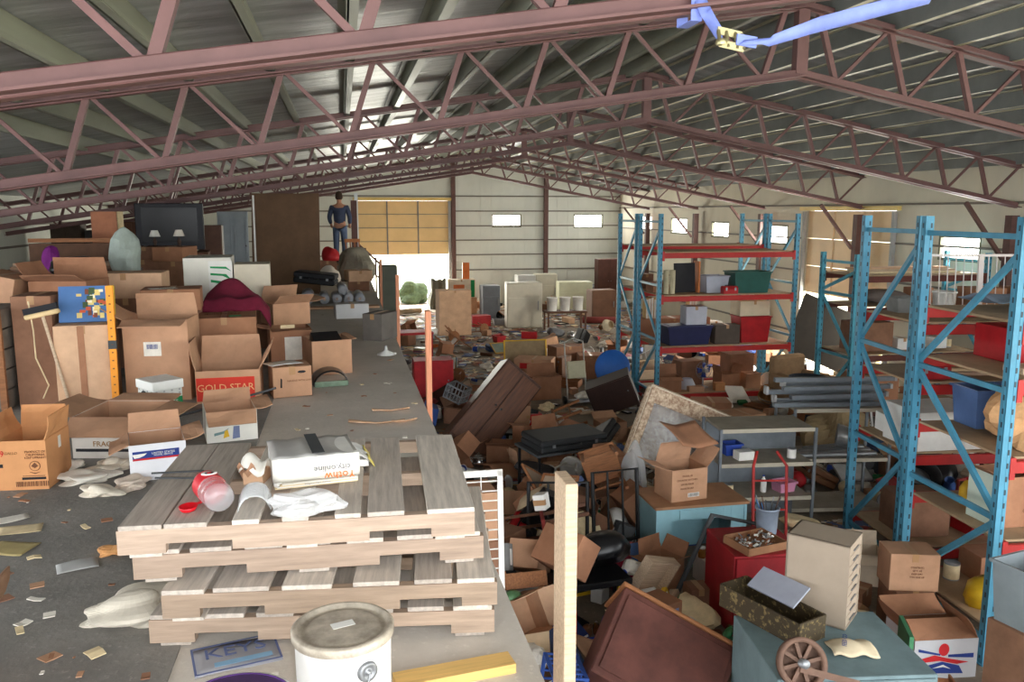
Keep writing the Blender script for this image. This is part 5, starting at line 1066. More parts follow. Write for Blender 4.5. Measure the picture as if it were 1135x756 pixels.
for k, (x, y, w, d, h, m, fl, lb) in enumerate(((.36,.3,.44,.4,.3,CB[1],{'f':190,'b':95},'open brown carton at the left of the bottom shelf of the middle rack'),(1.0,.83,.5,.34,.5,CB[3],None,'dark carton at the back of the bottom shelf of the middle rack'),(1.64,.36,.42,.34,.3,CB[1],{'l':100,'r':110},'open carton in the middle of the bottom shelf of the middle rack'),(2.08,.8,.56,.4,.62,CB[3],None,'tall dark carton at the back right of the bottom shelf'),(2.12,.28,.32,.28,.3,CB[0],{'f':170},'small open carton right of centre on the bottom shelf'),(1.36,.1,.2,.14,.16,CB[4],None,'small orange carton at the front of the bottom shelf'),(.86,.1,.3,.16,.1,CB[0],None,'flat carton at the front of the bottom shelf'))):
    onr(rackB, ob(w, d, h, m, flaps=fl, tape=False), x, y, 0, (k*17) % 20-8, lb, 'box', 'cartons', levels=LB)
onr(rackB, sack(.2, .16, .2, M((214,210,206), .5, .06, 5), 5, 'white_plastic_bag'), 2.56, .25, 0, 0, 'white plastic bag at the right end of the bottom shelf of the middle rack', 'bag', levels=LB)
onr(rackB, lampshade(.1, .2, .2, M((190,194,206), .6, .06, 5)), 0.82, .42, 0, 0, 'pale blue lamp shade on the bottom shelf of the middle rack', 'lamp shade', levels=LB)
onr(rackB, fan(), 1.16, .42, 0, 10, 'small grey fan on the bottom shelf of the middle rack', 'fan', levels=LB)
# ---- goods on the near racks
q = MB(); q.grid(lambda u, v: ((u-.5)*1.9, (v-.5)*.95, .09+.05*math.sin(u*9)*math.sin(v*5)+.03*math.sin(v*11+u*4)), 34, 16, M((122,134,150), .6, .1, 4, name='grey_blue_tarpaulin'), thick=.01)
onr(rackA, q.obj('tarpaulin'), 1.2, .6, 4, 0, 'grey-blue tarpaulin spread on the top shelf of the nearest rack', 'tarpaulin', levels=LA, dz=.03)
r = root('wire_gate'); q = MB(); WG = M((206,196,190), .5, .05, 5)
for x in (-.55, 0, .55): q.box((.05, .03, .62), (x,0,.31), WG)
q.box((1.15,.03,.025), (0,0,.62), WG); q.box((1.15,.03,.025), (0,0,.02), WG); q.obj('frame', r); q = MB()
for k in range(13): q.tube([(-.5+k*.083,0,.02),(-.5+k*.083,0,.61)], .006, WG, 5)
q.obj('wires', r); onr(rackA2, r, .85, .3, 3, -4, 'white wire gate standing on the top of the rack behind', 'gate', levels=LA2, rx=-4, dz=.012)
onr(rackA, ob(.4, .3, .24, M((206,190,180), .7, .06, 4)), 1.35, .45, 4, 12, 'pale pink carton on the tarpaulin of the nearest rack', 'box', 'cartons', levels=LA, dz=.15)
q = MB(); q.box((1.3,.22,.05),(0,0,.025),WOOD); onr(rackA, q.obj('wooden_plank'), .9, .35, 3, 4, 'pale plank lying on the fourth shelf of the nearest rack', 'plank', levels=LA)
onr(rackA, ob(.6,.5,.3,RED,tape=False), .8, .9, 3, 0, 'red box at the back of the fourth shelf of the nearest rack', 'box', 'cartons', levels=LA)
onr(rackA, tub(.42,.36,.36,M((86,112,158), .5, .1, 4)), .55, 1.0, 2, 0, 'blue plastic bin at the back of the third shelf of the nearest rack', 'bin', levels=LA)
onr(rackA, tub(.42,.36,.36,M((86,112,158), .5, .1, 4)), 1.02, 1.0, 2, 0, 'second blue plastic bin right of the first on the third shelf', 'bin', levels=LA)
BURL = M((196,152,108), .95, .16, 7, bump=.2, name='burlap'); o = crumple(.42, .34, .36, BURL, 21, .2, 'burlap_bundle', 34, 20); onr(rackA, o, .62, .36, 2, 0, 'big bundle of tan burlap on the third shelf of the nearest rack', 'burlap', levels=LA)
o = crumple(.3, .26, .3, BURL, 22, .2, 'burlap_bundle', 30, 18); onr(rackA, o, 1.62, .4, 2, 20, 'smaller tan burlap bundle right of the big one', 'burlap', levels=LA)
r, D_ = carton(.55, .36, .44, CB[1], flaps={'l': 150, 'r': 120}, fl=.12), (.55, .36, .44); decal(r, D_, 'l', 0, 0, .36, .44, M((206,216,200), .7, .05, 4), 'white_edge'); onr(rackA, r, .46, .45, 1, 4, 'open brown carton with pale edge on the second shelf of the nearest rack', 'box', 'cartons', levels=LA)
dtext(r, D_, 'f', .05, -.08, 'CLAMPS', .05, INKBR)
r, D_ = carton(.6, .4, .34, CB[1], tape=False), (.6,.4,.34); dtext(r, D_, 'f', .0, .03, 'MERIT', .15, INKB); q = MB(); q.box((.42,.002,.006),(0,-.202,.125),INKBR); q.obj('printed_line', r); onr(rackA, r, 1.15, .24, 1, 6, 'brown carton lettered MERIT on the second shelf of the nearest rack', 'box', 'cartons', levels=LA)
o = sack(.26, .16, .1, BLACKP, 3); onr(rackA, o, 1.15, .24, 1, 0, 'black garbage bag on top of the MERIT carton', 'bag', levels=LA, dz=.345)
YB = M((216,176,40), .45, .1, 6, name='yellow_plastic'); o = sack(.3, .22, .17, YB, 8, 'yellow_plastic_bag'); onr(rackA, o, .42, .4, 0, 0, 'bright yellow plastic bag on the bottom shelf of the nearest rack', 'bag', levels=LA)
o = crumple(.2,.16,.06,WHITE,5,.3); onr(rackA, o, 1.0, .28, 0, 30, 'crumpled white paper beside the yellow bag on the bottom shelf', 'paper', levels=LA)
onr(rackA, bucket(.15,.2,WHITE), 1.5, .4, 0, 0, 'white bucket on the bottom shelf of the nearest rack', 'bucket', levels=LA)
r = root('red_white_packet'); q = MB(); q.box((.34,.2,.08),(0,0,.04),RED,ch=.01); q.box((.2,.1,.002),(0,0,.081),WHITE); q.obj('packet', r); onr(rackA, r, .95, .62, 0, 0, 'red and white packet at the back of the bottom shelf', 'packet', levels=LA)
for k in range(4): q = MB(); q.box((1.2,.24,.03),(0,0,.015),[WOOD,CREAMP,WOODM,WOOD][k]); onr(rackA2, q.obj('loose_board'), 1.1+.05*k, .4+.08*k, 2, 3*k-4, 'board on the third shelf of the rack behind it, %s of the pile' % ['bottom', 'second', 'third', 'top'][k], 'board', 'boards on the rack behind it', levels=LA2, dz=.031*k)
r, D_ = carton(.75,.6,.4,WHITE,tape=False), 0; onr(rackA2, r, .5, .35, 1, 4, 'large white box on the second shelf of the rack behind it', 'box', 'cartons', levels=LA2)
q = MB(); q.tube([(-.6,0,.07),(.6,0,.07)], .07, M((190,188,180), .5, .08, 4), 14); onr(rackA2, q.obj('rolled_sheet'), 1.55, .3, 1, -8, 'pale rolled sheet lying right of the large white box', 'roll', levels=LA2)
onr(rackA2, ob(.5,.5,.4,CB[3],tape=False), .45, .5, 0, 0, 'dark carton on the bottom shelf of the rack behind it', 'box', 'cartons', levels=LA2)
onr(rackA2, ob(.4,.3,.25,RED,tape=False), 1.1, .4, 0, 10, 'red box on the bottom shelf of the rack behind it', 'box', 'cartons', levels=LA2)
LC = [.35, 1.3, 2.12, C0.z-.36]
for k in range(3): q = MB(); q.box((1.9,.3,.03),(0,0,.015),[CREAMP,WOOD,CB[2]][k]); onr(rackC, q.obj('loose_board'), 1.2, .4+.1*k, 3, 3*k-3, 'pale board on top of the cyan posted rack, %s' % ['bottom', 'middle', 'top'][k], 'board', 'boards on the cyan posted rack', levels=LC, dz=.031*k)
onr(rackC, cushion(.9,.6,.24,M((120,110,104), .9, .1, 5)), .8, .5, 2, 0, 'grey cushion on the third shelf of the cyan posted rack', 'cushion', levels=LC)
onr(rackC, ob(.7,.5,.5,CB[3],tape=False), .6, .5, 1, 0, 'dark carton on the second shelf of the cyan posted rack', 'box', 'cartons', levels=LC)
onr(rackC, ob(.8,.6,.55,CB[1],tape=False), .7, .5, 0, 4, 'brown carton on the bottom shelf of the cyan posted rack', 'box', 'cartons', levels=LC)

# ---- near right of the floor
BGREY = M((112,132,136), .6, .14, 3, name='blue_grey_paint')
HT = .78
p = P(905, 718, HT); r = cabinet_box(1.05, .85, HT, BGREY, 'work_cabinet', 2, feet=0); put(r, (p.x+.12, p.y+.04, 0), -8); tag(r, 'blue-grey cabinet in the right foreground with drawers and box on top', 'cabinet'); CAB = r
BEI = M((158,143,126), .55, .06, 3, name='beige_enamel')
r = organiser(.33, .44, .62, 1, 8, BEI, M((164,148,130), .5, .05, 3)); 
for c in r.children:
    if c.name.startswith('drawer'):
        for h in c.children:
            h.data.materials[0] = STEEL
G(r, 930, 697, 42, 'tall beige drawer cabinet with eight small drawers on the blue-grey cabinet', 'drawer cabinet', HT+.001); r.location.y += .24; r.location.x += .0
OLV = M((58,48,32), .6, .1, 24, thr=.42, col2=(122,106,70), name='worn_olive_paint'); r = root('ammunition_style_box'); r.name = 'metal_trough'; q = MB(); t = .012
w, d, h = .72, .27, .17
q.box((w, t, h), (0,-d/2,h/2), OLV); q.box((w, t, h), (0,d/2,h/2), OLV); q.box((t, d, h), (-w/2,0,h/2), OLV); q.box((t, d, h), (w/2,0,h/2), OLV); q.box((w, d, t), (0,0,t/2), M((54,44,30), .8, .2, 6)); q.obj('body', r)
q = MB(); q.tube([(-.30+.035*math.cos(a), -d/2+.02, .12+.035*math.sin(a)) for a in [2*PI*i/12 for i in range(12)]], .005, STEEL, 5, closed=True); q.obj('ring_handle', r)
G(r, 866, 700, -70, 'long worn olive metal box open on top of the blue-grey cabinet', 'metal box', HT+.001); r.location.y += .16; TR = r
q = MB(); q.box((.42, .015, .20), (0,0,.1), M((150,154,166), .6, .08, 4)); o = q.obj('metal_sheet'); put(o, (TR.location.x+.0, TR.location.y+.02, TR.location.z+.175), -70, -58); tag(o, 'flat grey panel resting in the olive metal box', 'panel')
r = root('spoked_wheel'); T = Matrix.Rotation(PI/2, 4, 'X'); RW_ = M((110,84,70), .7, .2, 6, name='rusty_wood'); q = MB(); q.lathe([(.125,-.02),(.155,-.025),(.155,.025),(.125,.02),(.125,-.02)], RW_, 28, T=T); q.obj('rim', r)
for k in range(4): a = k*PI/4+.2; q = MB(); q.bar((-.13*math.cos(a),0,-.13*math.sin(a)), (.13*math.cos(a),0,.13*math.sin(a)), .02, .022, RW_); q.obj('spoke', r)
q = MB(); q.lathe([(.03,-.06),(.03,.06),(0,.06)], STEEL, 12, T=T); q.obj('hub', r); q = MB(); q.bar((-.02,.0,-.03), (.34,.0,-.13), .05, .04, RW_); q.obj('wooden_arm', r)
p = P(888, 745, HT+.1); put(r, (p.x, p.y, HT+.16), -8, -24); tag(r, 'rusty spoked pulley wheel with wooden arm on the blue-grey cabinet', 'wheel')
r = root('paper_sack'); q = MB(); q.grid(lambda u, v: ((u-.5)*.3, (v-.5)*.2, .012+.05*math.sin(PI*v)*math.sin(PI*u)**.5+.012*math.sin(u*12+v*5)), 16, 10, M((206,190,160), .85, .08, 6), thick=.01); q.obj('sack', r); text(r, 'FEED CO', .042, (-.05,.0,.068), (0,0,R(70)), INKBL); p = P(944, 722, HT); tag(put(r, (p.x, p.y, HT+.012), -14), 'cream paper sack with blue lettering on the blue-grey cabinet', 'sack')
# red cabinet with tray and bucket
REDC = M((146,26,34), .5, .16, 4, spec=.4, name='red_enamel'); p = P(812, 712, 0); r = cabinet_box(.66, .66, .76, REDC, 'red_cabinet', 1, feet=.02); put(r, (p.x+.36, p.y+.36, 0), -4); tag(r, 'red metal cabinet topped with a tray of hardware', 'cabinet'); RC = r
r = root('hardware_tray'); q = MB(); TW = M((150,108,78), .75, .15, 4); w, d = .42, .34
q.box((w, d, .01), (0,0,.005), TW)
for y in (-1,1): q.box((w, .012, .07), (0,y*d/2,.035), TW)
for x in (-1,1): q.box((.012, d, .07), (x*w/2,0,.035), TW)
q.obj('tray', r); q = MB(); q_ = random.Random(11)
for k in range(90): q.box((.015+.05*q_.random(), .008+.014*q_.random(), .008+.01*q_.random()), (-.18+.36*q_.random(), -.14+.28*q_.random(), .022+.05*q_.random()), q_.choice([STEEL, LGREY, WOODM, WHITE, DGREY, M((150,90,60), .6)]), rot=(q_.random(), q_.random(), q_.random()*3))
o = q.obj('hardware', r); o['kind'] = 'stuff'; put(r, (RC.location.x-.06, RC.location.y-.12, .762), 12); tag(r, 'shallow wooden tray full of small hardware on the red cabinet', 'tray')
r = bucket(.105, .25, M((138,150,166), .6, .12, 9), False, name='brush_bucket'); q = MB(); q_ = random.Random(2)
for k in range(11): a = q_.uniform(0,6.3); q.tube([(.03*math.cos(a),.03*math.sin(a),.03),(.075*math.cos(a),.075*math.sin(a),.24),(.11*math.cos(a),.11*math.sin(a),.3+.06*q_.random())], .006, q_.choice([WOODD, STEEL, DGREY, M((60,110,160), .6)]), 5)
q.obj('tools', r); put(r, (RC.location.x+.19, RC.location.y+.14, .762)); tag(r, 'grey-blue bucket holding brushes and rods on the red cabinet', 'bucket')
# tipped red-brown chest
RB_ = M((92,54,46), .7, .25, 3, name='red_brown_veneer'); r = root('tipped_dresser'); q = MB(); q.box((.95, .5, .7), (0,0,.35), RB_, ch=.01); q.obj('body', r); q = MB(); q.box((1.0, .54, .03), (0,0,.715), WOODM, ch=.006); q.obj('top', r)
q = MB(); q.box((.86,.02,.6),(0,-.26,.35),RB_,ch=.006); q.obj('back_panel', r)
p = P(708, 800, 0); put(r, (p.x, p.y+.0, .08)); r.rotation_euler = Euler((R(-50), R(26), R(-24))); tag(r, 'red-brown veneered dresser tipped on its back in the lower centre', 'dresser'); DRS = r
gb(736, 705, 56, 34, .3, 24, CB[1], 'carton with pale blue stripes behind the tipped dresser', .0)
r = [o for o in COL.objects if o.get('label') == 'carton with pale blue stripes behind the tipped dresser'][0]
for k in range(4): decal(r, (.5,.3,.27), 'f', -.15+.1*k, 0, .05, .16, M((130,150,200), .7, .05, 4), 'printed_stripe')
# logo carton
r, D_ = gb(1046, 752, 74, 46, .42, -6, M((194,192,194), .75, .05, 4), 'white carton with red and blue emblem at the lower right', 0, flaps={'f': 28, 'b': 150, 'l': 120, 'r': 60}, inner=CB[1], fmat=CB[1], fl=.2)
e = D_[0]/.55; u = lambda pts: [(x*e, y*e) for x, y in pts]
shape(r, D_, 'f', [(u([(-.02+.045*math.cos(2*PI*i/20), .085+.055*math.sin(2*PI*i/20)) for i in range(20)]), INKR), (u([(-.24,.1),(-.05,.05),(-.05,.035),(-.24,.075)]), INKBL), (u([(.02,.04),(.24,.045),(.24,.005),(.02,.02)]), INKBL),
  (u([(-.22,.01),(-.1,.04),(.05,.0),(.2,-.03),(.1,-.045),(-.05,-.01),(-.2,-.02)]), INKR), (u([(-.17,-.05),(-.03,-.02),(.12,-.06),(.16,-.13),(-.15,-.115)]), INKBL), (u([(-.12,-.075),(-.02,-.045),(.05,-.085),(-.02,-.065)]), WHITE)])
r, D_ = gb(958, 730, 40, 32, .34, -30, CB[0], 'tan carton leaning behind the green board', .0, ry=-14); decal(r, D_, 't', 0, 0, .05, .34, TAPE, 'tape')
b_ = carton(.36, .3, .40, CB[3]); tag(put(b_, (4.86, 6.14, 0), -6), 'dark carton carrying the tan one with printed lines behind the emblem carton', 'box', 'cartons')
r, D_ = carton(.42, .3, .34, CB[0]), (.42, .3, .34); tag(put(r, (4.86, 6.14, .402), -16), 'tan carton with printed lines standing near the blue rack post', 'box', 'cartons')

for k in range(4): dtext(r, D_, 'f', .02, .05-.03*k, ('CONTENTS', 'QTY  12', 'KEEP DRY', 'THIS SIDE UP')[k], .022, INKBR)
q = MB(); q.box((.03, .34, .62), (0,0,.31), M((70,128,90), .6, .1, 4)); G(q.obj('green_board'), 998, 778, -24, 'green painted board standing at the bottom right beside the white carton', 'board', 0, 0, 0)
r = drawer(.34, .3, .2, M((150,96,62), .7, .15, 4)); G(r, 1034, 786, 70, 'loose wooden drawer standing beside the green board', 'drawer', 0, 0, 0)
t_ = P(1128, 690, .75); tag(put(tub(.5, .42, .46, M((128,136,140), .5, .08, 4), None), (t_.x+.12, t_.y-.05, .752), 12), 'grey plastic tote at the right edge in front of the nearest rack', 'tote')
tag(put(carton(.5, .4, .75, CB[3]), (t_.x+.12, t_.y-.05, 0), 8), 'tall dark carton carrying the grey plastic tote at the right edge', 'box', 'cartons')
# ---- furniture and frames in the middle
LB_ = M((150,196,208), .55, .08, 3, name='pale_blue_paint'); r = root('blue_desk'); dw, dd, dh = 1.0, .6, .72; q = MB(); q.box((dw+.04, dd+.04, .03), (0,0,dh-.015), M((168,124,92), .7, .12, 4), ch=.005); q.obj('top', r)
for x in (-1,1): q = MB(); q.box((.03, dd, dh-.03), (x*(dw/2-.015),0,(dh-.03)/2), LB_); q.box((.16,.03,dh-.03),(x*(dw/2-.09),-dd/2+.02,(dh-.03)/2),LB_); q.obj('side_panel', r)
q = MB(); q.box((dw-.04, .02, .13), (0,-dd/2+.02,dh-.1), LB_); q.obj('apron', r); q = MB(); q.box((dw-.04,.02,dh-.1),(0,dd/2-.02,(dh-.03)/2),LB_); q.obj('back_panel', r); q = MB(); q.box((.5,.02,.1),(0,-dd/2+.0,dh-.1),LB_,ch=.004); o = q.obj('drawer', r)
p = P(776, 632, 0); put(r, (p.x, p.y+.3, 0), 0); tag(r, 'pale blue desk with brown top in front of the mattress', 'desk'); DSK = r
r, D_ = carton(.42, .36, .34, CB[0], flaps={'l': 160, 'b': 70, 'r': 130}, fl=.24), (.42,.36,.34); put(r, (DSK.location.x-.12, DSK.location.y, .722), 8); tag(r, 'open tan carton with printed text standing on the blue desk', 'box', 'cartons')
for k in range(4): dtext(r, D_, 'f', -.03, .1-.045*k, ('MODEL 40', 'COUNTRY KITCHEN', 'SERVES FOUR', 'MADE IN USA')[k], .026, INKBR)
barcode(r, D_, 'f', .05, -.11, .12, .035, None, WHITE)
o = flat_card(.55, .4, CB[1], .1); put(o, (DSK.location.x-.08, DSK.location.y-.02, 1.36), 25, 28, 8); tag(o, 'flattened carton lying across the open carton on the desk', 'cardboard')
r, D_ = carton(.38, .3, .26, M((206,190,176), .75, .06, 4), tape=False), (.38,.3,.26); put(r, (DSK.location.x+.06, DSK.location.y-.56, .0), 6); tag(r, 'white printed box standing before the blue desk', 'box', 'cartons'); shape(r, D_, 'f', [([(.1*math.cos(2*PI*i/18), .05*math.sin(2*PI*i/18)) for i in range(18)], M((170,110,80), .8)), ([(-.16,-.1),(.16,-.1),(.16,-.08),(-.16,-.08)], INKR)])
MATT = M((206,186,160), .85, .14, 26, col2=(150,118,96), detail=2, name='floral_mattress_fabric'); r = root('mattress'); q = MB(); q.box((1.75, .2, 1.0), (0,0,.5), MATT, ch=.06); q.obj('padding', r); q = MB()
for y in (-.1,.1): q.tube([(-.85,y,.03),(.85,y,.03),(.85,y,.97),(-.85,y,.97)], .012, M((226,212,190), .8, .08, 6), 6, closed=True, smooth=False)
q.obj('piping', r); p = P(790, 600, 0); put(r, (p.x+.1, p.y+1.0, .35), 0); r.rotation_euler = Euler((R(-18), R(22), R(-14))); tag(r, 'floral patterned mattress propped up behind the blue desk', 'mattress'); MT = r
q = MB(); q.grid(lambda u, v: ((u-.5)*1.5, -.005-.03*math.sin(PI*u)-.008*math.sin(u*33+v*9), .02+v*.75), 24, 10, MG('clear_mattress_cover', (190,196,200), .28, .15), thick=.003); o = q.obj('plastic_cover', r); o.location = (0,-.11,.0)
o = crumple(.16, .15, .62, CLEAR2, 31, .12, 'bubble_wrap_roll', 26, 22); G(o, 700, 572, 0, 'tall roll of bubble wrap left of the mattress', 'bubble wrap'); 
def bedframe(px, py, w, h, rz, label, nb=3, rx=-6):
    r = root('metal_headboard'); m = BLACK; q = MB(); q.tube([(-w/2,0,0),(-w/2,0,h),(w/2,0,h),(w/2,0,0)], .022, m, 8, smooth=False); q.tube([(-w/2,0,h*.3),(w/2,0,h*.3)], .018, m, 8); q.obj('frame', r)
    for k in range(nb): x = -w/2+w*(k+1)/(nb+1); q = MB(); q.tube([(x,0,h*.3),(x,0,h)], .012, m, 6); q.obj('bar', r)
    return G(r, px, py, rz, label, 'headboard', 0, rx)
bedframe(618, 640, .6, .98, -12, 'black metal headboard standing behind the pale lumber post', 2)
bedframe(684, 632, .5, 1.05, 6, 'black metal headboard right of centre before the bubble wrap', 2)
r = root('bent_tube_frame'); q = MB(); q.tube([(-.35,0,0),(0,0,.85),(.5,.05,.72),(.62,.05,0)], .026, DGREY, 8, smooth=False); q.obj('tube', r); G(r, 786, 664, -8, 'dark bent tube frame in front of the blue desk', 'frame', 0)
r = root('hand_truck'); q = MB(); HTR = M((150,40,36), .55, .15, 4)
for x in (-.17,.17): q.tube([(x,0,.12),(x,0,1.15),(x*.6,.1,1.28)], .016, HTR, 8)
for z in (.4,.7,1.0): q.tube([(-.17,0,z),(.17,0,z)], .012, HTR, 6)
q.obj('frame', r); q = MB(); q.box((.4,.2,.012),(0,-.1,.02),HTR); q.obj('toe_plate', r)
for x in (-1,1): q = MB(); q.lathe([(.03,-.03),(.12,-.03),(.125,0),(.12,.03),(.03,.03)], BLACKP, 18, T=Matrix.Translation((x*.24,.08,.125)) @ Matrix.Rotation(PI/2, 4, 'Y')); q.obj('wheel', r)
G(r, 852, 640, -10, 'red hand truck standing between the desk and the metal shelves', 'hand truck', 0, -6)
r = root('folding_dolly'); q = MB()
for x in (-.2,.2): q.tube([(x,0,.08),(x,.04,1.2)], .014, M((170,168,160), .5), 8)
q.tube([(-.2,.04,1.2),(0,.05,1.27),(.2,.04,1.2)], .014, M((170,168,160), .5), 8); q.obj('frame', r); q = MB(); q.box((.38,.06,.34),(0,-.02,.66),M((196,190,160), .8, .08, 5),ch=.02); q.obj('panel', r); q = MB(); q.box((.44,.3,.05),(0,-.12,.06),STEEL); q.obj('platform', r)
for x in (-1,1): q = MB(); q.lathe([(.02,-.02),(.08,-.02),(.08,.02),(.02,.02)], BLACKP, 14, T=Matrix.Translation((x*.25,.04,.08)) @ Matrix.Rotation(PI/2, 4, 'Y')); q.obj('wheel', r)
G(r, 640, 447, 10, 'silver folding dolly with cream panel left of the blue disc', 'dolly', 0, -8)
# white wire shelf against the deck
r = root('wire_shelf_panel'); q = MB(); q.box((.04,.02,1.5),(-.02,0,.75),WHITE); q.box((.04,.02,1.5),(.52,0,.75),WHITE); q.box((.58,.02,.04),(.25,0,1.49),WHITE); q.box((.58,.02,.04),(.25,0,.02),WHITE); q.obj('frame', r); q = MB()
for k in range(24): q.tube([(0,0,.06+.06*k),(.5,0,.06+.06*k)], .005, WHITE, 5)
for x in (.12,.25,.38): q.tube([(x,.006,.02),(x,.006,1.48)], .004, WHITE, 5)
q.obj('wires', r); p = DY(563, 528, 5.6); put(r, (p.x-.55, 5.6, 0), 0, -5); 
for c_ in r.children: c_.scale = (1,1,p.z/1.5)
tag(r, 'white wire shelf panel leaning beside the mezzanine edge', 'shelf panel')
r, D_ = carton(.46,.4,1.0,CB[3]), 0; p = DY(522, 548, 6.35); put(r, (p.x+.02, 6.6, 0)); tag(r, 'tall dark carton under the clean tan carton by the wire shelf panel', 'box', 'cartons')
r = carton(.4, .36, .42, CB[0], tape=False); put(r, (p.x+.02, 6.58, 1.001), 4); tag(r, 'clean tan carton just beyond the mezzanine edge above the wire panel', 'box', 'cartons')
# metal shelving
SH = M((112,118,124), .5, .12, 5, metal=.3, name='grey_shelf_steel')
def shelving(w, d, h, n, px, py, rz, label, back=True):
    r = root('metal_shelving'); 
    for x in (-1,1):
        for y in (-1,1): q = MB(); q.box((.03,.03,h),(x*w/2,y*d/2,h/2),SH); q.obj('post', r)
    zs = [.08+(h-.1)*k/(n-1) for k in range(n)]
    for z in zs: q = MB(); q.box((w-.032,d-.0,.03),(0,0,z),M((150,142,128), .7, .12, 4)); q.box((w-.032,.01,.045),(0,-d/2-.003,z),M((176,168,150), .6, .1, 5)); q.obj('shelf', r)
    if back: q = MB(); q.box((w-.04,.008,h-.1),(0,d/2-.02,h/2),SH); q.obj('back_panel', r)
    G(r, px, py, rz, label, 'shelving'); return r, zs
r, zs = shelving(1.1, .6, 1.3, 4, 872, 615, -6, 'grey metal shelving unit with open bays behind the red cabinet'); r.location.y += .75; SH1 = r
def onshelf(sr, o, x, y, z, rz, label, cat, group=None): put(o, wpt(sr, x, y, z+.016), rz); return tag(o, label, cat, group)
onshelf(SH1, tub(.22,.18,.12,M((206,140,170), .5, .08, 4)), .3, -.08, zs[1], 10, 'pink plastic tub on the grey shelving', 'tub')
onshelf(SH1, ob(.2,.14,.1,WHITE,tape=False), -.2, -.1, zs[2], 4, 'small white box on the upper shelf of the grey shelving', 'box', 'cartons'); onshelf(SH1, tub(.2,.16,.14,BLUE), -.28, .1, zs[2], 0, 'small blue tub behind the white box on the grey shelving', 'tub')
onshelf(SH1, bottle(.035,.2,WHITE,BLUE), .05, -.1, zs[1], 0, 'white bottle on the lower shelf of the grey shelving', 'bottle'); onshelf(SH1, can(.05,.12,STEEL,WHITE), .36, -.12, zs[2], 0, 'white labelled can on the upper shelf of the grey shelving', 'can')
onshelf(SH1, can(.05,.11,STEEL,CREAMP), -.36, -.1, zs[1], 0, 'cream labelled can on the lower shelf of the grey shelving', 'can')
r, zs2 = shelving(1.2, .6, 1.35, 3, 962, 590, -8, 'second grey metal shelving unit, right of the first', False); r.location.y += .85; SH2 = r
for k in range(7):
    q = MB(); l = 1.5-.12*(k % 3); q.box((l,.07,.05),(0,0,.025),SH); q.box((.03,.1,.1),(-l/2,0,.05),LGREY) if k % 2 else q.box((.03,.08,.06),(l/2,0,.03),LGREY)
    z = zs2[2]+.016+.102*(k//2)+(0 if k % 2 == 0 else .0); o = q.obj('steel_rail'); onshelf(SH2, o, -.06+.03*(k % 3), -.14+.26*(k % 2), zs2[2]+.104*(k//2), -8+3*(k % 3), 'grey steel rail heaped on the second shelving unit, %s' % ['bottom front', 'bottom back', 'second layer front', 'second layer back', 'third layer front', 'third layer back', 'topmost'][k], 'rail', 'steel rails')
for k in range(4): o = pipe(1.1-.1*k,.03,STEEL); onshelf(SH2, o, -.05+.04*k, -.2+.12*k, zs2[1], -6+4*k, 'steel tube on the middle shelf of the second shelving unit, %s' % ['front', 'second from the front', 'third from the front', 'back'][k], 'tube', 'steel tubes')
r, D_ = gb(901, 642, 32, 50, .26, -4, CB[0], 'tan upright carton behind the beige drawer cabinet', 0, tape=False); q = MB(); q.box((D_[0],.002,.004),(0,-D_[1]/2-.001,D_[2]*.7),CB[1]); q.obj('seam', r)
r, D_ = gb(960, 676, 34, 24, .5, 38, CB[1], 'long brown carton lying right of the beige drawer cabinet', .0)
r, D_ = gb(960, 650, 36, 36, .3, -20, M((206,188,164), .8, .08, 4), 'pale open carton beside the nearest rack post', 0, flaps={'f': 200, 'l': 150, 'b': 95})
r = root('yellow_extension_cord'); q = MB(); q.tube([(-.02,.05,.04),(0,0,.01),(.05,-.05,.012),(.1,-.02,.012),(.08,.05,.012),(.0,.06,.012)], .011, YB, 6); q.box((.05,.03,.03),(-.02,.05,.05),YB,ch=.005); q.obj('cord', r); G(r, 948, 664, 0, 'yellow cord end lying right of the beige drawer cabinet', 'cord', 0)
# open carton before the desk, hose, bench, pillow
gb(745, 655, 36, 34, .32, 24, CB[1], 'open brown carton in front of the blue desk', 0, flaps={'l': 165, 'f': 150, 'r': 120, 'b': 100})
gb(777, 678, 24, 26, .2, 0, CB[3], 'small dark carton left of the red cabinet', 0)
r = root('red_hose'); q = MB(); q.tube([(0,0,.045),(.05,.12,.05),(.16,.26,.16),(.17,.3,.36),(.1,.33,.48)], .045, RED, 10); q.obj('hose', r); G(r, 622, 745, 0, 'thick red hose curving up right of the pale lumber post', 'hose', 0)
o = plank(.42,.12,.03,M((60,84,190), .5, .08, 4),'blue_board'); G(o, 668, 712, 4, 'bright blue board lying beside the red hose', 'board', 0)
r = root('black_bench'); q = MB(); q.box((.75,.34,.06),(0,0,.42),BLACKP,ch=.01); q.obj('top', r)
for x in (-1,1):
    for y in (-1,1): q = MB(); q.box((.03,.03,.39),(x*.34,y*.14,.195),BLACK); q.obj('leg', r)
G(r, 650, 690, 6, 'low black bench behind the bright blue board', 'bench', 0)
o = cushion(.4,.34,.16,M((150,44,66), .9, .1, 6)); G(o, 684, 650, 20, 'crimson cushion lying behind the tipped dresser', 'cushion', .0, 40); o.location.z = .12
r = tub(.34,.26,.14,YB); G(r, 640, 655, 10, 'yellow tub behind the pale lumber post', 'tub', 0)
for k, (px, py) in enumerate(((578,560),(592,572),(584,592))): r = root('yellow_jug') if False else jug(.11,.3,YB,WHITE); G(r, px, py+40, 30*k, 'yellow plastic jug near the white wire panel, %s of three' % ['farthest', 'middle', 'nearest'][k], 'jug', 0)
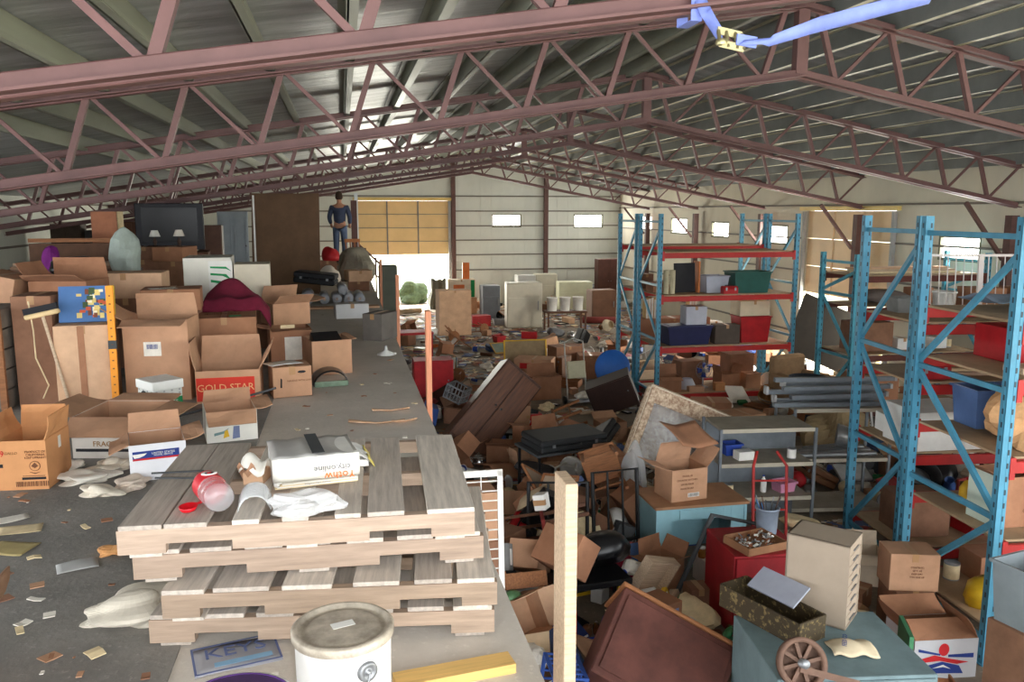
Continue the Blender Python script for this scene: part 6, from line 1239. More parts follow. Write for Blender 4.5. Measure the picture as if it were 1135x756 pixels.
# ---- middle distance
r = root('tipped_wardrobe'); q = MB(); q.box((.7,.45,1.5),(0,0,.75),M((74,46,32), .5, .25, 3, stretch=(10,10,1)),ch=.01); q.obj('body', r)
for x in (-.17,.17): q = MB(); q.box((.32,.02,1.4),(x,-.235,.75),M((96,58,36), .45, .25, 3, stretch=(10,10,1)),ch=.006); o = q.obj('door', r); q = MB(); q.lathe([(.01,0),(.018,.02),(0,.03)], STEEL, 10, T=Matrix.Translation((x*.3,-.245,.8)) @ Matrix.Rotation(PI/2, 4, 'X')); q.obj('knob', o)
p = P(512, 505, 0); put(r, (p.x, p.y, .12), 0); r.rotation_euler = Euler((R(-20), R(42), R(-8))); tag(r, 'dark glossy wardrobe fallen sideways left of centre', 'wardrobe')
r = cabinet_box(.8,.45,.62,M((58,40,36), .5, .2, 3),'tipped_cabinet',1); p = P(690, 470, 0); put(r, (p.x, p.y+.2, .22)); r.rotation_euler = Euler((R(8), R(-22), R(-20))); tag(r, 'dark brown cabinet tipped over below the blue disc', 'cabinet')
r, D_ = gb(681, 492, 30, 24, .34, 8, CB[0], 'printed tan carton in front of the tipped dark cabinet', 0, flaps={'b': 150}); 
for k in range(2): dtext(r, D_, 'f', 0, .04-.08*k, ('FRAGILE', 'GLASS')[k], .06, INKBR)
r = suitcase(.95,.6,.16,M((44,46,48), .6, .15, 4),'black_flat_case'); G(r, 625, 492, 14, 'black flat case lying on a metal table in the middle of the floor', 'case', .742)
r = root('metal_table'); q = MB(); q.box((1.1,.65,.03),(0,0,.725),DGREY); q.obj('top', r)
for x in (-1,1):
    for y in (-1,1): q = MB(); q.box((.03,.03,.71),(x*.5,y*.28,.355),BLACK); q.obj('leg', r)
p = P(625, 492, .742); put(r, (p.x, p.y, 0), 14); tag(r, 'dark metal table carrying the black flat case', 'table')
r = root('shopping_bag'); q = MB(); q.prism([(-.3,0),(.3,0),(.34,.26),(-.34,.26)], -.12, .12, M((196,26,34), .5, .06, 4)); q.obj('bag', r)
for y in (-.122,.122): q = MB(); q.tube([(.12*math.cos(a), y, .16-.1*math.sin(a)) for a in [PI*i/8 for i in range(9)]], .006, WHITE, 5); q.obj('handle', r)
G(r, 578, 475, 6, 'bright red bag with white handles in the middle of the floor', 'bag', 0)
q = MB(); q.lathe([(0,0),(.35,0),(.36,.02),(.35,.04),(0,.05)], M((36,92,168), .5, .08, 4), 32); r = q.obj('blue_disc'); p = P(689, 455, 0); put(r, (p.x, p.y+.6, .70), 0, 80, 0); tag(r, 'round blue plastic disc standing upright left of the middle rack', 'disc')
q = MB(); q.box((.6,.4,.30),(0,0,.15),CB[3]); o = q.obj('low_crate'); put(o, (p.x, p.y+.6, 0)); tag(o, 'dark crate beneath the round blue disc', 'crate')
for k, (px, py, w, h, d, m, lb, kw) in enumerate(((590,428,42,30,.5,CB[0],'tan carton with red label in the middle distance',{}),(606,443,34,26,.4,CB[1],'half open carton before the silver dolly',{'flaps':{'l':150,'f':170,'b':100}}),(572,452,30,22,.4,CB[3],'dark carton left of the half open carton',{}),(632,408,34,24,.5,CB[3],'dark brown carton behind the silver dolly',{}),(655,420,26,26,.5,CB[1],'brown carton between the silver dolly and the blue disc',{}),(620,520,34,40,.4,CB[1],'brown carton behind the black metal headboard',{'flaps':{'r':150,'b':100}}),(690,590,28,24,.4,CB[0],'tan open carton with jutting flap behind the lumber post',{'flaps':{'b':80,'l':130}}),(552,520,26,26,.4,CB[1],'brown carton just right of the wire panel top',{'flaps':{'f':150,'r':160}}),(830,505,40,46,.45,CB[0],'tall tan carton before the middle rack',{}),(790,470,40,24,.5,CB[1],'flat carton under the middle rack edge',{}),(655,500,24,24,.3,CB[3],'small dark carton right of the black flat case',{}))):
    r, D_ = gb(px, py, w, h, d, (k*29) % 50-25, m, lb, 0, **kw)
    if k == 0: decal(r, D_, 'f', -.15, .25*D_[2], .25, .12, INKR, 'label')
r = frame(1.0, .8, YELLOW, M((150,130,100), .8)); p = P(582, 425, 0); put(r, (p.x+.2, p.y+.9, .42), 0, 84); tag(r, 'yellow framed panel behind the tan carton with red label', 'picture frame'); r.location.z = .42
r = cabinet_box(.75,.5,.9,RED,'red_locker',1); G(r, 480, 448, 0, 'red cabinet beside the reddish lumber post below the deck', 'cabinet')
r = root('red_table'); q = MB(); q.box((.9,.6,.05),(0,0,.9),RED); q.obj('top', r)
for x in (-1,1):
    for y in (-1,1): q = MB(); q.box((.06,.06,.88),(x*.4,y*.25,.44),RED); q.obj('leg', r)
G(r, 458, 410, 4, 'red painted table standing close to the deck edge', 'table')
# dark board, armchair and barrel right of the middle rack
q = MB(); q.box((2.0,.05,1.3),(0,0,.65),M((58,52,46), .8, .15, 3)); r = q.obj('dark_board'); p = P(905, 440, 0); put(r, (p.x+.75, p.y+.9, .0)); r.rotation_euler = Euler((R(-14), R(24), R(-10))); r.location.z = .42; tag(r, 'large dark board leaning right of the middle rack', 'board')
r = root('armchair'); AM = M((150,122,92), .95, .12, 6, name='tan_upholstery'); q = MB(); q.box((.8,.75,.28),(0,0,.24),AM,ch=.06); q.obj('seat', r); q = MB(); q.box((.8,.22,.6),(0,.32,.68),AM,ch=.09); q.obj('backrest', r)
for x in (-1,1): q = MB(); q.box((.18,.75,.32),(x*.36,0,.52),AM,ch=.06); q.obj('armrest', r)
for x in (-1,1):
    for y in (-1,1): q = MB(); q.box((.05,.05,.1),(x*.33,y*.3,.05),WOODD); q.obj('leg', r)
G(r, 884, 452, 16, 'tan upholstered armchair at the right end of the middle rack', 'armchair')
r = bucket(.32,.85,M((52,60,72), .5, .1, 4),False,name='plastic_barrel'); G(r, 893, 470, 0, 'dark slate barrel in front of the large dark board', 'barrel')
o = crumple(.5,.4,.45,M((150,130,98), .9, .16, 5),41,.25,'canvas_bundle',26,16); put(o, (7.4, 11.12, 0)); tag(o, 'brown canvas bundle right of the dark slate barrel', 'bundle')
r = tub(.8,.5,.5,M((206,190,120), .6, .08, 4),M((214,200,140), .6, .06, 4)); G(r, 952, 410, 0, 'yellow cream lidded bin in front of the right roll-up door', 'bin', 0); 
# ---- far end of the hall
APP = M((200,194,176), .5, .06, 3, name='ivory_enamel')
for k, (px, py, w, h, d, m, nm, lb) in enumerate(((580,362,1.15,1.45,.6,APP,'refrigerator','ivory refrigerator standing in the far middle'),(543,352,.62,1.15,.6,M((120,126,134), .5, .08, 3),'filing_cabinet','grey filing cabinet left of the ivory refrigerator'),(582,342,.7,1.3,.6,M((190,190,186), .5, .06, 3),'washing_machine','pale grey appliance behind the ivory refrigerator'),(604,340,.85,1.3,.6,APP,'tall_appliance','cream appliance at the end wall right of the pale grey one'),(636,346,1.25,1.15,.6,M((206,206,176), .5, .06, 3),'chest_freezer','pale chest freezer below the far right window'),(666,352,.9,1.0,.6,M((120,86,66), .6, .12, 3),'wooden_chest','brown chest right of the pale chest freezer'))):
    r = root(nm); q = MB(); q.box((w,d,h),(0,0,h/2),m,ch=.02); q.obj('body', r); q = MB(); q.box((w-.04,.02,h*.62),(0,-d/2-.01,h*.36),m,ch=.01); o = q.obj('door', r); q = MB(); q.box((.025,.03,h*.2),(w*.38,-d/2-.03,h*.5),STEEL); q.obj('handle', o); G(r, px, py, (k*7) % 9-4, lb, nm.replace('_', ' '))
r = shelv = None
r = root('low_table'); q = MB(); q.box((1.3,.6,.05),(0,0,.6),WOODD); q.obj('top', r)
for x in (-1,1):
    for y in (-1,1): q = MB(); q.box((.05,.05,.58),(x*.6,y*.26,.29),WOODD); q.obj('leg', r)
G(r, 626, 366, 0, 'dark low table carrying three white pails', 'table'); LT = r
for k in range(3): b_ = bucket(.17,.42,WHITE,False,WHITE,'white_pail'); put(b_, (LT.location.x-.42+.42*k, LT.location.y, .626)); tag(b_, 'white lidded pail on the dark low table, %s of three' % ['left', 'middle', 'right'][k], 'pail', 'white pails')
r, D_ = gb(505, 372, 36, 50, .6, 4, CB[2], 'tall tan carton standing upright near the end door', 0)
for k, (px, py, w, h, d, m, lb) in enumerate(((512,348,1.3,.62,.6,M((204,150,110), .7, .1, 4),'wide orange carton by the end door, bottom of its stack'),)):
    r, D_ = gb(px, py, 34, 18, d, 0, m, lb, 0)
    b2 = carton(D_[0]*.9, d, D_[2]*1.1, M((214,196,170), .7, .08, 4)); put(b2, (r.location.x, r.location.y, D_[2]+.001)); tag(b2, 'pale carton with green edge on the wide orange carton by the end door', 'box', 'cartons'); decal(b2, (D_[0]*.9, d, D_[2]*1.1), 'f', D_[0]*.36, 0, .14, D_[2]*1.05, M((30,130,70), .7), 'printed_stripe'); decal(b2, (D_[0]*.9, d, D_[2]*1.1), 'f', -.1, .0, .4, .3, M((206,110,60), .7), 'printed_panel')
    q = MB(); q.box((.25,.1,.6),(0,0,.3),M((206,110,50), .6)); o = q.obj('orange_panel'); put(o, (r.location.x+.2, r.location.y, D_[2]*2.1+.002)); tag(o, 'small orange panel standing on top of the stack by the end door', 'panel')
r, D_ = gb(534, 362, 22, 12, .4, 12, RED, 'red box lying near the tall tan carton in the distance', 0, tape=False)
GR = M((70,84,60), .9, .25, 6); o = crumple(.55,.5,.5,GR,51,.3,'green_tarpaulin',24,14); G(o, 458, 336, 0, 'dark green tarpaulin heap before the end roll-up door', 'tarpaulin')
o = crumple(.4,.4,.75,M((84,84,74), .9, .2, 6),52,.25,'covered_heap',24,14); G(o, 487, 342, 0, 'grey-green covered heap at the right side of the end door', 'heap')
r = cabinet_box(.9,.5,1.9,M((86,52,42), .6, .15, 4),'tall_wardrobe',2); p = DY(688, 300, 30.5); put(r, (p.x-.5, 30.6, 0)); tag(r, 'dark brown wardrobe at the far right corner of the hall', 'wardrobe')
# more goods filling the shelves
def fillrow(rk, levels, lv, y, x0, x1, seed, where, depth_=.4, hmax=.4):
    q_ = random.Random(seed); x = x0; n = 0; made = []
    gens = [('tan carton','box',lambda: (carton(.3,.3,.22,CB[0]),.3)),('brown carton','box',lambda: (carton(.36,.32,.26,CB[1],tape=False),.36)),('open brown carton','box',lambda: (carton(.34,.3,.22,CB[1],flaps={'l':100,'r':100,'b':100},fl=.1),.38)),('white carton','box',lambda: (carton(.28,.26,.2,WHITE),.28)),
      ('blue tub','tub',lambda: (tub(.34,.28,.18,BLUE),.39)),('grey tub','tub',lambda: (tub(.3,.26,.16,GREY),.35)),('white bucket','bucket',lambda: (bucket(.12,.22,WHITE,False),.27)),('dark carton','box',lambda: (carton(.28,.3,.3,CB[3]),.28)),('steel pot','pot',lambda: (pot(.12,.13,STEEL),.33)),
      ('yellow jug','jug',lambda: (jug(.08,.24,YELLOW),.22)),('red toolbox','toolbox',lambda: (toolbox(.34,.18,.16,RED),.35)),('white cloth bundle','cloth',lambda: (crumple(.14,.12,.08,PAPER,seed+3,.2,'cloth_bundle'),.36)),('tin can','can',lambda: (can(.07,.16,STEEL,CREAMP),.16))]
    while True:
        g_ = gens[q_.randrange(len(gens))]; o, w = g_[2]()
        if x+w > x1:
            for c in list(o.children):
                for d in list(c.children): bpy.data.objects.remove(d)
                bpy.data.objects.remove(c)
            bpy.data.objects.remove(o); break
        onr(rk, o, x+w/2, y, lv, 0, '', g_[1], None, levels); made.append((g_[0], o)); x += w+q_.uniform(.03,.14)
    ordl = ['first', 'second', 'third', 'fourth', 'fifth', 'sixth', 'seventh', 'eighth', 'ninth']
    for k, (nm, o) in enumerate(made): o['label'] = '%s on the %s, %s from left' % (nm, where.replace('the rack behind the nearest', 'the second rack'), ordl[k])
fillrow(rackA, LA, 3, .30, 1.62, 2.3, 3, 'fourth shelf of the nearest rack')
fillrow(rackA, LA, 1, .86, .25, 2.3, 5, 'second shelf of the nearest rack, back row')
fillrow(rackA, LA, 0, .95, .25, 2.2, 6, 'bottom shelf of the nearest rack, back row')
fillrow(rackA2, LA2, 3, .85, .2, 2.2, 7, 'top shelf of the rack behind the nearest')
fillrow(rackA2, LA2, 1, .84, .2, 2.2, 8, 'second shelf of the rack behind the nearest, back row')
fillrow(rackA2, LA2, 2, .2, .15, .5, 19, 'third shelf of the rack behind the nearest')
fillrow(rackA2, LA2, 0, .25, 1.4, 2.3, 9, 'bottom shelf of the rack behind the nearest')
fillrow(rackB2, [.2, 1.1, 2.1, 3.0], 2, .4, .2, 2.6, 12, 'third shelf of the rear middle rack')
fillrow(rackB2, [.2, 1.1, 2.1, 3.0], 1, .8, .2, 2.6, 13, 'second shelf of the rear middle rack')
fillrow(rackC, LC, 2, .45, 1.35, 2.3, 14, 'third shelf of the cyan posted rack')
fillrow(rackC, LC, 1, .45, 1.1, 2.3, 15, 'second shelf of the cyan posted rack')
HEROES = [o for o in COL.objects if o.parent is None and 'category' in o.keys()]

# ------------------------------------------------------------------ the sea of cast-off things (each one lifted from a settled heap)
def fm(c, r=.6): return M(c, r, .12, 5)
TAN, BRN, DRK, PAL = CB[0], CB[1], CB[3], CB[2]
def jar(rd, h, m, lm):
    r = root('jar'); q = MB(); q.lathe([(rd*.9,0),(rd,.01),(rd,h*.8),(rd*.8,h*.88),(0,h*.88)], m, 14); q.obj('body', r); q = MB(); q.lathe([(rd*.85,h*.86),(rd*.85,h),(0,h)], lm, 14); q.obj('lid', r); return r
def mug(m):
    r = root('mug'); q = MB(); q.lathe([(.036,0),(.04,.005),(.04,.095),(.036,.095),(.034,.008),(0,.008)], m, 14); q.obj('body', r); q = MB(); q.tube([(.038,0,.075),(.065,0,.07),(.065,0,.03),(.038,0,.022)], .006, m, 5); q.obj('handle', r); return r
def bowl(rd, m): q = MB(); q.lathe([(rd*.4,0),(rd*.8,rd*.25),(rd,rd*.6),(rd*.96,rd*.6),(rd*.7,rd*.22),(0,rd*.08)], m, 18); return q.obj('bowl')
def packet(w, d, h, m, nm='packet'):
    r = root(nm); q = MB(); q.box((w, d, h), (0,0,h/2), m, ch=.003); q.obj('body', r); q = MB(); q.box((w*.6, d*.5, .001), (0,0,h+.0006), WHITE if m is not WHITE else BLUE); q.obj('label', r); return r
def shoe(m):
    r = root('shoe'); q = MB(); q.grid(lambda u, v: ((v-.5)*.075*(1.15-.4*u if u > .5 else .9), (u-.5)*.26, (.02+(.075-.05*u)*math.sin(PI*v)**.5)), 8, 8, m, thick=.004); q.obj('upper', r); q = MB(); q.lathe([(.037,0),(.039,.02),(0,.02)], DGREY, 14, sx=1, sy=3.4); q.obj('sole', r); return r
def spray(m):
    r = root('spray_can'); q = MB(); q.lathe([(.032,0),(.033,.16),(.02,.175),(0,.175)], m, 14); q.obj('body', r); q = MB(); q.lathe([(.022,.17),(.022,.205),(0,.21)], WHITE, 12); q.obj('cap', r); return r
KINDS = [  # (noun, category, weight, [(colour words, builder)])
 ('carton', 'box', 9, [('tan closed', lambda: carton(.38,.3,.26,TAN)), ('brown closed', lambda: carton(.45,.34,.3,BRN)), ('dark brown closed', lambda: carton(.34,.3,.34,DRK)), ('pale long', lambda: carton(.55,.24,.18,PAL)), ('small tan', lambda: carton(.24,.2,.16,TAN)), ('white closed', lambda: carton(.36,.28,.22,fm((214,208,198),.8)))]),
 ('carton', 'box', 8, [('tan open', lambda: carton(.36,.28,.24,TAN,flaps={'l':140,'r':110,'b':80})), ('brown open', lambda: carton(.4,.3,.25,BRN,flaps={'f':160,'b':110,'l':130})), ('dark brown open', lambda: carton(.38,.36,.3,DRK,flaps={'f':120,'r':170})), ('pale open', lambda: carton(.34,.3,.24,PAL,flaps={'f':150,'b':150,'l':95,'r':95}))]),
 ('flattened cardboard', 'cardboard', 6, [('tan', lambda: flat_card(.7,.5,TAN,.08)), ('brown', lambda: flat_card(.6,.45,BRN,.16)), ('pale', lambda: flat_card(.5,.36,PAL,.05))]),
 ('book', 'book', 8, [('red', lambda: book(.16,.23,.035,fm((150,36,40)))), ('blue', lambda: book(.17,.24,.03,fm((50,70,130)))), ('brown', lambda: book(.15,.22,.04,fm((110,76,52)))), ('cream', lambda: book(.18,.25,.025,fm((210,196,160)))), ('green', lambda: book(.16,.22,.03,fm((60,104,76))))]),
 ('picture frame', 'picture frame', 4, [('gilt', lambda: frame(.5,.4,fm((180,140,70)),fm((120,130,120)))), ('black', lambda: frame(.4,.3,BLACK,fm((190,180,160)))), ('wooden', lambda: frame(.6,.45,WOODM,fm((150,130,110))))]),
 ('plank', 'plank', 7, [('raw', lambda: plank(1.1,.14,.025)), ('dark', lambda: plank(.9,.1,.03,WOODD)), ('white painted', lambda: plank(1.0,.09,.02,WHITE))]),
 ('plastic tub', 'tub', 5, [('blue', lambda: tub(.45,.34,.22,fm((60,90,160)))), ('grey', lambda: tub(.4,.3,.18,fm((150,152,156)))), ('white', lambda: tub(.34,.26,.14,WHITE)), ('red', lambda: tub(.36,.28,.2,RED)), ('dark', lambda: tub(.5,.36,.26,fm((52,54,60))))]),
 ('bucket', 'bucket', 3, [('white', lambda: bucket(.15,.32,WHITE)), ('steel', lambda: bucket(.14,.26,STEEL)), ('black', lambda: bucket(.15,.28,BLACKP))]),
 ('bottle', 'bottle', 5, [('green', lambda: bottle(.04,.28,fm((50,110,70),.2),RED)), ('white', lambda: bottle(.05,.24,WHITE,BLUE,BLUE)), ('yellow', lambda: bottle(.05,.26,YELLOW,WHITE,RED)), ('brown', lambda: bottle(.035,.24,fm((96,58,34),.2)))]),
 ('tin can', 'can', 5, [('steel', lambda: can(.055,.13,STEEL)), ('red labelled', lambda: can(.06,.15,STEEL,RED)), ('cream labelled', lambda: can(.08,.18,STEEL,CREAMP)), ('blue labelled', lambda: can(.07,.16,STEEL,BLUE))]),
 ('lamp shade', 'lamp shade', 2, [('cream', lambda: lampshade(.1,.2,.24,fm((226,210,180),.9))), ('white', lambda: lampshade(.12,.18,.2,fm((228,226,220),.9)))]),
 ('chair', 'chair', 3, [('brown wooden', lambda: chair(WOODM)), ('dark wooden', lambda: chair(WOODD,fm((130,50,46),.9)))]),
 ('drawer', 'drawer', 3, [('brown', lambda: drawer(.5,.4,.16,WOODM)), ('pale', lambda: drawer(.42,.36,.13,WOOD))]),
 ('plastic crate', 'crate', 3, [('blue', lambda: milk_crate(.33,.27,fm((50,80,150)))), ('grey', lambda: milk_crate(.33,.27,fm((120,122,126)))), ('black', lambda: milk_crate(.33,.27,BLACKP))]),
 ('toolbox', 'toolbox', 2, [('red', lambda: toolbox(.45,.2,.2,RED)), ('grey', lambda: toolbox(.42,.2,.19,DGREY))]),
 ('garbage bag', 'bag', 4, [('black', lambda: sack(.3,.26,.18,BLACKP,2)), ('white', lambda: sack(.24,.2,.16,fm((214,212,208),.45),5)), ('grey', lambda: sack(.26,.22,.16,fm((110,110,112),.5),7))]),
 ('cushion', 'cushion', 3, [('red', lambda: cushion(.42,.42,.14,fm((140,50,54),.95))), ('beige', lambda: cushion(.45,.4,.15,fm((186,164,134),.95))), ('green', lambda: cushion(.4,.4,.13,fm((80,104,82),.95)))]),
 ('monitor', 'monitor', 2, [('beige', lambda: monitor(.4,.4,.34,fm((190,180,160)))), ('black', lambda: monitor(.42,.36,.34,BLACKP,scr=DGREY))]),
 ('tape deck', 'tape deck', 3, [('black', lambda: deck(.43,.3,.12,BLACKP)), ('silver', lambda: deck(.43,.3,.1,STEEL))]),
 ('basket', 'basket', 3, [('wicker', lambda: basket(.2,.16,fm((164,120,72),.9))), ('pale wicker', lambda: basket(.16,.14,fm((200,170,120),.9)))]),
 ('metal pipe', 'pipe', 3, [('steel', lambda: pipe(1.0,.022,STEEL)), ('dark', lambda: pipe(.8,.028,DGREY)), ('white', lambda: pipe(.9,.03,WHITE))]),
 ('tray', 'tray', 3, [('wooden', lambda: tray(.4,.3,WOODM)), ('grey', lambda: tray(.42,.3,LGREY)), ('red', lambda: tray(.38,.28,RED))]),
 ('jug', 'jug', 3, [('white', lambda: jug(.09,.28,WHITE)), ('yellow', lambda: jug(.08,.26,YELLOW,RED)), ('blue', lambda: jug(.09,.27,fm((60,100,170),.4),WHITE))]),
 ('cooking pot', 'pot', 3, [('steel', lambda: pot(.13,.14,CHROME)), ('black', lambda: pot(.14,.12,BLACK,False)), ('blue', lambda: pot(.12,.13,fm((50,80,140),.3)))]),
 ('loudspeaker', 'loudspeaker', 2, [('black', lambda: speaker(.26,.24,.42,BLACK)), ('wooden', lambda: speaker(.3,.26,.5,WOODD))]),
 ('desk fan', 'fan', 1, [('grey', lambda: fan())]),
 ('tyre', 'tyre', 1, [('black', lambda: tyre(.3,.18))]),
 ('suitcase', 'suitcase', 2, [('brown', lambda: suitcase(.55,.4,.18,fm((112,74,48)))), ('blue', lambda: suitcase(.5,.36,.16,fm((60,80,120)))), ('dark', lambda: suitcase(.6,.42,.2,fm((44,44,48))))]),
 ('stool', 'stool', 2, [('wooden', lambda: stool(WOODM)), ('white', lambda: stool(WHITE,.45))]),
 ('vase', 'vase', 2, [('blue', lambda: vase(.3,fm((70,100,160),.25))), ('white', lambda: vase(.26,fm((226,224,220),.25)))]),
 ('cable coil', 'cable', 2, [('black', lambda: coil(.16,BLACKP)), ('orange', lambda: coil(.17,ORANGE))]),
 ('stack of magazines', 'magazines', 3, [('bright', lambda: magazines(.21,.28,7)), ('tall', lambda: magazines(.21,.28,14,seed=4))]),
 ('ring binder', 'binder', 2, [('blue', lambda: binder(fm((50,70,140)))), ('black', lambda: binder(BLACK))]),
 ('wire basket', 'basket', 2, [('white', lambda: wire_basket(.4,.3,.2,WHITE)), ('steel', lambda: wire_basket(.36,.28,.16,STEEL))]),
 ('table lamp', 'lamp', 2, [('brown', lambda: table_lamp(fm((110,70,44),.4),fm((222,208,180),.9)))]),
 ('folding chair', 'chair', 1, [('grey metal', lambda: folding_chair(fm((130,126,120))))]),
 ('crumpled paper', 'paper', 5, [('white', lambda: crumple(.16,.13,.09,PAPER,61,.3)), ('cream', lambda: crumple(.2,.14,.08,CREAMP,62,.3))]),
 ('sheet of board', 'board', 5, [('brown', lambda: board(.8,.5,.012,fm((128,90,62),.8))), ('pale', lambda: board(.6,.45,.012,fm((206,180,146),.8))), ('white', lambda: board(.6,.4,.01,WHITE)), ('dark', lambda: board(.9,.5,.016,fm((70,52,42),.7)))]),
 ('parts organiser', 'organiser', 2, [('grey', lambda: organiser(.4,.2,.3,4,4,DGREY,LGREY)), ('blue', lambda: organiser(.36,.18,.26,3,4,fm((60,80,130)),LGREY))]),
 ('carpet roll', 'carpet roll', 2, [('red', lambda: carpet_roll(1.1,.11,fm((130,60,56),.95))), ('beige', lambda: carpet_roll(1.0,.1,fm((176,156,126),.95)))]),
 ('ball', 'ball', 1, [('red', lambda: ball(.12,RED)), ('white', lambda: ball(.11,WHITE))]),
 ('cloth bundle', 'cloth', 4, [('blue', lambda: crumple(.24,.2,.1,fm((84,100,140),.95),71,.25,'cloth_bundle')), ('white', lambda: crumple(.22,.18,.09,fm((212,204,194),.95),72,.25,'cloth_bundle')), ('dark', lambda: crumple(.26,.2,.1,fm((66,62,64),.95),73,.25,'cloth_bundle')), ('pink', lambda: crumple(.2,.18,.09,fm((190,130,136),.95),74,.25,'cloth_bundle'))]),
 ('jar', 'jar', 4, [('glass', lambda: jar(.045,.13,fm((150,160,150),.15),STEEL)), ('red lidded', lambda: jar(.05,.15,fm((190,180,160),.2),RED)), ('amber', lambda: jar(.04,.11,fm((140,90,40),.2),WHITE))]),
 ('mug', 'mug', 3, [('white', lambda: mug(WHITE)), ('blue', lambda: mug(fm((60,90,150),.3))), ('brown', lambda: mug(fm((120,80,54),.4)))]),
 ('bowl', 'bowl', 3, [('white', lambda: bowl(.1,WHITE)), ('green', lambda: bowl(.11,fm((90,130,90),.3))), ('steel', lambda: bowl(.13,STEEL))]),
 ('packet', 'packet', 9, [('red', lambda: packet(.16,.09,.06,RED)), ('blue', lambda: packet(.2,.12,.07,fm((60,90,170)))), ('yellow', lambda: packet(.15,.1,.05,YELLOW)), ('green', lambda: packet(.18,.1,.06,GREEN)), ('white', lambda: packet(.2,.14,.05,WHITE)), ('grey', lambda: packet(.24,.14,.08,GREY))]),
 ('video cassette', 'cassette', 4, [('black', lambda: packet(.19,.105,.026,BLACKP,'video_cassette'))]),
 ('shoe', 'shoe', 3, [('black', lambda: shoe(BLACKP)), ('brown', lambda: shoe(fm((110,70,46)))), ('white', lambda: shoe(WHITE))]),
 ('spray can', 'can', 3, [('red', lambda: spray(RED)), ('white', lambda: spray(WHITE)), ('blue', lambda: spray(BLUE))]),
 ('small box', 'box', 9, [('tan', lambda: carton(.18,.14,.12,TAN)), ('brown', lambda: carton(.2,.16,.1,BRN,flaps={'l':150,'r':120})), ('white', lambda: carton(.16,.12,.14,WHITE))]),
 ('envelope', 'envelope', 5, [('white', lambda: board(.24,.17,.006,WHITE,'envelope')), ('cream', lambda: board(.3,.22,.006,CREAMP,'envelope'))]),
 ('wooden block', 'block', 4, [('raw', lambda: plank(.28,.09,.05,WOOD,'wooden_block')), ('dark', lambda: plank(.34,.08,.06,WOODD,'wooden_block'))]),
]
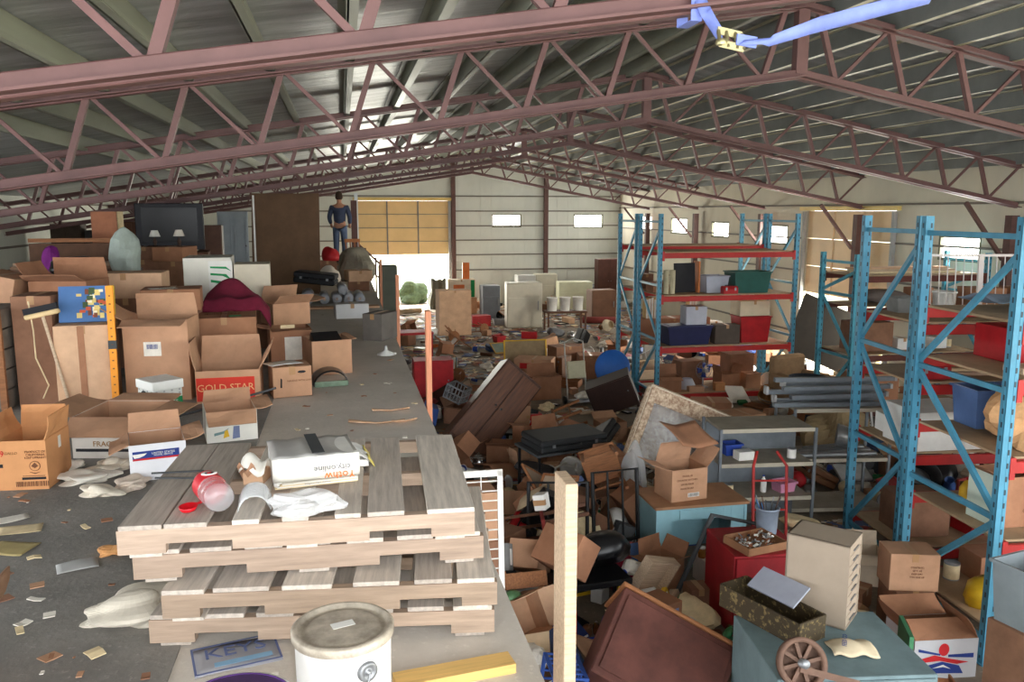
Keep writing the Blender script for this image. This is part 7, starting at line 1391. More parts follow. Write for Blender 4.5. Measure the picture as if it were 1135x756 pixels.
FILL = """5 1 944 6430 1 0 0 114;2 2 2085 6228 1 4 -3 -32;9 1 1813 6403 13 90 -1 -93;49 2 1694 6349 17 -84 -90 88;1 2 1874 6323 1 0 0 31;50 0 1620 6422 1 0 0 -65;43 1 2166 6383 9 -90 26 3;36 1 1939 6416 1 0 0 106;
5 0 1233 6368 1 0 0 66;46 0 1836 6444 1 0 0 136;33 1 1796 6221 1 0 0 164;17 0 1032 6439 41 90 0 93;49 0 1160 6439 1 0 0 -171;27 0 1989 6406 54 -83 18 31;46 0 1101 6390 1 0 0 -171;9 1 1110 6435 13 90 80 93;
6 4 2152 6462 1 0 0 101;32 1 1872 6498 33 -125 0 82;25 0 1736 6345 23 -98 0 -129;15 1 1494 6411 1 0 0 -115;31 0 1316 6461 5 1 9 -35;6 3 2073 6387 41 -180 0 8;15 1 2198 6223 49 180 3 58;1 3 1995 6328 1 0 0 16;
36 0 1385 6467 1 0 0 0;11 1 1419 6404 48 -87 -1 106;30 0 1819 6255 47 162 10 4;21 1 1858 6409 22 -1 -162 28;49 1 1341 6311 34 178 -5 -12;30 1 1451 6376 31 -70 -3 104;34 0 1934 6256 113 180 0 68;20 1 1914 6186 3 -45 0 -145;
25 0 1447 6284 21 57 -32 -83;45 1 1933 6489 13 -90 0 -53;15 0 2020 6211 64 -43 -166 25;48 0 1902 6094 8 90 -26 -24;24 0 1801 6414 76 -33 -132 99;1 3 1725 6140 87 -4 -168 -52;41 0 2169 6456 55 0 0 -159;7 0 1807 6439 27 -81 53 91;
34 0 1725 6376 19 -63 -51 46;35 0 2146 6288 35 -2 -55 -87;18 1 1705 6227 8 14 0 -167;22 2 1851 6160 16 -90 -153 7;29 0 1404 6347 10 -16 -55 172;50 0 1630 6130 1 0 0 -75;46 0 1570 6446 1 0 0 82;12 0 1693 6302 27 -17 11 -171;
10 1 2134 6141 1 0 0 -125;13 1 2100 6227 52 86 169 -5;11 1 1729 6481 43 0 87 176;50 1 1870 6207 17 0 33 17;31 0 1901 6207 37 113 -17 129;0 4 1564 6375 38 132 2 -100;45 4 2148 6227 12 50 0 90;6 1 1865 6361 63 -49 36 59;
12 0 2078 6499 97 61 19 90;0 2 2079 6424 35 -106 90 0;49 1 1010 6437 19 0 -65 -53;2 0 1918 6483 57 -51 -6 86;45 3 1584 6404 1 0 0 73;43 2 1662 6291 9 -90 27 14;44 1 1611 6414 8 -26 5 -42;6 1 1963 6317 114 -2 75 53;
36 0 1639 6176 28 13 173 28;3 0 1637 6263 24 -90 0 -72;4 0 1896 6209 63 -157 -47 25;31 0 1634 6363 27 7 75 48;5 2 2043 6451 83 50 -15 83;3 0 1623 6363 24 90 0 -48;47 1 1928 6371 11 7 -111 78;41 0 1522 6498 40 -11 -163 -4;
48 1 1879 6463 8 -90 26 83;18 0 1176 6392 36 180 14 9;17 1 1315 4515 36 90 112 11;1 3 2087 3847 29 68 0 -12;51 0 501 3407 11 180 0 16;50 1 2083 3931 1 0 0 -83;18 1 1491 4179 1 0 0 86;21 0 1532 2836 9 0 -178 -59;
45 2 400 3350 1 0 0 -151;12 1 1151 2852 49 123 0 -136;43 2 453 3547 9 -90 154 3;23 1 1917 3792 1 0 0 176;41 3 1279 3997 1 0 0 -153;16 1 1342 3642 39 147 -2 19;48 2 555 3509 8 -90 26 28;1 2 1515 3499 72 -161 -3 79;
6 3 859 4592 1 0 0 103;3 0 474 2920 1 0 0 0;5 1 1513 4518 7 0 -180 80;29 0 1513 4030 28 -74 154 17;9 3 667 4312 15 90 80 52;30 1 1888 4376 0 -2 -1 95;33 1 2048 5029 1 0 0 21;45 1 572 3139 1 0 0 -46;
45 4 1318 4608 1 0 0 23;9 1 2022 5459 1 0 0 -110;28 0 782 5012 31 0 -88 115;15 2 1236 4749 49 6 -169 -33;38 0 2054 3414 23 90 0 -164;5 2 399 3687 1 0 0 57;4 2 1094 5525 32 0 -32 141;51 0 899 2836 1 0 0 -100;
33 1 1430 3981 1 0 0 -42;39 0 1656 5233 20 -81 0 -13;0 3 1470 5329 1 0 0 97;9 1 1441 4558 13 90 40 -44;12 1 1867 4668 1 0 0 -72;29 0 1010 3670 28 -76 171 11;9 0 1330 4147 1 0 0 -136;49 0 909 3202 1 0 0 -85;
43 1 1139 6409 9 90 26 -55;47 0 1410 2757 13 9 131 14;27 1 789 4314 1 0 0 -173;15 1 998 4055 1 0 0 136;51 0 668 2776 1 0 0 59;51 1 710 4161 9 90 0 146;46 0 1981 4451 7 0 -180 -29;20 2 1835 4046 1 -9 0 -130;
20 0 851 6413 5 -81 0 167;1 1 508 4180 74 170 4 -83;13 1 1777 4128 36 64 90 0;23 0 1314 4690 1 0 0 83;1 2 381 2836 1 0 0 -129;51 0 1064 3230 1 0 0 38;20 2 235 3784 13 -9 -180 -13;1 3 1517 6115 29 68 0 90;
4 0 797 4255 22 1 24 -80;9 1 1637 4704 13 -90 -20 62;7 0 1156 3953 27 -83 37 -68;2 2 275 3571 10 -178 1 -74;6 0 305 2834 30 79 0 -92;51 1 981 4114 9 90 0 23;51 0 864 2862 11 -180 0 -2;17 1 195 2918 8 -40 0 125;
31 1 382 4331 1 0 0 60;49 2 1746 4568 13 89 0 -21;46 0 1849 4445 7 -180 0 66;21 2 1715 3379 46 -2 2 109;9 3 1158 3373 15 -90 40 33;0 2 339 4601 1 0 0 -49;47 2 1205 4479 14 10 -146 -33;2 0 1916 5183 1 3 -7 -8;
0 2 985 5825 31 90 0 109;36 1 736 2962 1 0 0 66;45 5 614 3530 1 0 0 143;28 0 600 4740 31 0 88 -87;9 3 507 4777 15 -90 -100 52;7 2 1088 5582 27 84 -7 -60;32 0 1721 3609 1 0 0 48;41 3 1392 3905 4 -5 1 -36;
42 0 1891 4811 10 -90 26 106;38 1 1614 4089 1 0 0 -157;49 1 798 3596 1 0 0 179;47 0 1070 4703 13 9 131 92;46 0 757 4625 1 0 0 146;42 2 1429 4403 1 0 0 108;0 5 1983 4641 46 0 -180 26;1 1 362 4996 29 65 0 36;
45 4 838 5100 1 0 0 35;1 1 1382 4048 1 0 0 -52;49 1 534 3342 1 0 0 -21;34 0 1579 4953 19 123 -121 -10;20 0 713 5130 1 -9 0 153;3 3 1034 4464 1 0 0 -132;7 0 1374 3586 27 -76 -67 -94;45 1 1837 3905 1 0 0 -141;
13 1 373 2847 82 20 2 55;45 1 1802 3944 1 0 0 120;41 1 1390 4297 30 15 179 66;5 2 1362 3786 1 0 0 85;41 1 1294 5512 1 0 0 -77;0 4 835 4875 1 0 0 -132;5 2 1527 3685 1 0 0 142;18 0 645 5311 34 90 -2 125;
2 0 1976 3731 18 -19 -7 -76;0 0 2093 3704 1 0 0 -103;40 1 1581 2715 26 99 -20 -54;13 1 1995 3890 1 0 0 121;4 1 1655 4252 1 0 0 -171;50 1 846 3810 3 0 -180 -58;1 0 1031 4212 36 1 -73 -177;23 1 1002 6232 25 0 -180 41;
46 0 2012 5355 1 0 0 -176;39 0 388 3006 13 -63 0 -119;47 2 1747 4975 1 0 0 48;39 1 453 6032 12 -63 0 -147;8 3 2086 3977 8 90 11 79;41 1 1400 2862 30 -165 1 2;20 0 490 4815 2 -45 0 -152;45 0 2117 3376 14 0 -180 90;
11 0 507 4414 96 135 0 96;50 1 1770 4681 1 0 0 -67;22 2 854 4326 16 90 9 59;50 1 1754 3264 4 0 178 -90;5 0 493 3375 23 28 -7 -98;5 2 408 4081 1 0 0 -39;45 0 443 3392 1 0 0 115;8 3 711 2860 8 90 -124 -29;
6 1 1000 5343 1 0 0 179;4 0 2008 4356 1 0 0 120;21 2 397 3693 14 180 -2 -1;41 1 325 3036 34 -157 -17 80;43 0 2044 4627 9 -90 31 28;48 0 1306 3946 8 90 0 128;49 2 538 4624 1 0 0 -177;46 0 656 4118 1 0 0 51;
1 3 1820 3248 36 -49 88 -87;37 0 755 6141 1 0 0 4;43 2 851 3916 9 90 -129 -43;50 0 1349 4649 1 0 0 5;18 1 1384 3824 27 -2 -176 23;37 2 1508 2950 27 -3 158 83;19 1 1230 5593 44 -134 0 -82;9 3 909 4492 15 -90 -20 137;
4 1 1408 5269 1 0 0 -155;30 1 2066 4473 16 1 178 71;36 1 338 3509 1 0 0 9;47 1 2001 3577 13 9 131 3;1 0 996 6110 75 172 -4 36;3 1 1208 4922 1 0 0 -65;5 0 2114 5707 1 0 0 -136;20 1 1232 4026 23 6 -173 90;
45 4 1890 3424 12 0 -180 31;3 1 2100 3478 4 -6 0 13;0 3 1960 3396 1 0 0 65;37 1 260 3695 4 0 180 -54;16 0 1149 3748 45 0 -114 -22;9 3 1188 5958 1 0 0 -122;18 0 1240 3631 1 0 0 -116;2 0 764 3787 1 3 -7 109;
51 1 451 4650 1 0 0 -17;15 0 1776 4200 1 0 0 15;45 4 673 2831 3 0 4 -107;7 2 1770 3938 27 121 102 -17;6 2 1565 4335 1 0 0 6;45 3 946 3927 1 0 0 -160;36 1 539 3082 26 -7 -180 -38;0 2 1856 3763 1 0 0 -133;
14 0 1050 4662 24 90 0 162;30 1 479 4497 0 -2 -1 12;0 4 196 2754 25 -92 90 0;50 0 1495 2677 1 0 0 -180;36 0 655 3808 3 2 2 152;21 2 1650 3531 2 0 2 12;15 1 501 4895 49 0 177 64;24 1 1389 5933 30 90 1 131;
31 1 500 3821 31 79 -6 -53;42 1 951 4400 11 -90 -77 -4;24 1 735 3515 28 84 0 179;2 1 1202 4274 1 3 -16 -72;13 1 2117 3559 36 -90 0 -132;43 1 1344 5891 9 -90 26 -11;49 2 2034 4218 17 28 90 0;13 0 1981 3800 20 -22 -9 -80;
9 3 1575 2783 15 90 0 142;35 0 1437 3628 50 -78 0 -1;18 1 841 5589 1 0 0 37;31 0 427 2148 14 0 180 85;8 2 1116 2220 1 0 0 -68;44 0 674 2017 13 0 180 -83;50 0 1039 2378 1 0 0 61;7 0 955 3414 27 -62 78 -85;
45 4 354 3579 1 0 0 -152;21 1 210 2517 2 0 2 -140;30 1 1968 2833 0 -2 -1 -85;49 2 810 2013 13 -90 0 -31;41 1 213 2954 25 41 -24 146;0 5 894 3773 47 0 -178 -38;48 1 1925 3046 8 90 26 85;8 1 242 1982 11 90 -79 39;
45 3 1498 2884 16 -162 0 0;49 0 1076 2086 19 -117 90 0;3 1 549 3909 1 0 0 163;27 0 1255 1967 50 -153 0 85;49 2 2132 3465 17 -72 90 0;22 0 375 2129 16 -90 7 1;5 0 1454 2067 38 -2 -19 80;37 0 223 2301 4 0 -180 8;
50 0 1787 3053 1 0 0 -111;43 0 1158 1970 2 -4 1 44;49 1 994 3162 1 0 0 165;7 2 306 2078 27 84 -7 -133;5 2 1346 2072 1 0 0 -80;6 1 236 2189 1 0 0 -101;45 3 1207 2021 1 0 0 -13;45 0 244 2623 1 0 0 142;
51 0 865 3301 1 0 0 91;1 3 486 2213 1 0 0 12;47 0 1412 2508 13 9 -131 61;14 1 316 2015 1 0 0 13;42 1 2055 2951 11 -90 -77 2;8 3 1355 2437 8 -90 -56 21;49 1 316 2512 19 0 -65 -139;3 0 1532 2105 53 -36 163 -52;
46 0 1013 2847 1 0 0 -68;49 2 1071 3131 17 -174 90 0;25 0 1322 2035 50 109 15 65;15 2 937 3642 21 -29 -19 -139;20 1 1401 2904 8 99 0 -148;9 1 1376 2043 13 -90 40 -7;29 0 1794 2996 28 70 -137 -18;41 2 267 3992 32 173 -6 -91;
2 2 829 2351 2 6 6 -162;45 0 764 2807 14 0 -180 42;9 1 468 3040 13 -90 -100 -29;36 0 902 3023 21 8 3 171;49 1 1399 2064 38 3 108 12;45 0 1457 2693 1 0 0 76;8 2 428 2214 11 99 142 -24;51 1 420 2719 1 0 0 -101;
49 0 1319 3550 19 94 90 0;23 0 372 2323 1 0 0 -71;3 2 1814 2922 1 0 0 80;49 1 1910 3482 19 -96 0 131;45 2 1382 2790 12 -180 0 -62;45 5 356 2999 27 -4 -151 -37;43 1 233 2683 9 90 26 106;50 1 673 2880 1 0 0 -103;
43 1 484 2576 9 90 32 68;3 2 835 2086 9 -180 0 -64;27 2 841 2212 1 0 0 -129;37 3 1904 3281 41 -53 0 -38;23 0 1785 3403 27 92 141 13;36 0 1294 2316 21 -48 23 163;49 2 1015 2410 1 0 0 131;11 0 1898 2774 43 34 90 0;
45 1 281 2045 13 90 0 174;18 1 1285 2142 26 -175 0 -65;19 0 1627 2916 52 46 -180 -35;46 0 783 3019 1 0 0 133;49 2 1266 3609 13 89 0 71;47 1 1535 2746 15 -170 18 -43;44 1 508 2150 21 0 180 -36;3 3 496 2152 1 0 0 178;
4 0 642 2416 1 0 0 20;39 1 2147 3272 3 27 0 59;11 0 712 2381 119 -111 -11 80;6 2 320 2172 1 0 0 48;49 2 797 3691 13 89 0 -158;42 2 814 3569 9 -90 -51 -96;8 1 755 2473 11 -90 -146 -11;9 1 445 2423 13 90 20 -17;
3 3 988 2103 1 0 0 -26;16 0 281 2971 61 18 170 -11;33 0 1044 3935 42 14 90 -75;28 0 440 3414 31 0 88 71;5 2 1453 1932 4 14 0 -21;37 3 350 3017 53 -19 24 -162;19 0 1933 3905 32 -62 -57 88;50 0 662 3768 1 0 0 -93;
3 4 722 2342 7 0 180 -12;49 1 1791 3568 21 0 77 19;1 1 203 3678 78 -10 176 10;9 0 1220 2895 1 0 0 77;48 1 1190 2238 8 88 -77 99;42 2 1183 3583 9 -90 -26 -33;11 1 666 2253 47 20 88 -68;3 3 1076 3187 1 0 0 -45;
13 0 147 3523 36 12 90 0;42 1 1500 1947 11 -90 129 -51;8 2 458 2819 11 -90 11 -61;9 3 1105 3087 1 0 0 179;2 2 896 3852 1 4 -3 147;49 1 1314 2334 1 0 0 -33;49 1 376 2064 34 178 -5 36;22 0 1985 3067 16 -90 9 89;
38 0 1832 3006 61 180 0 -22;8 2 322 2568 11 90 -11 118;45 2 1397 2935 12 0 180 62;12 0 932 3350 1 0 0 -31;15 2 1641 2251 52 19 163 -7;50 1 430 2946 21 -20 -26 -171;3 3 686 2672 1 0 0 -14;2 0 214 2270 24 26 -7 -178;
47 2 438 2691 16 -169 -15 -45;1 1 1760 3710 1 0 0 -103;51 1 470 2887 1 0 0 -3;36 1 1090 2800 26 173 0 -40;49 2 739 2763 13 -90 0 125;45 5 1072 3267 15 90 0 139;48 0 1166 3124 8 92 103 4;49 0 176 2363 1 0 0 -179;
49 0 371 2219 16 -90 0 -92;0 3 212 2149 84 97 21 120;3 1 581 2204 4 4 2 173;40 0 1170 1968 14 19 62 -35;2 1 409 2170 50 174 9 -59;50 0 838 2237 42 0 0 159;43 1 253 3014 1 0 0 48;27 0 948 3451 56 -49 -90 0;
21 1 1954 3498 26 0 157 -91;48 1 1812 2981 8 90 154 -6;42 2 1852 3665 9 90 -51 -111;47 1 1049 2838 13 -171 -49 -38;45 2 776 2148 1 0 0 -117;46 0 1113 2376 1 0 0 177;38 0 600 2032 23 90 0 -26;1 0 1965 3585 36 1 -73 -98;
4 1 1200 2765 28 130 0 25;15 2 199 3431 49 6 -169 60;1 3 1906 2958 36 -49 88 6;0 0 1286 1677 54 0 -180 -34;49 0 920 2298 1 0 0 126;51 0 1772 2919 10 -90 0 -113;49 2 540 2027 13 -90 0 22;50 1 1567 2444 1 0 0 -163;
51 0 742 2558 1 0 0 24;37 3 625 2145 1 0 0 -152;38 0 260 2047 23 90 0 -78;28 1 563 2052 36 88 -1 154;3 4 651 2058 1 0 0 7;6 2 223 2096 29 0 -72 -79;34 0 1422 3504 19 72 26 -90;48 1 260 2907 8 -92 103 0;
3 0 1320 2501 1 0 0 35;48 0 1397 1950 15 -83 66 -93;10 1 298 2912 8 10 1 84;8 1 318 2238 11 90 -101 -26;49 0 1513 2707 27 5 -178 18;8 3 1551 3629 8 90 -101 49;45 4 960 2537 1 0 0 -32;38 1 1532 3644 10 30 0 -69;
24 1 1662 3815 30 90 -1 164;5 2 2131 3362 28 -180 -13 -69;9 1 431 2250 13 90 120 5;49 1 1829 2753 1 0 0 -62;45 0 1619 2388 1 0 0 73;45 4 274 2964 20 -29 170 -15;45 4 882 2401 3 -2 -3 110;3 3 944 2352 4 0 0 -133;
19 1 191 3035 26 -64 57 -30;3 3 1931 2902 1 0 0 54;50 1 1464 2556 1 0 0 -157;3 0 219 2081 24 90 0 -168;43 2 1368 1917 9 -90 26 121;50 1 936 2390 1 0 0 -47;36 1 2108 2751 26 -7 -180 -73;6 0 1587 1985 45 0 -180 34;
9 1 1666 3121 49 90 160 11;46 0 1146 2713 1 0 0 63;31 1 1022 3270 1 0 0 -163;8 1 308 2184 41 -90 11 160;7 2 1738 2196 1 0 0 100;44 1 1799 2084 6 -24 -19 111;3 0 972 2284 1 0 0 146;4 2 1434 1873 18 23 0 154;
49 0 478 1849 15 89 0 -4;8 1 534 1719 11 -90 124 -56;3 0 520 1845 1 0 0 179;50 0 1609 2347 1 0 0 -163;49 2 1402 2087 13 89 0 -154;48 2 893 2197 8 -92 103 -41;36 1 1004 2458 1 0 0 9;46 0 1677 1807 1 0 0 -123;
16 1 151 1419 33 174 -9 -1;16 1 777 2367 35 -1 172 18;6 0 1792 1903 1 0 0 0;32 0 1989 2098 14 180 0 88;47 1 1607 2166 1 0 0 -17;45 1 565 1785 13 90 0 140;36 1 547 1663 1 0 0 -120;20 2 1780 2388 1 -9 0 24;
5 0 2035 2068 6 0 180 57;22 1 1662 1972 19 -80 -171 0;12 1 553 1397 66 110 18 24;41 0 764 2262 45 24 -149 62;44 1 1315 1990 15 180 0 87;1 0 1955 2202 34 84 -180 -6;36 1 918 2127 26 20 -180 52;36 1 1590 1792 27 21 177 -62;
49 2 1177 2044 13 89 0 -35;0 4 548 2153 27 96 8 157;9 3 776 2463 33 0 -180 17;49 0 1698 2193 19 -76 -90 56;36 0 600 2600 30 139 -51 -29;47 1 445 1598 11 7 116 129;50 0 1736 2301 1 0 0 -49;48 0 1335 2408 8 -90 0 -84;
16 1 752 1958 1 0 0 139;30 0 1768 2121 0 -3 -2 -3;49 0 929 2460 15 89 0 149;23 1 653 2096 8 1 -4 -74;23 1 1660 2067 29 91 -142 25;50 1 1005 2527 3 -180 0 74;49 2 862 1586 1 0 0 103;0 0 1697 2057 31 90 0 25;
1 3 773 1759 87 175 -8 -77;9 0 1777 1849 12 90 20 16;14 1 554 1567 49 -99 -69 14;9 0 1866 2374 12 -90 -60 103;7 2 1701 1897 1 0 0 105;3 4 857 2063 12 0 -163 -64;3 3 1394 1623 1 0 0 121;24 0 872 1897 28 90 -1 -94;
44 0 525 2094 6 30 10 64;0 5 1625 1887 50 59 -40 54;50 1 871 2436 1 0 0 -13;38 0 1447 1998 51 -121 2 -128;2 2 1643 2168 25 28 18 -32;3 1 335 1827 1 0 0 -38;16 0 1525 2046 36 175 12 -38;7 0 1875 1959 27 -85 -7 22;
45 2 181 1593 1 0 0 56;45 0 1760 2418 1 0 0 12;45 3 370 1920 1 0 0 13;6 3 1345 1816 25 -79 0 -100;48 2 889 2499 8 90 -154 6;46 0 675 2101 1 0 0 28;49 1 544 1838 27 100 -10 158;37 0 528 1649 45 58 -1 -103;
3 1 1635 2094 1 0 0 -167;0 1 600 1677 72 2 -56 -177;5 1 1536 2090 7 0 180 58;51 1 535 1622 36 90 110 -3;18 0 1396 1985 65 -28 -164 68;46 0 449 1730 7 -179 0 66;32 1 1316 2096 20 19 -21 60;28 0 1792 1987 31 0 -88 15;
46 0 2031 2282 1 0 0 29;45 3 600 1875 1 0 0 -56;7 1 1772 2076 38 82 117 30;44 1 1019 2031 1 0 0 79;41 0 1511 2060 45 -9 -9 142;51 1 1077 2294 1 0 0 75;45 3 1645 2165 11 -90 0 -19;44 2 464 2483 1 0 0 -158;
7 2 343 1638 65 -159 21 -24;49 2 1089 1913 1 0 0 -16;3 2 1600 1831 20 43 14 87;21 0 359 1860 8 -10 2 -19;3 3 1765 2046 6 0 180 25;15 1 597 1648 58 118 22 -93;31 0 1696 2081 36 52 24 150;23 0 675 1719 72 -133 -37 -25;
46 0 949 1590 1 0 0 98;23 2 1857 2329 1 0 0 -82;1 1 298 2264 95 -145 -27 -65;0 2 1447 1918 81 -2 -157 69;46 0 918 2535 1 0 0 66;29 0 1541 1808 8 -6 -36 52;23 1 924 2367 34 0 -180 -83;45 2 1050 2081 12 0 -180 -62;
50 0 997 2105 9 0 180 34;16 0 1574 2268 48 158 -34 12;50 1 1115 2122 1 0 0 4;9 0 614 2220 12 -90 -89 19;41 1 679 1769 54 -175 -43 32;42 0 511 2562 10 -90 -51 -104;23 1 1828 2225 1 0 0 -85;28 1 1696 2402 2 0 0 144;
0 3 1809 2358 45 4 -173 -92;26 0 1447 1827 44 15 -32 37;4 0 767 2281 32 38 5 -173;51 1 1562 2373 1 0 0 11;12 1 1611 1792 29 45 0 101;42 0 1235 1999 10 90 77 -5;44 2 796 2317 26 -5 -3 -8;1 2 492 1683 52 54 18 -38;
36 0 653 1867 29 100 11 -145;7 1 1879 2262 59 2 -164 -39;11 1 1524 1618 47 -88 0 18;49 1 430 1924 1 0 0 -56;41 1 1603 1993 48 -3 -1 41;48 2 1045 2724 8 89 -51 -95;36 1 1734 2120 38 -163 -26 -18;19 1 1929 2094 1 0 0 92;
5 2 675 2026 27 27 -13 101;48 2 1988 2356 8 91 129 -25;17 1 1816 2147 10 0 -23 -86;3 1 477 1683 1 0 0 27;48 1 1457 2275 8 88 -77 -73;49 2 1294 2395 13 89 0 -1;41 2 316 1716 1 0 0 -180;9 0 934 2204 12 90 -139 -19;
18 0 421 1641 1 0 0 43;43 0 639 2591 9 -90 26 148;24 1 1574 1893 30 90 -1 124;48 0 1027 1586 8 90 26 -82;5 2 460 2048 1 0 0 15;8 1 1275 2192 11 -90 -56 64;1 0 896 2349 54 -98 -21 125;42 1 862 1990 11 -90 -51 -62;
3 3 489 1579 70 -15 -141 -84;25 0 832 2083 36 -106 0 98;20 1 1906 2282 6 -84 0 -65;51 1 1055 2560 13 0 180 -48;45 3 1380 1877 48 164 16 18;32 1 449 1799 21 0 50 -44;22 1 1625 2300 14 90 8 -100;27 2 604 1916 70 -22 174 36;
41 2 482 2091 69 172 5 -31;15 0 1556 1890 36 51 9 -63;9 1 1262 2085 1 0 0 161;46 0 1633 1883 7 180 0 34;4 0 1877 2076 27 0 32 -174;6 1 258 1586 26 1 44 111;45 1 418 1720 1 0 0 84;41 3 1829 1745 28 173 5 14;
14 1 1329 1930 34 -70 177 -5;49 1 933 2050 24 -88 23 111;25 0 411 2078 24 -98 8 -74;1 3 1519 1958 123 -15 162 82;44 2 1072 1961 1 0 0 163;49 0 1329 1835 1 0 0 -10;3 3 214 1635 6 180 0 35;34 0 1540 2118 29 -79 44 -117;
14 0 333 1624 61 -24 19 -124;49 2 983 2200 13 -90 0 103;45 0 482 1676 9 0 0 1;49 1 686 2489 1 0 0 5;51 0 1364 1888 10 -89 0 -111;37 1 430 1598 40 3 -32 161;31 0 454 1577 31 -21 -12 -123;1 1 544 2349 74 101 -10 -149;
32 1 370 1600 53 60 28 59;21 1 1322 1913 51 -23 -180 -8;44 2 1795 2273 1 0 0 -30;36 0 1332 1883 1 0 0 91;29 1 772 2211 14 -62 -65 53;18 0 1809 1996 62 -8 7 -61;51 1 1982 2258 1 0 0 -4;13 0 968 2372 26 0 -30 -155;
44 1 710 1530 1 0 0 119;3 0 952 1991 1 0 0 19;26 0 1721 1789 5 4 0 61;29 1 1879 2053 44 71 67 -74;18 1 532 2604 1 0 0 -23;49 1 437 2004 19 0 -65 -149;27 2 763 2330 47 36 20 -131;3 4 317 1601 24 -119 0 -144;
48 1 876 1626 8 91 129 13;45 4 2090 2207 1 0 0 -96;15 0 1661 2159 31 14 -28 63;48 2 380 2121 8 -89 -51 -103;7 1 1242 1782 181 -120 101 29;50 1 1170 2495 1 0 0 155;48 1 1915 2237 8 -89 -51 19;36 1 1808 1922 47 0 0 -172;
48 0 726 1737 8 90 -13 46;18 0 394 1591 121 -49 -51 -30;50 0 1718 1793 43 -2 -4 171;0 1 1866 2100 30 -15 -28 35;40 1 527 2117 17 -39 54 6;9 2 1658 2084 52 39 41 -153;9 2 1036 2429 40 30 170 35;1 0 370 1846 56 -71 -173 7;
11 0 1532 2418 47 -83 0 95;0 1 598 1894 115 -84 108 -67;0 0 542 2650 58 63 117 67;49 0 1323 1709 19 145 -90 0;11 0 1706 1706 43 99 -90 0;45 3 943 2064 1 0 0 -47;1 3 1943 2363 80 0 -180 -24;3 1 1586 2186 6 -10 0 -20;
3 2 1122 2403 5 -9 0 0;49 1 1092 2012 17 90 0 59;2 1 1038 1563 36 -160 -1 94;3 0 1573 2029 24 90 0 -133;3 3 459 1705 8 0 1 138;46 0 893 2276 11 180 -16 36;3 2 1680 1868 23 86 0 -42;9 2 1282 1889 20 90 -100 -8;
50 0 276 1334 3 0 180 22;30 1 251 1099 0 -2 -1 49;47 1 292 1131 14 10 -145 -107;43 1 420 1654 36 -90 -129 -4;49 1 584 1184 20 98 -1 -54;0 1 395 1736 54 36 29 39;28 0 226 1760 31 -88 0 16;4 2 429 1662 127 8 136 53;
8 2 603 1348 11 90 -11 45;45 5 482 1293 55 0 0 136;46 0 265 1201 1 0 0 -85;49 0 369 1494 26 0 -180 31;51 1 596 1258 13 180 0 -11;49 1 828 1376 20 96 0 -36;26 0 412 1463 30 -2 1 126;46 0 438 1483 8 180 0 35;
46 0 408 1255 1 0 0 -175;49 1 297 1802 1 0 0 -57;50 1 835 1248 1 0 0 -91;49 2 536 1362 1 0 0 17;51 1 539 1749 1 0 0 -162;27 1 324 1197 19 34 0 -90;46 0 317 1528 1 0 0 -126;43 0 459 1746 16 -90 25 126;
20 2 246 1750 6 -81 0 14;45 0 359 1340 1 0 0 49;49 0 790 1208 1 0 0 138;47 1 249 1659 10 7 -107 -130;15 1 675 1682 1 0 0 -43;45 2 609 1573 16 94 90 -86;3 1 378 1300 8 0 23 -173;45 3 497 1491 1 0 0 15;
3 4 181 1012 7 180 0 35;15 1 316 1452 1 0 0 109;8 2 760 1509 11 -90 -79 -10;3 2 453 1261 6 11 -1 7;45 3 752 1135 14 -180 0 16;36 1 905 1471 117 174 -2 -72;8 1 865 1391 11 -90 124 -36;15 0 451 1385 95 34 13 168;
37 1 243 1185 38 -29 167 -18;1 3 279 1333 37 -14 -63 127;48 0 520 1347 36 -30 -153 76;47 1 288 1655 23 -47 126 -32;46 0 913 1578 1 0 0 118;23 2 241 1220 7 -4 -15 48;45 3 758 1154 11 90 0 -156;36 1 601 1304 29 -155 12 -62;
9 3 331 1283 16 -90 -28 -35;10 0 227 1046 8 -6 -8 109;45 1 352 1549 13 -90 0 154;45 2 162 1512 16 -138 -90 0;49 2 215 1418 13 -90 0 174;3 3 421 1235 6 9 -3 21;49 2 547 1239 13 89 0 -118;3 1 609 1472 9 0 180 22;
50 0 508 1221 3 0 -180 -28;0 1 234 1713 77 27 169 -72;3 1 875 1509 7 0 180 84;49 0 481 1372 19 52 -90 117;3 0 255 1258 8 0 180 9;45 3 601 1376 16 157 0 90;1 2 485 1769 76 -105 -3 -103;45 4 979 1610 1 0 0 76;
4 2 431 1753 120 143 28 -76;47 1 949 1528 14 10 146 10;9 2 866 1227 27 109 -24 90;2 2 391 1199 25 -12 -24 -160;12 0 287 1372 69 -6 -24 -74;49 2 687 1188 17 -23 90 0;43 2 813 1139 9 -90 27 59;32 1 224 1553 89 -2 -153 -105;
9 1 833 1084 13 90 -160 -4;5 1 182 1570 70 3 -16 -136;14 0 242 1390 29 -99 5 -76;44 1 259 1311 95 172 -27 -34;46 0 455 1451 75 1 177 24;40 0 146 1674 41 -151 -39 -12;47 1 875 1263 15 14 -142 -49;7 2 181 1933 27 59 78 -32;
3 2 513 1822 23 23 19 163;3 3 701 1154 1 0 0 121;41 0 477 1709 119 37 3 -129;13 0 323 1084 45 4 -82 -6;0 0 332 1444 124 175 30 55;31 1 565 1524 41 -58 176 -18;45 2 258 1673 23 -120 -13 -60;45 2 668 1185 12 180 0 57;
3 2 832 1125 9 -180 0 60;49 2 903 1576 36 -1 177 12;3 2 285 1139 35 24 21 -80;44 2 865 1301 1 0 0 34;24 1 302 1645 79 -59 64 133;46 0 398 1352 7 0 -180 -66;3 0 728 1092 1 0 0 -25;47 2 652 1077 13 9 131 31;
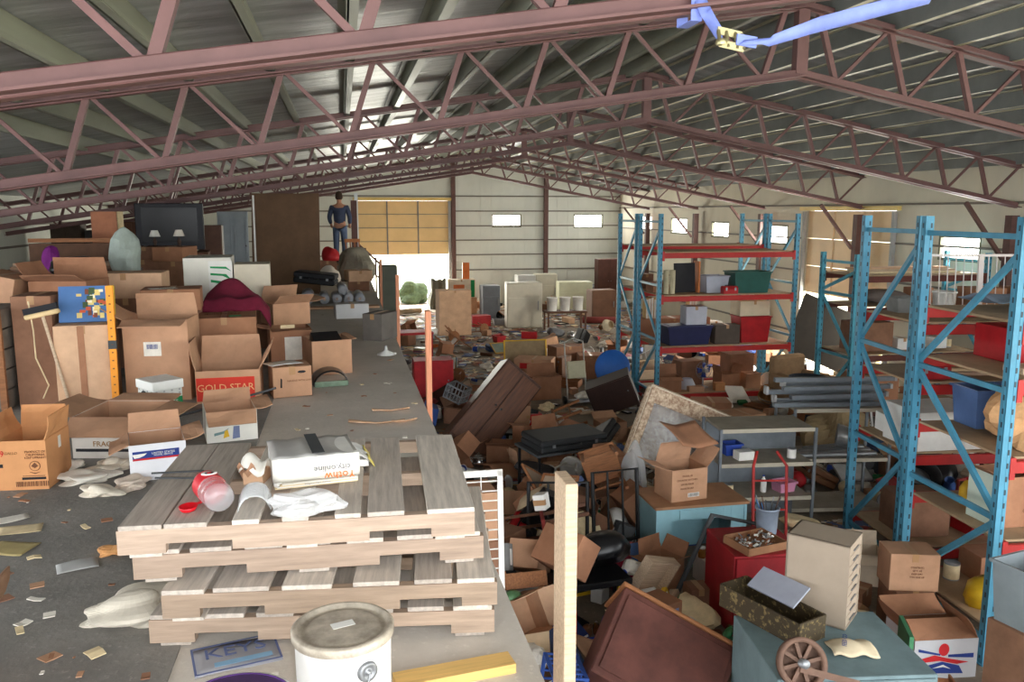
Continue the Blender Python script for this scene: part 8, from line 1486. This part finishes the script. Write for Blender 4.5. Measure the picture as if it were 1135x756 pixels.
43 2 793 1152 9 90 -26 -144;50 1 458 1292 25 0 -129 24;4 2 276 1492 53 -180 -4 -21;51 1 279 1649 21 -24 31 -84;46 0 634 1227 1 0 0 67;32 0 327 1698 51 -10 -37 -26;3 1 586 1229 1 0 0 -110;8 3 135 1186 8 -90 -34 -111;
50 1 242 1117 22 -22 3 91;48 1 602 1605 1 0 0 -142;43 0 411 1004 9 90 32 -29;48 0 477 1259 8 -89 -51 -108;47 2 525 1354 38 14 49 111;42 0 203 1088 10 -90 -77 91;42 2 798 1232 9 -90 -77 42;33 0 255 1530 1 0 0 1;
45 5 792 1102 1 0 0 -33;3 0 905 1358 42 0 0 -18;49 2 385 1566 161 104 -102 -49;43 1 744 1530 20 180 0 -76;8 0 355 1456 73 -86 57 -94;49 2 1004 1287 17 73 -90 0;49 1 276 1768 53 -178 21 -68;49 2 463 1429 30 180 0 46;
16 1 378 1657 147 -149 -8 -107;8 0 851 1552 9 90 56 93;49 2 787 1000 17 -95 -90 0;26 0 495 1856 43 31 0 -153;0 2 264 1491 88 -52 86 -16;11 0 547 1667 170 -92 -18 -11;51 0 586 1375 11 17 15 -131;26 0 211 1472 53 24 3 -90;
4 1 206 1147 51 89 58 -36;9 0 1000 1559 12 -90 -40 86;22 0 494 1786 104 61 10 -110;8 2 569 1590 7 -37 22 -94;0 1 354 1343 156 128 0 123;11 1 462 1496 122 39 -102 -49;50 1 824 1246 14 -180 0 -64;47 1 511 1304 67 -171 48 47;
16 1 277 1873 18 28 12 -124;42 2 688 1467 53 0 0 -6;15 0 -170 3997 480 168 -24 -59;30 1 -404 3955 420 -2 -1 172;13 0 -325 4628 456 163 -90 0;23 2 -1149 4533 421 0 0 -94;46 0 -706 4626 421 0 0 -129;42 1 -323 4592 502 -90 0 -65;
48 2 -611 4264 428 -90 -26 103;37 2 -397 3817 421 0 0 -133;6 4 -621 3353 463 0 78 -46;39 1 -237 3734 450 117 0 -81;33 1 -199 4414 421 0 0 -156;9 1 -997 3932 433 90 -60 109;49 2 -704 3503 421 0 0 179;45 5 -564 3735 435 90 0 110;
1 1 -1133 4009 421 0 0 -85;14 0 -867 3342 421 0 0 -80;47 1 -618 3815 433 9 -131 -105;3 3 -1179 4606 421 0 0 -136;49 0 -746 3837 435 89 0 132;25 0 -1057 4249 443 -98 0 -165;36 0 -454 3525 421 0 0 21;49 1 -1006 3457 421 0 0 145;
47 2 -338 4707 433 9 -131 129;0 0 -290 4036 459 31 -90 0;1 3 -418 3886 501 3 -178 78;31 0 -1018 3851 421 0 0 12;0 2 -1386 3303 490 180 0 -11;4 1 -334 3693 451 -180 40 22;5 2 -983 4185 425 -180 0 -79;15 1 -394 3675 421 0 0 27;
49 1 -314 3533 421 0 0 33;17 0 -452 3416 461 90 0 46;3 0 -945 4259 421 0 0 130;13 2 -678 3766 421 0 0 -18;22 1 -565 4161 434 -90 9 92;19 1 -1295 4615 446 72 39 71;50 1 -661 3290 421 0 0 -58;40 1 -447 3578 433 57 35 142;
8 3 -648 3324 428 -90 -146 -25;1 0 -850 3740 495 -8 -176 75;20 0 -335 3321 422 -45 0 20;26 0 -1161 4297 430 -9 1 -144;48 2 -168 4185 428 -90 -26 -95;31 0 -751 3323 421 0 0 -127;45 3 -999 3972 434 0 180 69;43 2 -971 4234 421 0 0 149;
43 0 -507 3663 429 90 -51 96;1 2 -573 3629 457 79 0 -165;36 1 -734 3543 429 9 9 45;0 0 -681 3960 451 90 0 73;20 1 -566 3963 432 -9 -180 -25;39 1 -800 3447 427 45 0 -25;41 0 -1222 3908 453 5 174 20;2 2 -1013 3541 421 4 -3 44;
2 1 -942 4302 421 3 -16 -68;7 2 -368 3574 447 80 52 -69;22 1 -881 4121 434 90 9 -138;20 1 -8 4190 428 99 0 28;0 4 -857 3999 421 0 0 -174;1 0 -352 3729 492 -135 -1 -42;51 0 -238 3916 421 0 0 102;44 0 -768 3537 423 2 -12 168;
31 0 -291 3681 431 -5 -29 -171;14 0 -754 3469 421 0 0 148;9 0 -818 3326 432 90 0 -24;48 2 -747 3358 425 -24 -26 -71;14 1 -1061 4582 421 0 0 63;32 1 -1200 4348 434 -180 0 31;6 3 -571 3901 421 0 0 -146;23 2 -867 4090 421 0 0 92;
42 2 420 1138 9 -90 -26 123;36 0 887 1961 1 0 0 -129;45 2 566 1373 26 -72 14 -127;8 3 1355 2363 8 90 -34 -13;45 1 441 1300 18 -96 11 66;45 5 1192 1899 18 180 0 64;8 3 1047 1976 8 -90 -146 -1;36 0 1117 2603 1 0 0 52;
43 1 832 2300 1 0 0 -135;42 2 377 1654 1 0 0 -103;49 1 1078 2242 34 179 -5 -6;44 2 1075 2406 18 2 178 -81;8 1 1658 1818 31 25 127 96;50 1 1697 2089 19 55 0 169;42 1 672 2063 11 -60 -75 -129;45 5 759 1183 14 0 32 111;
48 2 546 1830 8 88 -77 -5;42 1 781 1997 18 -90 -51 12;8 0 643 1245 20 -83 -30 138;3 3 1530 1952 18 19 32 41;51 1 637 1151 9 90 0 86;36 1 1715 1849 52 19 1 19;47 1 279 1438 64 -15 -107 -58;3 0 443 1749 129 112 -63 20;
48 0 1387 2459 8 -89 51 -93;3 4 1746 1899 64 146 0 -42;49 2 1048 2187 13 -90 0 -171;45 1 298 1562 13 90 0 154;49 1 752 1045 20 96 0 125;48 2 502 1404 65 -123 -3 9;8 2 1659 1964 18 103 11 41;40 0 807 1115 30 -15 -70 -36;
3 1 711 2088 1 0 0 158;36 0 460 2649 28 13 173 -38;46 0 864 1218 3 2 -4 150;8 2 711 2376 18 104 -32 -55;36 1 198 1551 29 8 40 -167;36 0 1882 2440 29 -170 12 -15;3 4 654 1213 17 7 -180 37;43 0 889 2080 9 -90 26 -128;
46 0 729 2497 1 0 0 -11;36 0 513 1790 1 0 0 -87;46 0 1211 2127 1 0 0 -110;43 0 1618 1660 9 90 149 -20;51 1 197 1383 9 -90 0 -175;51 0 412 1442 97 -23 -112 -46;48 2 2098 2275 8 -90 26 -27;43 2 1759 2245 9 -90 148 -6;
44 1 644 2096 46 176 0 28;45 5 706 1794 1 0 0 -8;9 0 1020 2064 12 -35 -73 11;46 0 231 1891 7 -178 0 26;45 5 800 2141 8 0 17 -27;42 1 1545 2444 14 90 51 56;50 1 362 2062 36 -12 15 101;44 2 713 2015 7 26 20 19;
49 0 814 1991 19 -23 -90 0;8 2 229 1441 11 90 -11 -149;36 1 392 1996 5 -3 4 -107;8 1 1004 1540 11 90 -101 6;9 0 1752 2157 24 87 44 49;36 0 560 1230 20 -20 -12 -148;3 2 821 1239 12 -180 0 6;45 4 689 1164 23 22 158 -27;
3 4 1770 2179 17 67 90 71;50 1 247 1471 14 0 26 91;8 2 482 1396 45 -90 -101 -73;49 0 501 1864 11 29 10 -170;3 0 1829 2221 34 180 0 -78;45 4 1651 2031 36 26 69 -62;40 0 1001 2222 21 48 77 -16;8 3 540 1212 8 -90 -56 -97;
51 0 895 2164 10 90 0 -173;9 1 465 2605 13 -90 20 78;44 1 909 2445 3 3 -9 151;49 1 1440 1535 96 -1 -175 27;8 3 778 2590 8 90 -34 71;3 4 768 2017 7 180 0 55;45 3 749 1456 53 0 0 -44;49 0 940 1405 1 0 0 -33;
42 1 659 2361 11 -90 -77 -53;42 1 198 1108 11 -90 26 90;3 4 1317 2563 1 0 0 54;43 0 1115 2654 9 -90 26 -45;42 0 199 1996 10 90 51 12;45 0 738 2534 1 0 0 -155;45 3 541 1492 11 90 0 173;45 2 1208 2536 12 0 -180 -5;
43 2 672 2530 9 -90 31 2;43 2 1604 1865 9 -90 26 -120;9 0 1514 1826 27 -180 0 -62;45 4 296 1624 15 -6 41 -55;49 0 894 1273 23 90 -146 10;47 2 924 1509 16 11 174 51;42 0 1344 1977 1 0 0 106;50 1 1818 2016 23 78 0 -169;
3 1 863 1300 18 0 0 -14;47 2 607 1177 13 -171 -49 -28;47 1 1818 2003 25 72 0 -73;45 1 1751 2081 28 106 60 44;46 0 1890 2225 1 0 0 70;8 3 1801 2024 8 -83 11 -51;50 0 955 2495 1 0 0 151;46 0 606 1231 9 0 0 -22;
49 1 1141 1991 34 178 -5 44;9 0 658 1132 12 90 40 24;36 1 1575 2326 14 31 1 -151;43 1 625 1141 7 -41 39 168;48 2 1655 2029 8 90 26 -106;9 1 428 1140 13 -90 80 -86;9 0 1009 2331 12 90 -120 -19;9 2 1322 1818 17 90 -100 1;
8 0 1011 2300 9 90 11 71;51 1 326 1923 9 90 0 -168;50 0 833 2234 44 0 0 49;9 3 439 1810 15 -90 -20 136;47 0 615 2696 65 9 -131 -111;45 1 1476 1818 13 90 0 -62;45 5 1375 1931 26 90 34 78;3 3 984 2369 8 -2 -176 42;
46 0 954 2100 5 -19 0 80;47 1 706 2576 1 0 0 166;48 0 933 2312 8 -89 -51 -82;49 0 918 1629 19 -175 90 0;49 0 373 1688 64 -59 21 140;45 2 772 2187 11 90 0 -40;46 0 1304 2046 1 0 0 -30;44 2 691 1749 5 14 12 -180;
36 1 821 1301 40 -54 157 50;45 1 165 1266 16 -180 0 -1;50 0 557 1267 20 0 -53 -81;49 1 1152 1909 20 96 0 -135;43 2 301 1354 9 -90 26 -114;47 0 1015 2165 13 9 131 -109;8 3 1540 2268 8 90 -23 13;3 0 1373 2487 1 0 0 142;
3 2 644 1173 27 -5 -176 50;42 2 825 1318 9 -90 -51 95;9 1 156 1156 13 -90 -60 77;36 0 463 1710 15 -1 0 38;45 2 502 1218 4 0 0 -11;46 0 1155 2512 4 0 0 -127;46 0 722 1153 16 180 -12 -51;36 1 1293 2247 27 -163 3 100;
46 0 620 1168 9 -51 0 -119;47 2 380 2113 9 -49 -86 126;36 0 1290 2047 8 0 2 154;42 1 955 2168 1 0 0 -60;36 1 464 1587 74 -7 33 -124;50 1 1517 2112 23 -85 0 -143;46 0 980 2621 1 0 0 -73;45 2 914 1238 12 180 0 14;
47 1 903 2190 22 121 57 31;3 0 346 1399 24 -50 180 31;49 2 220 1158 51 -161 -26 12;36 0 495 2026 4 0 -6 107;49 2 394 1806 30 180 0 38;9 2 1277 2500 17 -90 60 71;9 3 1094 1583 15 -90 80 5;8 1 468 1234 12 95 -79 -34;
43 2 404 1319 9 90 -51 -11;44 2 339 2112 15 -8 8 -12;9 3 1326 1980 30 -90 20 49;8 0 905 2011 9 -90 -11 -75;8 3 415 1294 12 -126 -76 19;46 0 246 1417 1 0 0 73;45 1 740 1654 13 90 0 0;50 0 1278 1879 1 0 0 -86;
50 0 700 2032 8 0 -16 -154;3 4 612 1455 26 9 -90 -79;49 0 1056 2206 26 0 180 -10;3 2 795 1057 16 -17 90 0;3 1 1005 1908 7 180 0 -16;8 1 211 1573 11 90 79 88;45 2 719 1217 1 0 0 -35;48 0 210 1247 8 -89 51 91;
8 2 1263 2226 11 -90 34 87;49 2 508 1390 17 36 -90 -94;47 2 435 1853 1 0 0 1;45 5 268 1404 116 -71 64 -97;47 0 1566 1880 16 -169 -9 23;50 0 850 1420 12 2 -174 57;43 2 1060 2470 9 90 149 12;45 3 172 1143 11 -90 0 74;
42 1 755 1675 11 90 -26 -83;51 0 918 2155 22 13 5 -143;48 2 1851 2281 8 -90 26 72;45 3 1051 2341 1 0 0 -124;46 0 656 1215 18 -4 6 91;47 1 1058 2020 13 -171 -49 1;49 1 1233 2445 1 0 0 23;43 1 885 1537 9 -90 0 -75;
43 2 862 1102 20 0 180 -58;9 2 2033 2311 17 90 60 -61;8 1 708 1101 11 90 -34 -86;50 1 1554 2071 23 49 -171 -42;50 0 1518 1909 11 -5 166 51;45 1 784 1757 102 8 176 -46;45 5 949 1366 15 90 0 175;3 0 1871 2183 8 -180 0 -83;
3 3 690 1128 16 -19 0 -66;46 0 723 1760 1 0 0 15;42 0 201 1133 10 -90 26 91;49 2 343 1948 17 -143 90 0;50 1 1325 2588 7 9 4 118;36 0 529 1425 48 -23 -13 -49;8 1 310 1857 17 -70 125 73;44 0 1236 2184 23 -161 -30 26;
45 0 642 2623 1 0 0 30;47 1 1515 2090 14 10 -146 -49;50 1 1115 2443 7 0 -11 -90;9 0 326 1579 27 0 -180 -25;43 0 1921 2428 9 -90 7 -74;50 1 1428 2028 26 2 53 -169;45 1 1258 2609 16 -180 0 29;43 0 705 1042 9 -90 31 87;
36 0 270 1153 45 -21 -6 85;45 4 264 1549 68 151 -3 36;45 1 292 1698 46 91 10 -121;8 2 847 1954 11 90 -34 -73;45 3 1649 1729 14 0 180 -24;51 1 275 1433 87 107 -25 -105;8 0 313 1367 9 -90 124 37;48 2 765 1219 8 -92 -103 75;
8 0 473 1452 34 76 -129 64;3 0 458 1177 10 -22 0 -178"""
_proto = {}
def make_fill(k, v):
    if (k, v) in _proto: return dup(_proto[(k, v)])
    o = KINDS[k][3][v][1](); _proto[(k, v)] = o; return o
FILLOBJ = []
for ln in FILL.split(';'):
    q = ln.split()
    if len(q) < 8: continue
    k, v = int(q[0]), int(q[1]); o = make_fill(k, v)
    o.location = (int(q[2])/200, int(q[3])/200, int(q[4])/200+.002); o.rotation_mode = 'XYZ'; o.rotation_euler = (R(int(q[5])), R(int(q[6])), R(int(q[7])))
    FILLOBJ.append((o, k, v))
ANCH = {'red metal cabinet topped': 'the red cabinet with the tray', 'tall beige drawer cabinet': 'the beige drawer cabinet', 'red-brown veneered dresser': 'the tipped red-brown dresser',
 'floral patterned mattress': 'the floral mattress', 'pale blue desk': 'the pale blue desk', 'tall roll of bubble wrap': 'the bubble wrap roll', 'grey metal shelving unit with': 'the grey metal shelving', 'second grey metal shelving': 'the second metal shelving',
 'dark glossy wardrobe': 'the fallen dark wardrobe', 'dark metal table carrying': 'the table with black case', 'bright red bag': 'the bright red bag', 'round blue plastic disc': 'the round blue disc', 'silver folding dolly': 'the silver dolly',
 'dark brown cabinet tipped': 'the tipped dark cabinet', 'red cabinet beside the reddish': 'the red locker by the deck', 'red painted table': 'the red table', 'tan upholstered armchair': 'the tan armchair', 'dark slate barrel': 'the dark barrel', 'brown canvas bundle': 'the canvas bundle',
 'ivory refrigerator': 'the ivory refrigerator', 'grey filing cabinet': 'the grey filing cabinet', 'tall tan carton standing upright': 'the upright tan carton', 'pale chest freezer': 'the chest freezer', 'dark low table': 'the table with white pails',
 'white carton with red and blue emblem': 'the emblem carton', 'black metal headboard standing': 'the left headboard', 'black metal headboard right': 'the right headboard', 'white wire shelf panel': 'the white wire panel', 'tall tan carton before': 'the tall tan carton',
 'yellow framed panel': 'the yellow framed panel', 'yellow cream lidded bin': 'the cream bin by the side door', 'brown chest right': 'the brown chest at the end wall', 'large dark board': 'the large leaning board', 'red hand truck': 'the red hand truck', 'half open carton before': 'the half open carton',
 'blue-grey panelled door': 'the blue-grey door', 'large brown plywood': 'the plywood panel on the deck', 'grey tarpaulin heap': 'the tarpaulin heap on the deck', 'black soft case': 'the black case on the deck', 'large white carton with green': 'the green striped carton', 'large black television': 'the black television',
 'low dark bench': 'the bench of boards', 'pale carton in front of the tarp': 'the pale carton on the deck', 'low table by': 'x'}
bpy.context.view_layer.update()
anch = []
for o in list(COL.objects):
    lb = o.get('label') if o.parent is None else None
    if lb:
        for a, ph in ANCH.items():
            if lb.startswith(a): anch.append((ph, o.matrix_world.translation.copy(), o.location.z >= MZ-.01))
def fill_labels():
    rows = []
    for o, k, v in FILLOBJ:
        p = o.location; px = proj(p); deckd = p.z > MZ-.05; best = None
        for ph, q, dk in anch:
            if dk != deckd: continue
            qx = proj(q); e = math.hypot(px[0]-qx[0], px[1]-qx[1])+14*abs(depth(p)-depth(q))
            if best is None or e < best[0]: best = (e, ph, q, qx)
        e, ph, q, qx = best; dx = px[0]-qx[0]; dd = depth(p)-depth(q)
        rel = ('left of' if dx < 0 else 'right of') if abs(dx)*depth(q)/FPX > abs(dd) else ('behind' if dd > 0 else 'in front of')
        up = (Euler(o.rotation_euler).to_matrix() @ Vector((0,0,1))).z
        st = '' if up > .8 else ('upside-down ' if up < -.6 and KINDS[k][0] in ('bucket', 'plastic tub', 'plastic crate', 'bowl', 'mug', 'basket', 'chair', 'stool', 'wire basket', 'tray', 'cooking pot', 'drawer') else ('tipped ' if up > -.6 or KINDS[k][0] in ('bottle', 'tin can', 'jar', 'jug', 'vase', 'table lamp', 'spray can') else ''))
        rows.append([o, k, v, st+KINDS[k][3][v][0]+' '+KINDS[k][0], rel, ph, e])
    by = {}
    for r in rows: by.setdefault((r[3], r[4], r[5]), []).append(r)
    num = ['nearest', 'second nearest', 'third nearest', 'fourth nearest', 'fifth nearest', 'sixth nearest', 'seventh nearest', 'eighth nearest', 'ninth nearest']
    for key, g in by.items():
        g.sort(key=lambda r: r[6])
        for i, r in enumerate(g):
            t = '%s %s %s' % (r[3], r[4], r[5])
            if len(g) > 1: t += ', '+(num[min(i, 8)] if i < len(g)-1 else 'farthest')+' to it' if i < len(g)-1 else ', farthest from it'
            tag(r[0], t, KINDS[r[1]][1], {'box': 'scattered cartons'}.get(KINDS[r[1]][1], 'scattered '+KINDS[r[1]][1]+'s'))
            for j in r[0].children: pass
if FILLOBJ: fill_labels()
# fine litter nobody could count
bpy.context.view_layer.update(); BBX = {}
for o in COL.objects:
    t = o
    while t.parent is not None: t = t.parent
    if o.type != 'MESH' or t.get('kind') or 'truss' in t.name: continue
    for c in o.bound_box:
        v = o.matrix_world @ Vector(c); b_ = BBX.setdefault(t.name, [9e9,9e9,9e9,-9e9,-9e9,-9e9])
        for i in range(3): b_[i] = min(b_[i], v[i]); b_[i+3] = max(b_[i+3], v[i])
DECKB = [b_ for b_ in BBX.values() if MZ-.05 < b_[2] < MZ+.06]
LOWB = {}
for b_ in BBX.values():
    if b_[2] < .06:
        for gx in range(int(b_[0])-1, int(b_[3])+2):
            for gy in range(int(b_[1])-1, int(b_[4])+2): LOWB.setdefault((gx, gy), []).append(b_)
def blocked(x, y): return any(b_[0]-.19 < x < b_[3]+.19 and b_[1]-.19 < y < b_[4]+.19 for b_ in LOWB.get((int(x), int(y)), ()))

def litter(name, n, region, z, seed, label, smax=.16):
    q_ = random.Random(seed); mb = MB()
    ms = [PAPER, CREAMP, CB[0], CB[1], CB[3], fm((90,84,78)), fm((60,58,58)), fm((190,184,176)), fm((150,60,56)), fm((70,90,140)), fm((130,120,104)), WOODM]
    k = 0
    tries = 0
    while k < n and tries < n*30:
        tries += 1
        px, py = q_.uniform(*region[0]), region[1][0]+(region[1][1]-region[1][0])*q_.random()**.8
        p = P(px, py, z)
        if not (edge(p.y)+.15 < p.x < XR-.5 and p.y < YE-.4) and z < 1: continue
        if z < 1 and blocked(p.x, p.y): continue
        if z > 1 and any(b_[0]-.06 < p.x < b_[3]+.06 and b_[1]-.06 < p.y < b_[4]+.06 for b_ in DECKB): continue
        if z > 1 and not (XL+.3 < p.x < edge(p.y)-.05 and p.y < 23.5): continue
        s = q_.uniform(.02, smax)*(1 if z < 1 else .22); w = s*q_.uniform(.35, 1); T = Matrix.Translation((p.x, p.y, z+.014)) @ Euler((q_.gauss(0,.04), q_.gauss(0,.04), q_.uniform(0,6.3))).to_matrix().to_4x4()
        c = q_.uniform(-.18, .18)*s
        mb.add([(-s,-w,0),(0,-w,c),(s,-w,0),(s,w*.9,0),(0,w,c),(-s,w,0),(-s,-w,.004),(0,-w,c+.004),(s,-w,.004),(s,w*.9,.004),(0,w,c+.004),(-s,w,.004)],
          [(5,4,1,0),(4,3,2,1),(6,7,10,11),(7,8,9,10),(0,1,7,6),(1,2,8,7),(2,3,9,8),(3,4,10,9),(4,5,11,10),(5,0,6,11)], q_.choice(ms if z < 1 else ms[:5]), T); k += 1
    o = mb.obj(name); o['kind'] = 'stuff'; o['label'] = label; o['category'] = 'litter'; return o
litter('litter', 5200, ((430, 1160), (300, 800)), 0.0, 5, 'scraps of paper, card and broken bits strewn over the warehouse floor')
litter('litter', 110, ((-20, 470), (340, 760)), ZF, 6, 'small scraps of paper scattered on the mezzanine floor')


# lettering becomes real mesh
bpy.context.view_layer.update(); dg = bpy.context.evaluated_depsgraph_get(); made = {}
fonts = [o for o in COL.objects if o.type == 'FONT']; done = []
for o in fonts:
    k = o.data.name
    if k not in made: made[k] = bpy.data.meshes.new_from_object(o.evaluated_get(dg)); made[k].name = 'lettering'
    n = o.name; done.append((o, made[k]))
for o, me in done:
    q = bpy.data.objects.new('lettering', me); COL.objects.link(q); q.parent = o.parent; q.rotation_mode = o.rotation_mode
    q.location = o.location; q.rotation_euler = o.rotation_euler; q.scale = o.scale
    bpy.data.objects.remove(o)
for c in [c for c in bpy.data.curves]: bpy.data.curves.remove(c)
